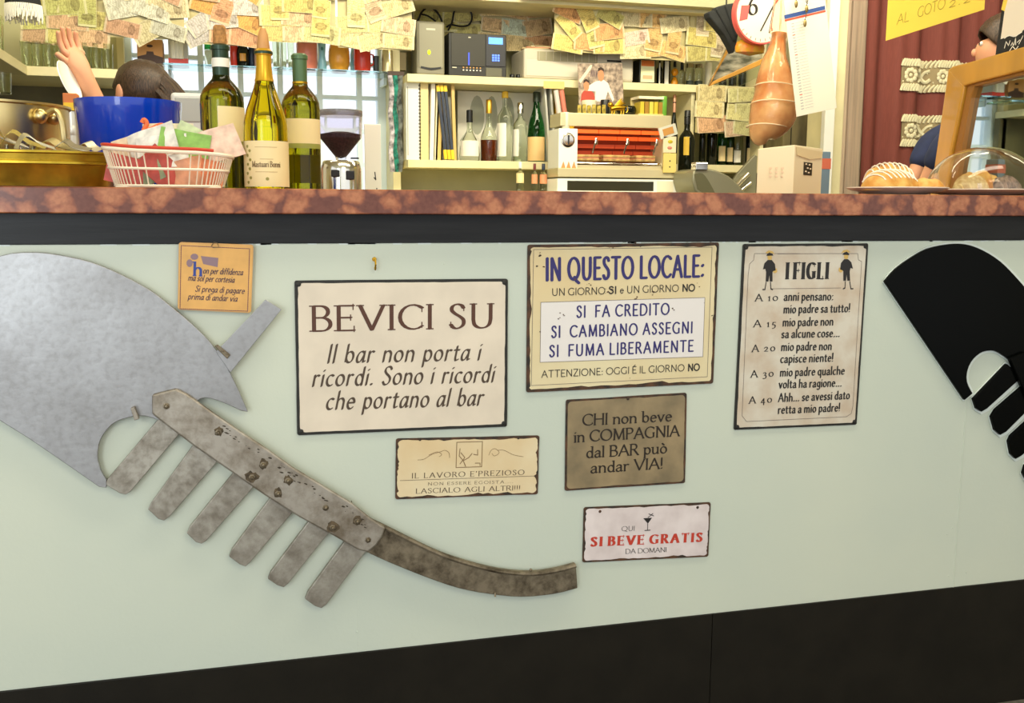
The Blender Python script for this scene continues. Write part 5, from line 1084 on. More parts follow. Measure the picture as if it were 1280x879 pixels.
# pale brass pot behind with ring handle
Yq = .62; s = S(20, 180, Yq); pr = 105*s; xq = P(84, 150, Yq).x-pr
zc_ = .0; ctx_ = thing('brass_pot', (xq, Yq+.02, ZT), 'tall pale brass cooking pot behind the oval pan', 'pot')
hq = (268-127)*s*1.0; top_z = P(30, 122, Yq-.18).z-ZT; hq = top_z
MB().lathe([(0,0),(pr*.96,0),(pr,.01),(pr,hq*.96),(pr*1.03,hq*.975),(pr*1.03,hq),(pr*.97,hq),(pr*.96,.02),(0,.015)], 64).build('body', M_BRASS2, ctx_, smooth=True)
a = -.62; dx_, dy_ = math.cos(a), math.sin(a)
def onpot(u, z, r_=0): aa = a+u; return ((pr+r_)*math.cos(aa), (pr+r_)*math.sin(aa), z)
zz = P(62, 150, Yq).z-ZT
for u in (-.09, .11):
    MB().sphere(onpot(u, zz, .008), .014, 8, sc=(1,1,1.1)).build('handle_knob', M_BRASS2, ctx_, smooth=True)
MB().tube(cat([onpot(-.05, zz, .012), onpot(0, zz+.012, .03), onpot(.03, zz-.01, .04), onpot(.03, zz-.05, .045), onpot(.10, zz-.085, .045), onpot(.2, zz-.09, .03)], 4), .006, 8).build('ring_handle', M_BRASS2, ctx_, smooth=True)
# blue plastic tub
Yt2 = .42; s = S(162, 150, Yt2); R_ = 65*s; M_BLUE = mat('blue_plastic', (6, 58, 184), .2, coat=.8, spec=.3)
t = thing('blue_tub', (P(162, 150, Yt2+.0).x-.006, Yt2+.06, ZT), 'large glossy blue plastic tub behind the wire basket', 'tub')
hz = P(162, 121, Yt2+.06-R_).z-ZT
MB().lathe([(0,0),(R_*.86,0),(R_*.88,.006),(R_*.99,hz*.9),(R_*1.0,hz*.92),(R_*1.0,hz),(R_*.96,hz),(R_*.94,hz*.9),(R_*.84,.01),(0,.01)], 64).build('body', M_BLUE, t, smooth=True)
# wire basket with packets
Yk = .10; s = S(210, 205, Yk); bx0 = P(128, 200, Yk).x; bx1 = P(291, 200, Yk).x; W_ = bx1-bx0
bk_ = thing('wire_basket', ((bx0+bx1)/2, Yk+.035, ZT), 'white wire basket with a red rim filled with paper packets', 'basket'); hb = 50*s
M_WIRE = mat('cream_wire', (240, 226, 200), .35); M_WIRER = mat('red_wire', (206, 70, 50), .35)
def ring(k_, z, n=40, dy=.068, sag=0):
    out = []
    for i in range(n):
        w = 2*PI*i/n; c, q = math.cos(w), math.sin(w); out.append((W_/2*k_*math.copysign(abs(c)**.45, c), dy*k_*math.copysign(abs(q)**.45, q), z-sag*(c*.5+.5)))
    return out
MB().tube(ring(1.0, hb*.98, sag=.012), .0035, 8, closed=True).build('rim', M_WIRE, bk_, smooth=True)
MB().tube([(x, y, z+.0055) for x, y, z in ring(1.005, hb*.98, sag=.012)[10:34]], .0028, 8).build('red_rim', M_WIRER, bk_, smooth=True)
MB().tube(ring(.93, hb*.50, sag=.004), .0024, 6, closed=True).build('middle_wire', M_WIRE, bk_, smooth=True)
MB().tube(ring(.84, .004), .0026, 6, closed=True).build('bottom_wire', M_WIRE, bk_, smooth=True)
A = ring(1.0, hb*.98, 60, sag=.012); B_ = ring(.84, .003, 60)
for a, c in zip(A, B_): MB().tube([a, c], .0011, 4).build('wire', M_WIRE, bk_, clean=False)
mb = MB().box(-W_*.40,-.055,.001,W_*.40,.055,.003).build('bottom_plate', M_WIRE, bk_)
pk = [('white packet with a small blue mark', (236,232,220)), ('green and white packet', (140,186,90)), ('white packet with an orange edge', (240,214,180)), ('pinkish red packet', (206,90,80)), ('orange striped packet', (226,130,80)), ('pale pink triangular packet', (236,200,180)),
      ('cream packet', (236,224,190)), ('pale green packet', (200,214,170)), ('grey green flat packet', (150,160,120)), ('red diamond printed packet', (190,80,70)), ('salmon packet', (226,160,120)), ('white long packet', (240,236,226))]
rnd = random.Random(31)
places = [(-.025,-.02,1.02),(.025,-.03,.95),(-.05,.0,.9),(-.066,-.036,.42),(.055,-.046,.40),(.078,-.02,1.02),(.0,.01,1.14),(.045,.01,1.02),(-.045,-.042,.38),(-.012,-.05,.48),(.025,-.046,.34),(-.01,-.03,.84)]
spots = ['on top of the basket heap', 'at the front right of the heap', 'at the left of the heap', 'inside the basket at its left end', 'low inside the basket front', 'standing at the right end of the basket', 'topmost in the basket', 'at the right of the heap', 'upright near the left corner of the basket', 'behind the basket wires at the front', 'low in the middle of the basket front', 'under the top packets']
for i, ((lb, c), (x, y, zf)) in enumerate(zip(pk, places)):
    t = thing('paper_packet', (bk_.location.x+x, bk_.location.y+y*.8, ZT+max(.025, hb*zf*(1.08 if zf > .7 else 1))), lb+' '+spots[i], 'packet', rnd.uniform(-.3,.3), 'packets in the wire basket')
    up = zf < .7; L, H = (.036, .024) if up else (.042, .030)
    q_ = MB(); n_ = 6; vs = []
    for sd in (-1, 1):
        for j in range(n_+1):
            for k_ in range(4):
                u, v = j/n_*2-1, k_/3*2-1; vs.append((u*L, sd*.0035*(1-u*u)*(1-v*v*.6)+.0004*sd+.002*math.sin(3*u+i), v*H))
    m_ = (n_+1)*4; fs = []
    for j in range(n_):
        for k_ in range(3):
            a0 = j*4+k_; fs += [(a0,a0+4,a0+5,a0+1),(m_+a0,m_+a0+1,m_+a0+5,m_+a0+4)]
        a0 = j*4; fs += [(a0,m_+a0,m_+a0+4,a0+4),(a0+3,a0+7,m_+a0+7,m_+a0+3)]
    for k_ in range(3): fs += [(k_,k_+1,m_+k_+1,m_+k_),(n_*4+k_,m_+n_*4+k_,m_+n_*4+k_+1,n_*4+k_+1)]
    o = q_.add(vs, fs).build('packet', mat('packet%d' % i, c, .55, noise=.15, nscale=60), t, smooth=True)
    o.rotation_euler = (-.35 if not up else -.05, rnd.uniform(-.45,.45) if i != 9 else .78, 0)
t = thing('orange_ribbon', (P(190,160,Yk).x, Yk+.04, ZT+hb*1.32), 'orange looped ribbon curling on top of the basket heap', 'ribbon'); s2 = S(190,160,Yk)
MB().tube(cat([(-14*s2,0,16*s2),(-11*s2,0,20*s2),(-8*s2,0,15*s2),(-12*s2,0,6*s2),(-2*s2,0,9*s2),(10*s2,0,14*s2),(18*s2,0,6*s2)], 5), .004, 8).build('ribbon', mat('orange_ribbon_mat', (226,110,60), .4), t, smooth=True)
t = thing('yellow_round_wafer', (P(217,155,Yk+.1).x, Yk+.13, ZT+hb*1.05), 'round olive yellow sweet box behind the basket heap', 'box'); MB().lathe([(0,-.004),(.015,-.004),(.015,.004),(0,.004)], 20, Matrix.Translation((0,0,.02)) @ Matrix.Rotation(PI/2,4,'X')).build('disc', mat('olive_yellow', (206,176,60), .4), t, bevel=.001)

# ------------------------------------------------------------------ three wine bottles
M_CAPY = mat('yellow_foil', (214, 164, 40), .28, .55); M_CAPG = mat('dark_green_foil', (40, 62, 44), .3, .3); M_CAPG2 = mat('sage_green_foil', (84, 112, 74), .3, .2)
G_WINE1 = GL('olive_glass_dark', (140, 136, 14)); G_WINE2 = GL('olive_glass_bright', (220, 206, 12)); 
def wine(label, cx, w, topc, topg, Y, glass, kind):
    t, s = pxthing('wine_bottle', label, 'bottle', cx, 233, Y, ZT); Rr = w/2*s; zb = P(cx, topg, Y).z-ZT; H = zb
    MB().lathe([(r*Rr, q*H) for r, q in shape(kind)], 48).build('glass_body', glass, t, smooth=True); return t, Rr, H, s
t, Rr, H, s = wine('left wine bottle with a cork, white banded green neck and offset blank label', 281, 53, 32, 56, .26, G_WINE1, 'bordeaux')
MB().lathe([(0,0),(Rr*.30,0),(Rr*.32,.006),(Rr*.28,22*s),(Rr*.22,24*s),(0,24*s)], 20, c=(0,0,H-.002)).build('cork', M_CORK, t, smooth=True)
q1 = shape_r('bordeaux', .9)*Rr; MB().lathe([(q1+.0008,H*.74),(q1*1.02+.0012,H*.80),(q1+.0012,H*.96),(Rr*.43,H*.962),(Rr*.43,H*.99),(q1*.9,H+.0006),(q1*.75,H+.0006)], 28).build('capsule', M_CAPG, t, smooth=True)
MB().lathe([(q1+.0024,H*.845),(q1+.0024,H*.905),(q1,H*.905),(q1,H*.845),(q1+.0024,H*.845)], 28, cap=False).build('white_band', M_LABELW, t, smooth=True)
wrap(t, 'label', M_LABEL, Rr*1.008, H*.335, H*.57, -12, 95); wrap(t, 'green_label_strip', mat('olive_strip', (150,150,70), .5), Rr*1.007, H*.29, H*.334, -20, 95)
t, Rr, H, s = wine('middle wine bottle, bright olive, with yellow capsule and large lettered cream label', 334, 54, 38, 62, .14, G_WINE2, 'burgundy')
MB().lathe([(0,0),(Rr*.27,0),(Rr*.30,.003),(Rr*.22,19*s),(Rr*.12,26*s),(0,27*s)], 20, c=(0,0,H-.002)).build('stopper', mat('tan_stopper', (206, 150, 90), .5), t, smooth=True)
mb = MB().lathe([(shape_r('burgundy', q)*Rr+.0010, q*H) for q in (.775,.80,.84,.88,.92,.955)]+[(Rr*.40,H*.962),(Rr*.40,H*.985),(Rr*.3,H+.0008),(0.002,H+.0008)], 28); mb.build('capsule', M_CAPY, t, smooth=True)
MB().lathe([(Rr*.405,H*.965),(Rr*.42,H*.975),(Rr*.405,H*.985),(Rr*.3,H*.975),(Rr*.405,H*.965)], 28, cap=False).build('dark_neck_ring', M_CAPG, t, smooth=True)
lr = Rr*1.008; wrap(t, 'label', M_LABEL, lr, H*.02, H*.345, -88, 88)
def curved_text(t, txt, z, h, a0, a1, r_, m_, **k):
    ink = Ink(0); ink.text(txt, (a0*r_, z), (a1*r_, z), h, **k); ink.v = [((r_-y)*math.sin(x/r_), -(r_-y)*math.cos(x/r_), zz) for x, y, zz in ink.v]; return ink.build('lettering', m_, t)
g('J', .3, [(L_,[(.2,1),(.2,.1),(.05,-.1)])])
M_BROWNP = mat('brown_label_print', (110, 84, 50), .5)
curved_text(t, 'Mastuɑri Bonni'.replace('ɑ','a'), H*.16, .0095, -.66, .62, lr+.0006, M_BROWNP, thick=.07, thin=.04, serif=.08, gap=.16)
for zf, a0, a1 in ((.125,-.5,.5),(.215,-.28,.3),(.30,-.5,.5)):
    q = Ink(0); n_ = 12
    for k_ in range(n_): x0 = (a0+(a1-a0)*k_/n_)*lr; q.pen([(x0, H*zf), (x0+(a1-a0)/n_*lr*.7, H*zf)], .0005)
    q.v = [((lr+.0006)*math.sin(x/lr), -(lr+.0006)*math.cos(x/lr), zz) for x, y, zz in q.v]; q.build('print_line', mat('tan_print', (190,160,110), .5), t)
q = Ink(0); rnd = random.Random(2)
for k_ in range(9):
    x0 = (-.98+.16*(k_%2)+.05*rnd.random())*lr; z0 = H*(.05+.032*k_); q.poly([(x0+.0028*math.cos(a*.9)*(1+.3*(a%2)), z0+.0028*math.sin(a*.9)) for a in range(7)])
x0 = .02; q.poly([(x0*lr+.003*math.cos(a*.8), H*.075+.003*math.sin(a*.8)) for a in range(8)])
q.v = [((lr+.0005)*math.sin(x/lr), -(lr+.0005)*math.cos(x/lr), zz) for x, y, zz in q.v]; q.build('printed_leaf', mat('olive_print', (150,140,70), .5), t)
t, Rr, H, s = wine('right wine bottle with sage green capsule and blank cream label', 378, 47, 68, 68, .30, G_WINE1, 'bordeaux')
q1 = shape_r('bordeaux', .9)*Rr; MB().lathe([(q1+.0008,H*.78),(q1*1.0+.0012,H*.82),(q1+.0012,H*.96),(Rr*.43,H*.962),(Rr*.43,H*.99),(q1*.95,H+.0008),(0.002,H+.0008)], 28).build('capsule', M_CAPG2, t, smooth=True)
MB().lathe([(q1+.0018,H*.785),(q1+.0021,H*.80),(q1,H*.80),(q1,H*.785),(q1+.0018,H*.785)], 28, cap=False).build('gold_band', M_GOLD, t, smooth=True)
wrap(t, 'label', M_LABEL, Rr*1.008, H*.345, H*.525, -60, 75); wrap(t, 'green_label_strip', mat('olive_strip', (150,150,70)), Rr*1.007, H*.31, H*.344, -60, 75)
wrap(t, 'back_label', mat('olive_yellow_label', (186,170,40), .5), Rr*.99, H*.06, H*.27, 150, 215)

# ------------------------------------------------------------------ coffee grinder, paper
Yc = 1.0; t, s = pxthing('coffee_grinder', 'coffee grinder with a clear hopper half full of dark beans', 'coffee grinder', 427, 250, Yc, ZT-.1)
zz = lambda py: P(427, py, Yc).z-t.location.z
MB().lathe([(0,0),(25*s,0),(25*s,zz(212)),(23*s,zz(203)),(21*s,zz(201)),(0,zz(200))], 32).build('body', M_CHROME, t, smooth=True)
MB().lathe([(6*s,zz(200)),(7*s,zz(196)),(26*s,zz(172)),(27*s,zz(142)),(26*s,zz(142)),(25*s,zz(172)),(6*s,zz(195))], 32).build('hopper', mat('smoked_clear_plastic', (236,232,240), .05, trans=1, ior=1.1), t, smooth=True)
MB().lathe([(0,zz(198)),(5.5*s,zz(196)),(24.5*s,zz(173)),(24.6*s,zz(168)),(10*s,zz(165)),(0,zz(166))], 28).build('coffee_beans', mat('coffee_beans', (70, 42, 40), .5, noise=.5, nscale=160, bump=.8, bscale=180), t)
MB().lathe([(27*s,zz(146)),(27.6*s,zz(145)),(27.6*s,zz(139)),(26*s,zz(138)),(25*s,zz(141)),(0,zz(141))], 32).build('hopper_lid', mat('grey_clear_lid', (170,170,176), .1, trans=.7), t, smooth=True)
MB().box(-12*s,-26.5*s,zz(222),-2*s,-24*s,zz(213)).build('dark_badge', M_BLACK, t, bevel=.002); MB().box(6*s,-26*s,zz(225),16*s,-20*s,zz(214)).build('dark_badge', M_BLACK, t, bevel=.002)
for py in (198, 206): MB().tube([(12*s,-8*s,zz(py)),(22*s,-10*s,zz(py))], 1.1*s, 6).build('lever', M_BLACK, t)
t, w, h = boxthing('white_notice', 'white notice sheet with faint marks standing behind the grinder', 'notice', 457, 155, 477, 250, 1.16, .01, M_PAPER, bevel=.001)
t.location.z = ZT-.1; t.children[0].scale.z = (P(467,155,1.16).z-ZT+.1)/h; h = P(467,155,1.16).z-ZT+.1
q = Ink(-.0055); 
for (x, z) in ((.2,.35),(.3,.28),(.1,.5),(.25,.12)): q.pen([(w*(x-.05), h*z), (w*(x+.05), h*(z-.02)), (w*x, h*(z+.05))], .0015)
q.build('handwriting', M_INKBK, t)
sw = thing('service_worktop', (.45, 1.11, 0), 'lower steel service worktop on the barman side of the counter', 'counter')
MB().box(-1.25, -.17, ZT-.13, 1.0, .21, ZT-.1).build('worktop', M_STEEL, sw, bevel=.002); MB().box(-1.25, -.15, 0, 1.0, .19, ZT-.13).build('cabinet_body', M_DARKWOOD, sw)
# grey machine with dials behind tub (cash register / espresso machine corner)
t, w, h = boxthing('espresso_machine', 'pale grey machine corner with three small red dials behind the basket', 'machine', 218, 119, 260, 236, 1.02, .2, mat('pale_grey_enamel', (214, 214, 210), .3), bevel=.008); k_ = h/117
t.location.z = ZT-.1; zoff = P(240,236,1.02).z-t.location.z
for c in list(t.children): bpy.data.objects.remove(c)
MB().box(-w/2, -.1, 0, w/2, .1, h+zoff).build('body', mat('pale_grey_enamel', (214,214,210)), t, bevel=.008)
MB().box(-w/2+.01, -.104, zoff+h*.70, w/2-.01, -.098, zoff+h*.95).build('display_panel', mat('grey_panel', (176,178,172), .3), t, bevel=.002)
for i in range(3):
    MB().lathe([(0,0),(.006,0),(.005,.005),(0,.005)], 14, Matrix.Translation((-w*.22+i*w*.17, -.10, zoff+h*.62)) @ Matrix.Rotation(PI/2,4,'X')).build('dial', mat('dial_red', (130,60,60), .4), t)
MB().box(-w*.2, -.102, zoff+h*.22, w*.4, -.098, zoff+h*.38).build('red_brown_panel', mat('maroon_panel', (110,50,50), .4), t)
# packet between pot and tub
t, w, h = boxthing('biscuit_packet', 'orange and yellow biscuit packet behind the blue tub left side', 'packet', 79, 117, 97, 138, 1.16, .05, mat('orange_pack', (206,120,60), .5), bevel=.002); MB().box(-w*.45,-.027,0,w*.45,-.0245,h*.45).build('yellow_band', mat('yellow_pack', (236,196,30), .45), t)
hh_ = t.location.z-.001-(ZT-.1); t2 = thing('metal_canister', (t.location.x, t.location.y, ZT-.1), 'pale metal canister carrying the orange biscuit packet', 'canister')
MB().lathe([(0,0),(w*.55,0),(w*.55,hh_),(0,hh_)], 24).build('body', mat('pale_metal', (206,200,186), .3, .8), t2, smooth=True); MB().lathe([(w*.55,hh_*.8),(w*.57,hh_*.82),(w*.57,hh_*.86),(w*.55,hh_*.88)], 24, cap=False).build('rib', mat('pale_metal', (206,200,186)), t2, smooth=True)
# patterned cloth strip by the window edge
t = thing('patterned_scarf', (P(497, 95, 2.7).x, 2.7, P(497, 215, 2.7).z), 'teal and grey patterned cloth hanging between window and white binder', 'scarf'); s = S(497,150,2.7)
for nm, x0, x1, c in (('teal_fold', -6, -1, (50,150,130)), ('grey_fold', -1, 5, (120,124,118)), ('lilac_fold', -11, -6, (214,206,214))):
    mb = MB(); vs = []; nz_ = 14
    for j in range(nz_+1):
        z = 118*s*j/nz_; wv_ = 1.2*s*math.sin(j*1.1+x0)
        vs += [(x0*s+wv_, 0, z), (x1*s+wv_, -.01, z), (x1*s+wv_, .006, z), (x0*s+wv_, .012, z)]
    fs = [(0,3,2,1),(4*nz_,4*nz_+1,4*nz_+2,4*nz_+3)]
    for j in range(nz_):
        for k_ in range(4): fs.append((4*j+k_, 4*j+(k_+1)%4, 4*j+4+(k_+1)%4, 4*j+4+k_))
    mb.add(vs, fs).build(nm, mat(nm, c, .8, noise=.6, nscale=45), t)
MB().box(-12*s,-.005,118*s,8*s,.02,123*s).build('hanger_bar', M_DARKWOOD, t)
t, w, h = boxthing('wooden_box', 'small brown box on the wall above the patterned cloth', 'box', 495, 66, 508, 88, 2.86, .04, mat('brown_box', (130,116,80), .6), bevel=.002)

# ================================================================== RIGHT SIDE
# carton, corner towards us
Yx = .30; px_ = 992; s = S(px_, 243, Yx); pc = P(991, 243, Yx)
t = thing('paper_carton', (pc.x, Yx, ZT), 'cream paper carton turned corner on, on the marble beside the ham', 'carton')
hL = (243-181)*s*1.0; h2 = P(991, 181, Yx).z-ZT
dl = P(945, 243, .36)-pc; wl_ = .105; wr = .062; al = math.atan2(.36-Yx, (P(945,243,.36).x-pc.x)); 
pl = (P(945,243,.345).x-pc.x, .045); prr = (P(1026,243,.42).x-pc.x, .12)
vs = [(0,0,0),(pl[0],pl[1],0),(pl[0]+prr[0],pl[1]+prr[1],0),(prr[0],prr[1],0)]; zs = [h2, P(945,186,.345).z-ZT, h2, P(1026,186,.42).z-ZT]
V = vs+[(v[0],v[1],z) for v, z in zip(vs, zs)]
MB().add(V, [(0,3,2,1),(4,5,6,7),(0,1,5,4),(1,2,6,5),(2,3,7,6),(3,0,4,7)]).build('body', mat('cream_card', (236,220,180), .6), t, bevel=.002)
def onside(u, z): return (prr[0]*u+.0006, prr[1]*u-.0008, z)
MB().add([onside(.32,h2*.42), onside(.62,h2*.42), onside(.62,h2*.68), onside(.32,h2*.68), tuple(Vector(onside(.32,h2*.42))+Vector((0,.001,0))), tuple(Vector(onside(.62,h2*.42))+Vector((0,.001,0))), tuple(Vector(onside(.62,h2*.68))+Vector((0,.001,0))), tuple(Vector(onside(.32,h2*.68))+Vector((0,.001,0)))], [(0,1,2,3),(7,6,5,4),(0,4,5,1),(1,5,6,2),(2,6,7,3),(3,7,4,0)]).build('black_stamp', M_BLACK, t)
mb = MB()
for (u_, z_) in ((.38,.63),(.5,.62),(.44,.55),(.54,.54),(.38,.48),(.48,.46)):
    o_ = Vector(onside(u_, h2*z_))+Vector((.0006,-.0010,0)); mb.box(o_.x-.002, o_.y-.0006, o_.z, o_.x+.002, o_.y, o_.z+.003)
mb.build('stamp_marks', mat('pale_stamp', (226,206,170), .5), t)['kind'] = 'stuff'
MB().add([onside(.06,h2*.80), onside(.5,h2*.74), onside(.94,h2*.8), onside(.97,h2*.93), onside(.03,h2*.96)]+[tuple(Vector(onside(u,z*h2))+Vector((.0006,-.0012,0))) for u, z in ((.06,.80),(.5,.74),(.94,.8),(.97,.93),(.03,.96))], [(0,1,2,3,4),(9,8,7,6,5)]+[(i,5+i,5+(i+1)%5,(i+1)%5) for i in range(5)]).build('folded_flap', mat('cream_card2', (226,206,158), .6), t)
q = MB()
for k_ in range(3):
    for u0 in range(3): u = .3+.16*u0; z = h2*(.36+.08*k_); q.box(pl[0]*u-.004, pl[1]*u-.0012, z, pl[0]*u+.004, pl[1]*u-.0004, z+.005)
q.build('faint_print', mat('faint_pink_print', (232,206,172), .6), t)['kind'] = 'stuff'

# doorway post, pale curtain, dark red curtain
Yd = 2.25
p0 = P(1030, 100, Yd).x; p1 = P(1057, 100, Yd).x
struct(MB().box(0,0,0,p1-p0,.12,2.75).build('trim_1', M_CREAM, loc=(p0,Yd,0), bevel=.004)); struct(MB().box(0,0,0,(p1-p0)*.45,.03,2.75).build('trim_2', M_WHITE, loc=(p0-.005,Yd-.031,0), bevel=.003))
def curtain(name, label, x0, x1, Y, z0, z1, m, amp, per, seed=0, ph=None):
    t = thing(name, ((x0+x1)/2, Y, z0), label, 'curtain'); nx = int((x1-x0)/.008); W2 = (x1-x0)/2; vs = []; nz_ = 6
    def yy(x, v): return amp*math.sin(2*PI*x/per+seed+.6*math.sin(5*x+seed))*(1-.25*v)+amp*.4*math.sin(2*PI*x/per*2.3+seed*2+v)
    for sd in (0, .002):
        for i in range(nx+1):
            x = -W2+2*W2*i/nx
            for j in range(nz_+1): vs.append((x+.01*math.sin(j*.7+x*9)*amp*20, yy(x, j/nz_)+sd, (z1-z0)*j/nz_))
    m_ = (nx+1)*(nz_+1); fs = []
    for i in range(nx):
        for j in range(nz_):
            a0 = i*(nz_+1)+j; fs += [(a0,a0+nz_+1,a0+nz_+2,a0+1),(m_+a0,m_+a0+1,m_+a0+nz_+2,m_+a0+nz_+1)]
    MB().add(vs, fs).build('cloth', m, t, smooth=True, clean=False); return t, yy
xa = P(1054, 100, 2.35).x; xb = P(1084, 100, 2.35).x
curtain('pale_curtain', 'narrow pale beige curtain between the cream post and the dark red curtain', xa, xb+.03, 2.42, .02, 2.6, mat('beige_cloth', (240, 216, 188), .85, noise=.12, nscale=90, stretch=(1,1,.03)), .012, .09)
xc = P(1079, 100, 2.3).x; xd = P(1330, 100, 2.3).x
M_RC = mat('dark_red_cloth', (124, 62, 52), .8, noise=.08, nscale=200, stretch=(1,1,.1))
tc_, yf = curtain('dark_red_curtain', 'dark red curtain hanging in folds behind the display case', xc, xd, 2.3, .02, 2.65, M_RC, .03, .23, 1.2)
# lace bands following the folds: parts of the red curtain
M_LACE = mat('cream_lace', (222, 214, 178), .8, bump=.6, bscale=260)
def lace(x0, x1, py0, py1, seed):
    A0 = P(x0, py0, 2.27); A1 = P(x1, py0, 2.27); Bz = P(x0, py1, 2.27).z; L = A1.x-A0.x; hz_ = A0.z-Bz; off = A0.x-tc_.location.x; zb = Bz-tc_.location.z
    def at(u, v, d): x = off+u; y = yf(x, (zb+v)/2.6)-.004-d; return (x, y, zb+v)
    nx = int(L/.006); vs = []
    for d in (0, .0012):
        for i in range(nx+1):
            for v in (0, hz_): vs.append(at(L*i/nx, v, d))
    m_ = 2*(nx+1); fs = []
    for i in range(nx): k_ = 2*i; fs += [(m_+k_,m_+k_+2,m_+k_+3,m_+k_+1),(k_,k_+1,k_+3,k_+2),(k_,k_+2,m_+k_+2,m_+k_),(k_+1,m_+k_+1,m_+k_+3,k_+3)]
    MB().add(vs, fs).build('lace_band', mat('lace_ground', (150, 134, 100), .85), tc_, clean=False)
    mb = MB()
    for v0 in (.0, .78):          # twisted edges
        for i in range(int(L/.013)): mb.tube([at(i*.013, hz_*v0, .003), at(i*.013+.004, hz_*(v0+.11), .004), at(i*.013+.016, hz_*(v0+.22), .003)], .0056, 5)
    n_ = int(L/.075)+1; R1 = hz_*.17
    for i in range(n_):
        cu = .05+i*.085
        if cu > L-.03: break
        if i % 2 == 0:
            for k_ in range(9): a = 2*PI*k_/9; mb.sphere(at(cu+R1*math.cos(a), hz_*.5+R1*math.sin(a), .003), R1*.46, 5, sc=(1,.35,1))
            mb.sphere(at(cu, hz_*.5, .003), R1*.4, 5, sc=(1,.5,1))
        else:
            mb.tube(cat([at(cu-.038, hz_*.66, .003), at(cu-.02, hz_*.70, .003), at(cu, hz_*.48, .003), at(cu+.022, hz_*.32, .003), at(cu+.036, hz_*.40, .003)], 4), .009, 6)
            mb.tube(cat([at(cu-.03, hz_*.34, .003), at(cu-.005, hz_*.36, .003), at(cu+.016, hz_*.62, .003), at(cu+.034, hz_*.68, .003)], 4), .007, 6)
    for k_ in range(int(L/.017)): mb.sphere(at(.01+k_*.017, hz_*(.3+.4*((k_*7)%5)/4), .002), .004, 4, sc=(1,.4,1))
    o = mb.build('lace_relief', M_LACE, tc_, smooth=True); o['kind'] = 'stuff'
lace(1129, 1262, 73, 113, 1); lace(1129, 1192, 143, 183, 2)
# dark room behind curtain gap is the wall already built

# yellow paper sign hanging, seen obliquely
YA, YB_ = 1.05, .62
A = P(1107, 51, YA); Bq = P(1230, 12, YB_); u = (Bq-A); u.z = 0; Ls = u.length; u.normalize(); ang = math.atan2(u.y, u.x)
t = thing('yellow_price_card', (A.x, A.y, A.z), 'yellow paper card hung at top right, handwritten AL GOTO', 'card', ang)
rise = Bq.z-A.z
MB().add([(0,0,0),(Ls,0,rise),(Ls,0,rise+.16),(0,0,.20),(0,.001,0),(Ls,.001,rise),(Ls,.001,rise+.16),(0,.001,.20)], [(0,1,2,3),(7,6,5,4),(0,4,5,1),(1,5,6,2),(2,6,7,3),(3,7,4,0)]).build('card', mat('yellow_card', (240, 212, 84), .6), t)
def onc(x, y):
    # pixel -> card coordinates (intersection with the card plane)
    d = ray(x, y); nn = Vector((-u.y, u.x, 0)); k_ = (A-CAM).dot(nn)/d.dot(nn); w_ = CAM+d*k_-A; return (w_.dot(u), w_.z)
q = Ink(-.0006)
q.text('AL', onc(1121,31), onc(1136,26), .028, .035, slant=.15, gap=.1); q.text('GOTO', onc(1147,22), onc(1181,10), .028, .035, slant=.1, gap=.1); q.text('2:2', onc(1186,10), onc(1213,2), .028, .03, slant=.2)
q.build('handwriting', mat('pencil_olive', (150, 130, 50), .6), t)
MB().tube([(Ls*.5,0,rise*.5+.17),(Ls*.5,0,2.72-A.z)], .0012, 5).build('hanging_string', M_PAPER, t)
# prosciutto in net hanging
Yh = 1.75; top = P(968, 40, Yh); t = thing('hanging_ham', (P(966,100,Yh).x, Yh, P(966,185,Yh).z), 'cured ham in a clear bag hanging above the carton', 'ham')
s = S(966, 110, Yh)
cen = [(955,181,4),(953,172,13),(960,158,22),(968,142,27),(971,125,26),(969,108,22),(968,92,18),(968,78,14),(970,66,10),(972,52,8),(973,44,9)]
pts = [((x-966)*s, 0, (185-y)*s) for x, y, r in cen]; rr_ = [r*s for x, y, r in cen]
pc_ = cat([(p[0],p[1],p[2],r) for p, r in zip(pts, rr_)], 4)
MB().tube([p[:3] for p in pc_], [p[3] for p in pc_], 24).build('ham_meat', mat('cured_ham', (196, 116, 62), .3, noise=.35, nscale=9, col2=(236,190,136), coat=.4, detail=6), t, smooth=True)
hm = MC['cured_ham']; hn, hl, hb_ = nodes_of(hm); hb_.inputs['Coat Weight'].default_value = 1; hb_.inputs['Coat Roughness'].default_value = .12
hv = hn.new('ShaderNodeTexVoronoi'); hv.feature = 'DISTANCE_TO_EDGE'; hv.inputs['Scale'].default_value = 22; htc = hn.new('ShaderNodeTexCoord'); hmp = hn.new('ShaderNodeMapping'); hmp.inputs['Scale'].default_value = (1,1,.45); hl.new(htc.outputs['Object'], hmp.inputs[0]); hl.new(hmp.outputs[0], hv.inputs['Vector'])
hbp = hn.new('ShaderNodeBump'); hbp.inputs['Distance'].default_value = .02; hbp.inputs['Strength'].default_value = .5; hl.new(hv.outputs['Distance'], hbp.inputs['Height']); hl.new(hbp.outputs[0], hb_.inputs['Coat Normal'])
bagr = [max(.004, p[3]*1.06+.003) for p in pc_]; bagr[-1] *= 1.3
def crinkle(): pass
o = MB().tube([p[:3] for p in pc_]+[(pts[-1][0]+.004,0,pts[-1][2]+.18)], bagr+[.02], 28).build('clear_bag', mat('clear_film', (250,240,225), .06, trans=1, ior=1.12, bump=2, bscale=22), t, smooth=True)
for q_ in (8, 15, 20): 
    p = pc_[q_*1]; r_ = p[3]*1.07+.004; MB().tube([(p[0]+r_*math.cos(a*PI/12), r_*math.sin(a*PI/12), p[2]+.004*math.sin(a*PI/6)) for a in range(24)], .0022, 6, closed=True).build('string', mat('pale_string', (236,214,180), .7), t, smooth=True)
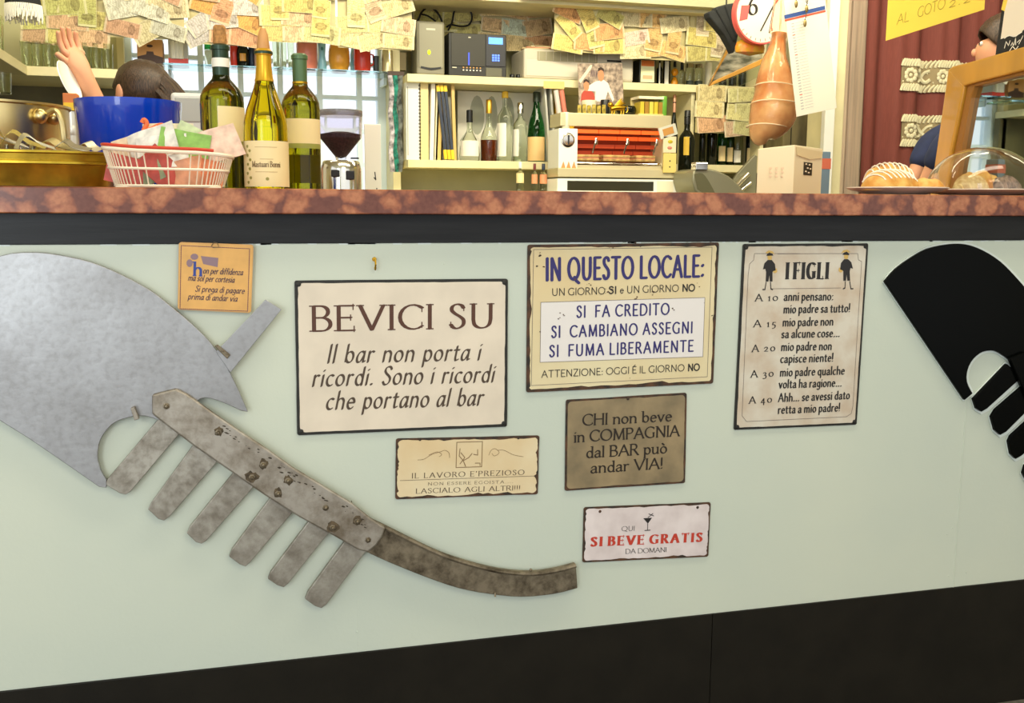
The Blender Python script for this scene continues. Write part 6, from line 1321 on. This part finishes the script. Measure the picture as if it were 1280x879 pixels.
MB().tube([(pts[-1][0],0,pts[-1][2]),(pts[-1][0]+.01,0,2.75-t.location.z)], .003, 6).build('hanging_cord', mat('pale_string', (236,214,180)), t)
# round clock with a red rim, black cloth cap, straw dish
Yk2 = 1.9; c = P(951, 18, Yk2); s = S(951, 18, Yk2); t = thing('round_clock', c, 'round cream clock face with red rim and a big 6, cut by the top edge', 'clock'); Mx = Matrix.Rotation(PI/2, 4, 'X')
MB().lathe([(0,-.02),(35*s,-.02),(35*s,.004),(0,.004)], 48, Mx).build('face', mat('cream_clock_face', (236,226,200), .4), t, smooth=True)
MB().lathe([(34.6*s,.0042),(34.6*s,.009),(36.5*s,.009),(37*s,-.02),(35.2*s,-.02),(35.2*s,.004),(34.6*s,.0042)], 48, Mx, cap=False).build('red_rim', mat('clock_red', (226,92,88), .35), t, smooth=True)
q = Ink(-.0046); q.text('6', (-19*s, -1*s), (-6*s, -2*s), .072, .085); q.pen([(0,-20*s),(10*s,-1*s),(21*s,20*s)], .003)
for i in range(9): a = -PI/2+(i-4)*.22; q.pen([(30*s*math.cos(a),30*s*math.sin(a)),(33*s*math.cos(a),33*s*math.sin(a))], .0012)
q.build('numeral_and_hand', M_INKBK, t); q = Ink(-.0048); q.poly([(-30*s,-10*s),(-19*s,-7*s),(-17*s,10*s),(-28*s,9*s)]); q.build('red_panel', mat('clock_red', (214,70,66)), t)
MB().tube([(0,.01,34*s),(0,.01,2.74-c.z)], .004, 6).build('hanger', M_CHROME, t)
Yc2 = 2.05; s = S(905, 30, Yc2); c = P(905, 62, Yc2); t = thing('black_cloth_cap', c, 'dark charcoal folded cloth hanging left of the round clock', 'cloth')
out = [(882,18),(884,24),(897,36),(905,44),(914,57),(919,66),(921,60),(924,45),(926,30),(922,14),(921,4),(906,7),(893,11),(892,16),(888,15)]
o = MB().prism([((x-905)*s,(62-y)*s) for x, y in out], .05).build('cloth_body', mat('charcoal_cloth', (44,46,46), .9, noise=.2, nscale=20), t, bevel=.012, seg=3)
for (a, b_) in (((893,14),(918,50)),((905,9),(921,44))): MB().tube([((a[0]-905)*s,-.001,(62-a[1])*s),((b_[0]-905)*s,-.001,(62-b_[1])*s)], .006, 8).build('fold', mat('charcoal_cloth', (44,46,46)), t, smooth=True)
MB().tube([((910-905)*s,.025,(62-8)*s),((910-905)*s,.025,2.74-c.z)], .003, 6).build('hanging_loop', M_BLACK, t)
s = S(937, 60, 1.95); c = P(937, 70, 1.95); t = thing('yellow_decorated_dish', c, 'yellow and orange decorated oval dish hanging under the clock', 'dish')
MB().lathe([(0,0),(19*s,4*s),(20*s,10*s),(18*s,16*s),(12*s,20*s),(0,21*s)], 28, Matrix.Scale(.5,4,(0,1,0))).build('dish_body', mat('olive_gold_glaze', (206,160,40), .25, noise=.4, nscale=40, col2=(226,120,50)), t, smooth=True)
MB().tube([(0,.03,20*s),(0,.03,2.74-c.z)], .002, 5).build('hanging_wire', M_CHROME, t)
s = S(920, 80, 2.2); c = P(920, 108, 2.2); t = thing('tilted_picture_frame', c, 'tilted wooden framed picture wedged below the yellow dish', 'picture frame')
fq = lambda pts: [((x-920)*s,(108-y)*s) for x, y in pts]
MB().prism(fq([(884,107),(907,62),(950,62),(957,74)]), .012, Matrix.Translation((0,.012,0))).build('picture', mat('silvery_picture', (190,184,160), .3, noise=.6, nscale=14, col2=(80,80,60), stretch=(1,1,3)), t)
MB().tube([(0,.02,(108-62)*s),(0,.02,2.74-c.z)], .002, 5).build('hanging_wire', M_CHROME, t)
for pts_ in ([(884,108),(888,100),(912,60),(908,60)], [(884,109),(889,103),(957,72),(957,79)]): MB().prism(fq(pts_), .02).build('frame_bar', mat('honey_wood', (206,150,60), .4), t, bevel=.002)
MB().prism(fq([(892,108),(958,80),(958,92),(930,106)]), .01, Matrix.Translation((0,.02,0))).build('clear_cover', G_CLEAR, t)
# calendar sheet
Yl = 1.55; A = P(980, 6, Yl); s = S(1010, 75, Yl); cc = [(981,14),(1030,8),(1046,135),(996,146)]; c = P(1012, 146, Yl)
t = thing('wall_calendar', c, 'white calendar sheet with a blue and red header and pegs at top right', 'calendar')
lq = lambda pts, : [((P(x, y, Yl)-c).x, (P(x, y, Yl)-c).z) for x, y in pts]
MB().prism(lq([(978,-12),(1030,-18),(1046,135),(996,146)]), .003).build('sheet', mat('calendar_paper', (222,218,200), .6), t, bevel=.0005)
q = Ink(-.0004); q.poly(lq([(980,19),(1031,7),(1031.5,12),(980.6,24)])); q.build('blue_header', mat('header_blue', (52,80,140), .5), t)
q = Ink(-.0004); q.poly(lq([(980.6,24.5),(1031.6,12.5),(1032,15),(981,27)])); q.build('red_header', mat('header_red', (214,84,60), .5), t)
q = Ink(-.0004)
for i in range(31):
    y0 = 30+3.55*i; x0 = 984.5+(.118)*(y0-24); 
    a, b_ = lq([(x0+4, y0), (x0+7, y0-.8)]); q.pen([a, b_], .0012); a, b_ = lq([(x0+9, y0-1.2), (x0+19, y0-3.5)]); q.pen([a, b_], .0005)
q.build('date_column', mat('calendar_grey', (150,150,156), .6), t)
q = Ink(-.0005)
for i in (4, 11, 18, 25): y0 = 30+3.55*i; x0 = 984.5+.118*(y0-24); a, b_ = lq([(x0+4, y0), (x0+7, y0-.8)]); q.pen([a, b_], .0014)
q.build('red_dates', mat('header_red', (214,84,60)), t)
MB().tube([(0,.004,P(1010,-15,Yl).z-c.z),(0,.004,2.74-c.z)], .002, 5).build('hanging_cord', M_PAPER, t)
for i, (x, y) in enumerate(((993,6),(1006,12),(1004,30))):
    p = P(x, y, Yl); t2 = thing('metal_charm', (p.x, Yl-.012, p.z), 'dangling metal charm before the calendar, %s of three' % ('left','right','lowest')[i], 'charm', 0, 'charms by the calendar')
    MB().sphere((0,0,0), .009, 6, sc=(.7,.5,1.4)).build('charm_body', mat('bronze_charm', (150,130,80), .35, .7), t2, smooth=True); MB().tube([(0,0,.012),(.003,0,.03),(0,0,.11)], .0015, 5).build('cord', M_BOLT, t2)
    MB().tube([(.004*math.cos(a), 0, .016+.004*math.sin(a)) for a in [k_*PI/4 for k_ in range(8)]], .001, 4, closed=True).build('ring', M_CHROME, t2)
# tall dim cabinet behind carton between ham and post
t, w, h = boxthing('dark_cupboard', 'olive brown cupboard seen between the ham and the cream post', 'cupboard', 975, 95, 1036, 260, 2.62, .35, mat('olive_brown_wood', (134, 122, 84), .6, noise=.45, nscale=8, stretch=(1,1,.4)), bevel=.003)
MB().box(-w*.35,-.178,0,-w*.34,-.1745,h).build('door_gap', M_BLACK, t); MB().box(w*.05,-.185,h*.42,w*.3,-.176,h*.46,Matrix.Rotation(-.5,4,'Y') @ Matrix.Translation((-.12,0,.0))).build('orange_strip', mat('tan_wood', (196,150,90), .5), t)
for i, (c_, lb) in enumerate((((206,110,80),'salmon topped blue carton tucked between the cream carton and the post'),)):
    t, w, h = boxthing('blue_carton', lb, 'carton', 1025, 190, 1036, 246, .70, .05, mat('blue_grey_card', (110,136,150), .5), bevel=.002); MB().box(-w/2-.001,-.026,h*.62,w/2+.001,.026,h*.85).build('salmon_band', mat('salmon_card', c_, .5), t)
    t.location.z = ZT

# ------------------------------------------------------------------ display case at the right (its side pane mirrors the bar)
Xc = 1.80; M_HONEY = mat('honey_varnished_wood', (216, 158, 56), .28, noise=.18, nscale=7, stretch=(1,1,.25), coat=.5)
def fpt(x, y): p = PX(x, y, Xc); return p
c0 = fpt(1170, 236)
t = thing('display_case', (Xc+.2, .28, ZT), 'pastry display case with a honey coloured wooden frame, cut off at right', 'display case')
def yz(pts): return [((PX(x,y,Xc)).y-.28, (PX(x,y,Xc)).z-ZT) for x, y in pts]
def slab(name, pts, m, x0=0, x1=.03, bevel=.004):
    q = yz(pts); n_ = len(q); vs = [(x0-.2, y, z) for y, z in q]+[(x1-.2, y, z) for y, z in q]
    fs = [tuple(range(n_)), tuple(range(n_,2*n_))[::-1]]+[(i,(i+1)%n_,n_+(i+1)%n_,n_+i) for i in range(n_)]
    return MB().add(vs, fs).build(name, m, t, bevel=bevel)
b0 = PX(1161, 245, Xc); zfoot = ZT
def foot(x): # point on the counter below
    y = 240
    for _ in range(30):
        p = PX(x, y, Xc)
        if p.z < ZT+.001: break
        y += 1
    return (x, y-1)
slab('frame_top', [(1184,88),(1190,83),(1206,79),(1280,58),(1350,38),(1350,66),(1280,88),(1216,104),(1204,108)], M_HONEY)
slab('frame_side', [(1185,86),(1205,106),(1202,122),(1186,200),foot(1181),foot(1162)], M_HONEY)
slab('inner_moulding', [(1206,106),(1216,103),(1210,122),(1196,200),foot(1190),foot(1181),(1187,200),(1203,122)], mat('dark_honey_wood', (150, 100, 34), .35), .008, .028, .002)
slab('side_pane', [(1208,104),(1280,87),(1350,66),foot(1350),foot(1186)], mat('mirror_glass', (206, 214, 210), .015, 1), .022, .026, 0)
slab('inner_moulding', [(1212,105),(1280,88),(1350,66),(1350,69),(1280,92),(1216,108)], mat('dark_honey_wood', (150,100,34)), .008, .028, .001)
zt3 = PX(1186, 86, Xc).z-ZT
MB().box(-.17, .20, 0, .5, .235, zt3).build('rear_panel', M_HONEY, t, bevel=.003); MB().box(-.17, -.22, .0, .5, .235, .03).build('base_board', M_HONEY, t, bevel=.003)
MB().box(.47, -.22, 0, .5, .2, zt3).build('far_side', M_HONEY, t, bevel=.003); MB().box(-.165, -.20, zt3-.02, .5, .235, zt3).build('top_board', M_HONEY, t, bevel=.003)
# black card on the case
YAc = .30; A = PX(1243, 71, Xc); Bq = PX(1290, 56, Xc)
t = thing('black_menu_card', (Xc+.012, A.y, A.z), 'black card with a white upper half standing on the display case', 'card')
def yzl(pts): return [(PX(x,y,Xc+.012).y-A.y, PX(x,y,Xc+.012).z-A.z) for x, y in pts]
def slab2(name, pts, m, x0, x1):
    q = yzl(pts); n_ = len(q); vs = [(x0, y, z) for y, z in q]+[(x1, y, z) for y, z in q]
    return MB().add(vs, [tuple(range(n_)), tuple(range(n_,2*n_))[::-1]]+[(i,(i+1)%n_,n_+(i+1)%n_,n_+i) for i in range(n_)]).build(name, m, t)
slab2('black_card', [(1244,71),(1252,12),(1258,-14),(1345,-30),(1345,40)], mat('black_card', (26,26,30), .4), 0, .004)
slab2('white_area', [(1251,49),(1259,-8),(1345,-26),(1345,20),(1290,38),(1280,37),(1270,46),(1262,45)], mat('white_card', (236,226,206), .5), -.0006, 0)
slab2('yellow_edge', [(1252,12),(1258,-14),(1264,-16),(1256,14)], mat('yellow_card', (240,212,84)), -.0012, -.0006)
q = Ink(0)
def pen_yz(pts, w_): q.pen(yzl(pts), w_)
for pts_ in ([(1256,60),(1258,52),(1261,57),(1263,51)],[(1264,57),(1266,53),(1267,57)],[(1268,56),(1270,47),(1270,56)],[(1272,53),(1275,50)],[(1274,55),(1279,45)],[(1262,64),(1266,58),(1270,62),(1273,58)],[(1256,48),(1261,44),(1268,46),(1278,40)]): pen_yz(pts_, .0011)
q.v = [(-.0009, x, z) for x, y, z in q.v]; q.build('script_lettering', M_PAPER, t)

# ------------------------------------------------------------------ pastries: plate and glass dome
def plate_thing(label, cx, base, Y, w):
    t, s = pxthing('serving_plate', label, 'plate', cx, base, Y, ZT); r = w/2*s
    MB().lathe([(0,0),(r*.55,0),(r*.6,.003),(r*.92,.010),(r,.014),(r*.99,.016),(r*.6,.007),(0,.006)], 48).build('plate_body', mat('pale_stoneware', (214,196,180), .25), t, smooth=True); return t, r, s
t, r, s = plate_thing('pale plate of sugared pastries at the right end of the marble', 1121, 243, .10, 122)
pt = t.location
M_PASTRY = mat('golden_pastry', (206, 142, 60), .55, noise=.35, nscale=40, col2=(226,186,104), bump=.5, bscale=90); M_ICING = mat('white_icing', (244,238,222), .4)
def pastry(label, loc, L, Wd, H, rz, seed, icing=True, m=M_PASTRY, group='pastries on the plate', ridges=0):
    t = thing('pastry', loc, label, 'pastry', rz, group); r_ = random.Random(seed); vs = []; fs = []; nu, nv = 22, 10
    for i in range(nu+1):
        u = i/nu*2-1; e = math.sqrt(max(0, 1-abs(u)**2.6))
        for j in range(nv+1):
            v = j/nv*PI; k_ = 1+.06*math.sin(9*u+seed)+ (.12*math.cos(u*ridges*3) if ridges else 0)
            vs.append((u*L, Wd*e*math.cos(v)*k_, H*e*math.sin(v)*k_))
    for i in range(nu):
        for j in range(nv): a0 = i*(nv+1)+j; fs.append((a0,a0+1,a0+nv+2,a0+nv+1))
        fs.append((i*(nv+1), (i+1)*(nv+1), (i+1)*(nv+1)+nv, i*(nv+1)+nv))
    MB().add(vs, fs).build('crust', m, t, smooth=True)
    if icing:
        for k_ in range(9):
            u0 = -.75+.18*k_; pts = []
            for j in range(2, nv-1):
                v = j/nv*PI; u = u0+.12*(j-nv/2)/nv*2; e = math.sqrt(max(0, 1-abs(u)**2.6)); pts.append((u*L, Wd*e*math.cos(v)*1.05, H*e*math.sin(v)*1.06+.0008))
            MB().tube(pts, .0016, 5).build('icing_line', M_ICING, t, smooth=True)
    return t
pastry('iced golden pastry at the left of the plate, the large one', (pt.x-.026, pt.y-.012, ZT+.009), .068, .042, .040, .25, 1)
pastry('iced golden pastry at the top of the plate heap', (pt.x+.006, pt.y+.036, ZT+.012), .058, .034, .052, -.2, 2)
pastry('small plain golden pastry at the right of the plate', (pt.x+.056, pt.y-.016, ZT+.009), .040, .028, .026, -.35, 3, icing=False)
t, r, s = plate_thing('pale plate under the glass dome', 1226, 243, .22, 146); pt = t.location
dm = thing('glass_dome', (pt.x, pt.y, ZT+.0165), 'clear glass dome covering ridged pastries by the display case', 'glass dome')
s = S(1226, 230, .22); rd = 65*s; hd = 52*s
MB().lathe([(rd*math.cos(a), hd*math.sin(a)) for a in [k_*PI/2/16 for k_ in range(17)]]+[(rd*.988*math.cos(a), hd*.985*math.sin(a)) for a in [(16-k_)*PI/2/16 for k_ in range(17)]]+[(rd, 0)], 56, cap=False).build('dome', mat('dome_glass', (252,252,250), .01, trans=1, ior=1.3), dm, smooth=True)
M_PP = mat('pale_ridged_pastry', (226, 204, 150), .6, noise=.3, nscale=60, col2=(190,150,90), bump=.5, bscale=120); M_GP = mat('sugared_grey_pastry', (170,146,130), .6, noise=.4, nscale=70, bump=.6, bscale=120)
pastry('pale ridged pastry under the dome, the left one', (pt.x-.045, pt.y-.02, ZT+.008), .046, .030, .036, .2, 5, False, M_PP, 'pastries under the dome', 9)
pastry('golden ridged pastry under the dome, the middle one', (pt.x+.005, pt.y+.015, ZT+.008), .056, .034, .046, -.1, 6, False, M_PASTRY, 'pastries under the dome', 10)
pastry('greyish sugared pastry under the dome, the right one', (pt.x+.048, pt.y-.02, ZT+.009), .038, .026, .034, .1, 7, False, M_GP, 'pastries under the dome', 8)

# ================================================================== PEOPLE
def skin_body(name, verts, edges, radii, m, parent, sub=2, root=0):
    me = bpy.data.meshes.new(name); me.from_pydata(verts, edges, []); me.update(); me.materials.append(m)
    o = bpy.data.objects.new(name, me); COL.objects.link(o); o.parent = parent
    sk = o.modifiers.new('skin', 'SKIN'); sk.use_smooth_shade = True
    for i, r_ in enumerate(radii):
        v = me.skin_vertices[0].data[i]; v.radius = (r_, r_) if not isinstance(r_, tuple) else r_; v.use_root = (i == root)
    ss = o.modifiers.new('sub', 'SUBSURF'); ss.levels = sub; ss.render_levels = sub; return o
M_SKIN = mat('warm_skin', (214, 156, 122), .5, sss=.1); M_HAIR = mat('dark_brown_hair', (78, 58, 44), .42, noise=.55, nscale=60, stretch=(6,6,1), bump=.6, bscale=80)
def person(loc, rz, label, hands, top_m, hair_m, headtilt, H=1.65, ponytail=True, trouser=None):
    """standing figure facing local -y; body (head, torso, arms, fingers, legs) is one skinned mesh"""
    t = thing('person', loc, label, 'person', rz); k = H/1.65
    V = [(0,0,.92),(0,.0,1.06),(0,.01,1.22),(0,.005,1.36),(0,-.0,1.42)]; Rr = [(.15,.11),(.13,.095),(.15,.105),(.13,.085),(.055,.055)]; E = [(0,1),(1,2),(2,3),(3,4)]
    hx, hy, hz = headtilt       # head centre offset from the neck
    def add(p, r, par): V.append(p); Rr.append((r,r) if not isinstance(r, tuple) else r); E.append((par, len(V)-1)); return len(V)-1
    n1 = add((hx*.3, hy*.3, 1.42+hz*.35), .052, 4); n2 = add((hx*.8, hy*.8-.005, 1.42+hz*.75), (.068,.078), n1); n3 = add((hx, hy, 1.42+hz*1.15), (.078,.092), n2); n4 = add((hx, hy, 1.42+hz*1.55), (.062,.075), n3)
    for sg in (-1, 1):
        h = add((sg*.095,0,.86), .095, 0); kn = add((sg*.10,-.01,.48), .062, h); an = add((sg*.10,.01,.09), .040, kn); add((sg*.10,-.12,.035), .035, an)
        sh = add((sg*.17,.005,1.34), .058, 3); el, wr, hd_ = hands[sg]; e1 = add(el, .042, sh); w1 = add(wr, .027, e1)
        d = (Vector(hd_)-Vector(wr)).normalized(); pal = Vector(wr)+d*.05; side = d.cross(Vector((0,1,0))); side = side.normalized() if side.length > .1 else Vector((1,0,0)); nn = side.cross(d).normalized()
        p1 = add(tuple(pal), (.030,.016), w1)
        for j, (o_, L) in enumerate(((-.028,.062),(-.009,.074),(.010,.070),(.028,.054))):
            b1 = pal+side*o_+d*.028; f1 = add(tuple(b1), .0095, p1); f2 = add(tuple(b1+d*L*.5+nn*.006), .0085, f1); add(tuple(b1+d*L*.95+nn*.022), .007, f2)
        th = add(tuple(pal-side*.032-d*.008), .011, p1); add(tuple(pal-side*.055+d*.028), .009, th)
    o = skin_body('body', [tuple(Vector(v)*k) for v in V], E, [tuple(q*k for q in r) for r in Rr], M_SKIN, t); hc = Vector((hx, hy, 1.42+hz*1.2))*k
    # clothing: shirt and trousers as shells around the same skeleton
    n_sh = [0,1,2,3]; vs = [V[i] for i in n_sh]; rs = [tuple(q*1.12+.004 for q in Rr[i]) for i in n_sh]; es = [(0,1),(1,2),(2,3)]
    for sg in (-1, 1):
        sh = (sg*.17,.005,1.34); el, wr, hd_ = hands[sg]; i0 = len(vs); vs += [sh, el, tuple(Vector(el)+(Vector(wr)-Vector(el))*.6)]; rs += [(.068,.068),(.054,.054),(.046,.046)]; es += [(3,i0),(i0,i0+1),(i0+1,i0+2)]
    skin_body('shirt', [tuple(Vector(v)*k) for v in vs], es, [tuple(q*k for q in r) for r in rs], top_m, t)
    vs = [(0,0,.96),(0,0,.90)]; rs = [(.16,.12),(.165,.125)]; es = [(0,1)]
    for sg in (-1, 1): i0 = len(vs); vs += [(sg*.095,0,.84),(sg*.10,-.01,.48),(sg*.10,.005,.12)]; rs += [(.108,.108),(.078,.078),(.058,.058)]; es += [(1,i0),(i0,i0+1),(i0+1,i0+2)]
    skin_body('trousers', [tuple(Vector(v)*k) for v in vs], es, [tuple(q*k for q in r) for r in rs], trouser or mat('dark_trousers', (36,38,48), .8), t)
    # face: nose, eyes, mouth, ears as small shapes on the head
    f = lambda x, y, z: tuple(hc+Vector((x,y,z))*k)
    MB().sphere(f(0,-.080,-.012), .010, 8, sc=(.8,1.1,1.4)).build('nose', M_SKIN, t, smooth=True)
    for sg in (-1, 1):
        MB().sphere(f(sg*.030,-.066,.012), .010, 8, sc=(1.2,.6,.8)).build('eye', M_WHITE, t, smooth=True); MB().sphere(f(sg*.030,-.0722,.012), .005, 8, sc=(1,.5,1)).build('iris', M_DARKWOOD, t, smooth=True)
        MB().sphere(f(sg*.080,.004,-.004), .017, 8, sc=(.45,.9,1.7)).build('ear', M_SKIN, t, smooth=True)
    MB().sphere(f(0,-.072,-.046), .018, 8, sc=(1.3,.4,.35)).build('mouth', mat('lips', (176,90,80), .5), t, smooth=True)
    # hair: cap over skull with strands
    mb = MB(); vs = []; fs = []; nu, nv = 28, 14
    for j in range(nv+1):
        th = PI*j/nv*.72
        for i in range(nu):
            a = 2*PI*i/nu; front = max(0, -math.sin(a)); lim = th*(1-.5*front); r_ = .089+.002*math.sin(a*9+j)
            vs.append(f(r_*.93*math.sin(lim)*math.cos(a), .014+r_*1.08*math.sin(lim)*math.sin(a), .018+r_*1.08*math.cos(lim)))
    for j in range(nv):
        for i in range(nu): fs.append((j*nu+i, j*nu+(i+1)%nu, (j+1)*nu+(i+1)%nu, (j+1)*nu+i))
    h_ = mb.add(vs, fs).build('hair', hair_m, t, smooth=True)
    so = h_.modifiers.new('solid', 'SOLIDIFY'); so.thickness = .006
    if ponytail:
        rnd = random.Random(9); mb = MB()
        for i in range(26):
            ox, oz = rnd.uniform(-.032,.032), rnd.uniform(-.02,.03); mb.tube(cat([f(ox-.01,.08,.03+oz), f(-.015+ox,.120,.0+oz), f(-.03+ox*1.3,.150,-.06+oz), f(-.04+ox*1.6,.165,-.14+oz), f(-.04+ox,.17,-.24+oz*2)], 4), [.012]*16+[.004], 6)
        mb.build('ponytail', hair_m, t, smooth=True)
    return t
# woman behind the tub, bending her head, back turned, one hand raised at the left
Yw = 1.66; hp_ = P(183, 117, Yw); M_TOP = mat('charcoal_top', (70,66,64), .8)
kk = 1.62/1.65; hz_ = .115; zs_ = hp_.z/((1.42+hz_*1.2)*kk); TW = PI+.75
def local(p, loc, th, k_, zs):
    d = Vector(p)-Vector(loc); c_, s_ = math.cos(-th), math.sin(-th); return ((d.x*c_-d.y*s_)/k_, (d.x*s_+d.y*c_)/k_, d.z/zs/k_)
lw = (hp_.x, Yw, 0); Lc = lambda x, y, Y: local(P(x, y, Y), lw, TW, kk, zs_)
t = person(lw, TW, 'person with dark brown ponytail behind the blue tub, seen from the back, one hand raised', {1: (Lc(126,150,1.55), Lc(104,92,1.5), Lc(94,72,1.5)), -1: ((-.24,-.02,1.10),(-.20,-.20,1.05),(-.18,-.30,1.06))}, M_TOP, M_HAIR, (0,-.03,hz_), H=1.62)
t.scale = (1,1,zs_)
pz = P(82, 104, 1.44); pl_ = thing('white_saucer', pz, 'white saucer held beside the raised forearm at left', 'saucer'); pl_.rotation_euler = (.5, 1.15, .3)
MB().lathe([(0,0),(.03,0),(.062,.012),(.060,.014),(.03,.004),(0,.004)], 32).build('dish', mat('white_china', (240,238,232), .15), pl_, smooth=True)
# person at the right, navy clothes, partly behind the case
Yp2 = 1.25; q_ = P(1264, 60, Yp2)
t = person((q_.x, Yp2, 0), -2.1, 'person in navy clothes with an orange hem, partly hidden behind the display case', {-1: ((-.22,-.20,1.27),(-.19,-.27,1.10),(-.18,-.29,1.02)), 1: ((.22,-.20,1.25),(.19,-.27,1.08),(.18,-.29,1.0))}, mat('navy_cloth', (38,48,84), .8, noise=.2, nscale=20), M_HAIR, (0,-.03,.115), H=q_.z/(1.42+.115*1.2)*1.65, ponytail=False)
MB().lathe([(.175,1.0),(.18,1.0),(.18,1.018),(.175,1.018),(.175,1.0)], 28, Matrix.Scale(.78,4,(0,1,0)), cap=False).build('orange_hem', mat('orange_hem', (206,90,60), .7), t, smooth=True)

# ------------------------------------------------------------------ sub-parts: prints and fittings belong to the part that carries them
bpy.context.view_layer.update()
SUBP = {'lettering': ('label', 'enamel_face', 'bronze_face', 'glazed_face'), 'heading': ('enamel_face',), 'small_lettering': ('enamel_face',), 'red_lettering': ('enamel_face',), 'white_panel': ('enamel_face',), 'border_line': ('enamel_face',), 'chip': ('enamel_face',), 'printed_boy': ('enamel_face',), 'printed_straw_hat': ('enamel_face',), 'printed_sketch': ('enamel_face',),
 'dotted_border': ('glazed_face',), 'blue_initial': ('glazed_face',), 'scroll_ornament': ('glazed_face',), 'screw': ('plate',), 'rust_stain': ('fork_bar',), 'pit_marks': ('fork_bar',), 'bolt': ('fork_bar',), 'tail_ridge': ('curved_tail',), 'rivet': ('curved_tail',),
 'blue_display': ('control_panel',), 'key': ('control_panel',), 'blue_light_strip': ('door_panel',), 'dial_knob': ('control_panel',), 'printed_peaks': ('control_panel',), 'green_light': ('front_cover',), 'dark_slit': ('front_cover',), 'grille_rib': ('grille_panel',), 'numeral_and_hand': ('face',), 'red_panel': ('face',), 'blue_header': ('sheet',), 'red_header': ('sheet',), 'date_column': ('sheet',), 'red_dates': ('sheet',),
 'print_line': ('label',), 'printed_leaf': ('label',), 'white_band': ('capsule',), 'gold_band': ('capsule',), 'icing_line': ('crust',), 'script_lettering': ('black_card',), 'white_area': ('black_card',), 'handwriting': ('card', 'body'), 'iris': ('eye',), 'lace_relief': ('lace_band',), 'pane': ('frame',), 'orange_band': ('cream_label',), 'pale_text_block': ('cream_label',), 'stamp_marks': ('black_stamp',), 'wire_rack': ('floor_plate',)}
for o in list(COL.objects):
    base = o.name.split('.')[0]
    if o.parent and o.parent.parent is None and base in SUBP:
        c_ = [x for x in o.parent.children if x != o and x.name.split('.')[0] in SUBP[base]]
        if not c_: continue
        tgt = min(c_, key=lambda x: (x.matrix_world @ Vector(x.bound_box[0])-o.matrix_world @ Vector(o.bound_box[0])).length) if len(c_) > 1 else c_[0]
        if tgt.parent != o.parent: continue
        m_ = o.matrix_basis.copy(); o.parent = tgt; o.matrix_parent_inverse = tgt.matrix_basis.inverted() @ Matrix.Identity(4); o.matrix_basis = m_
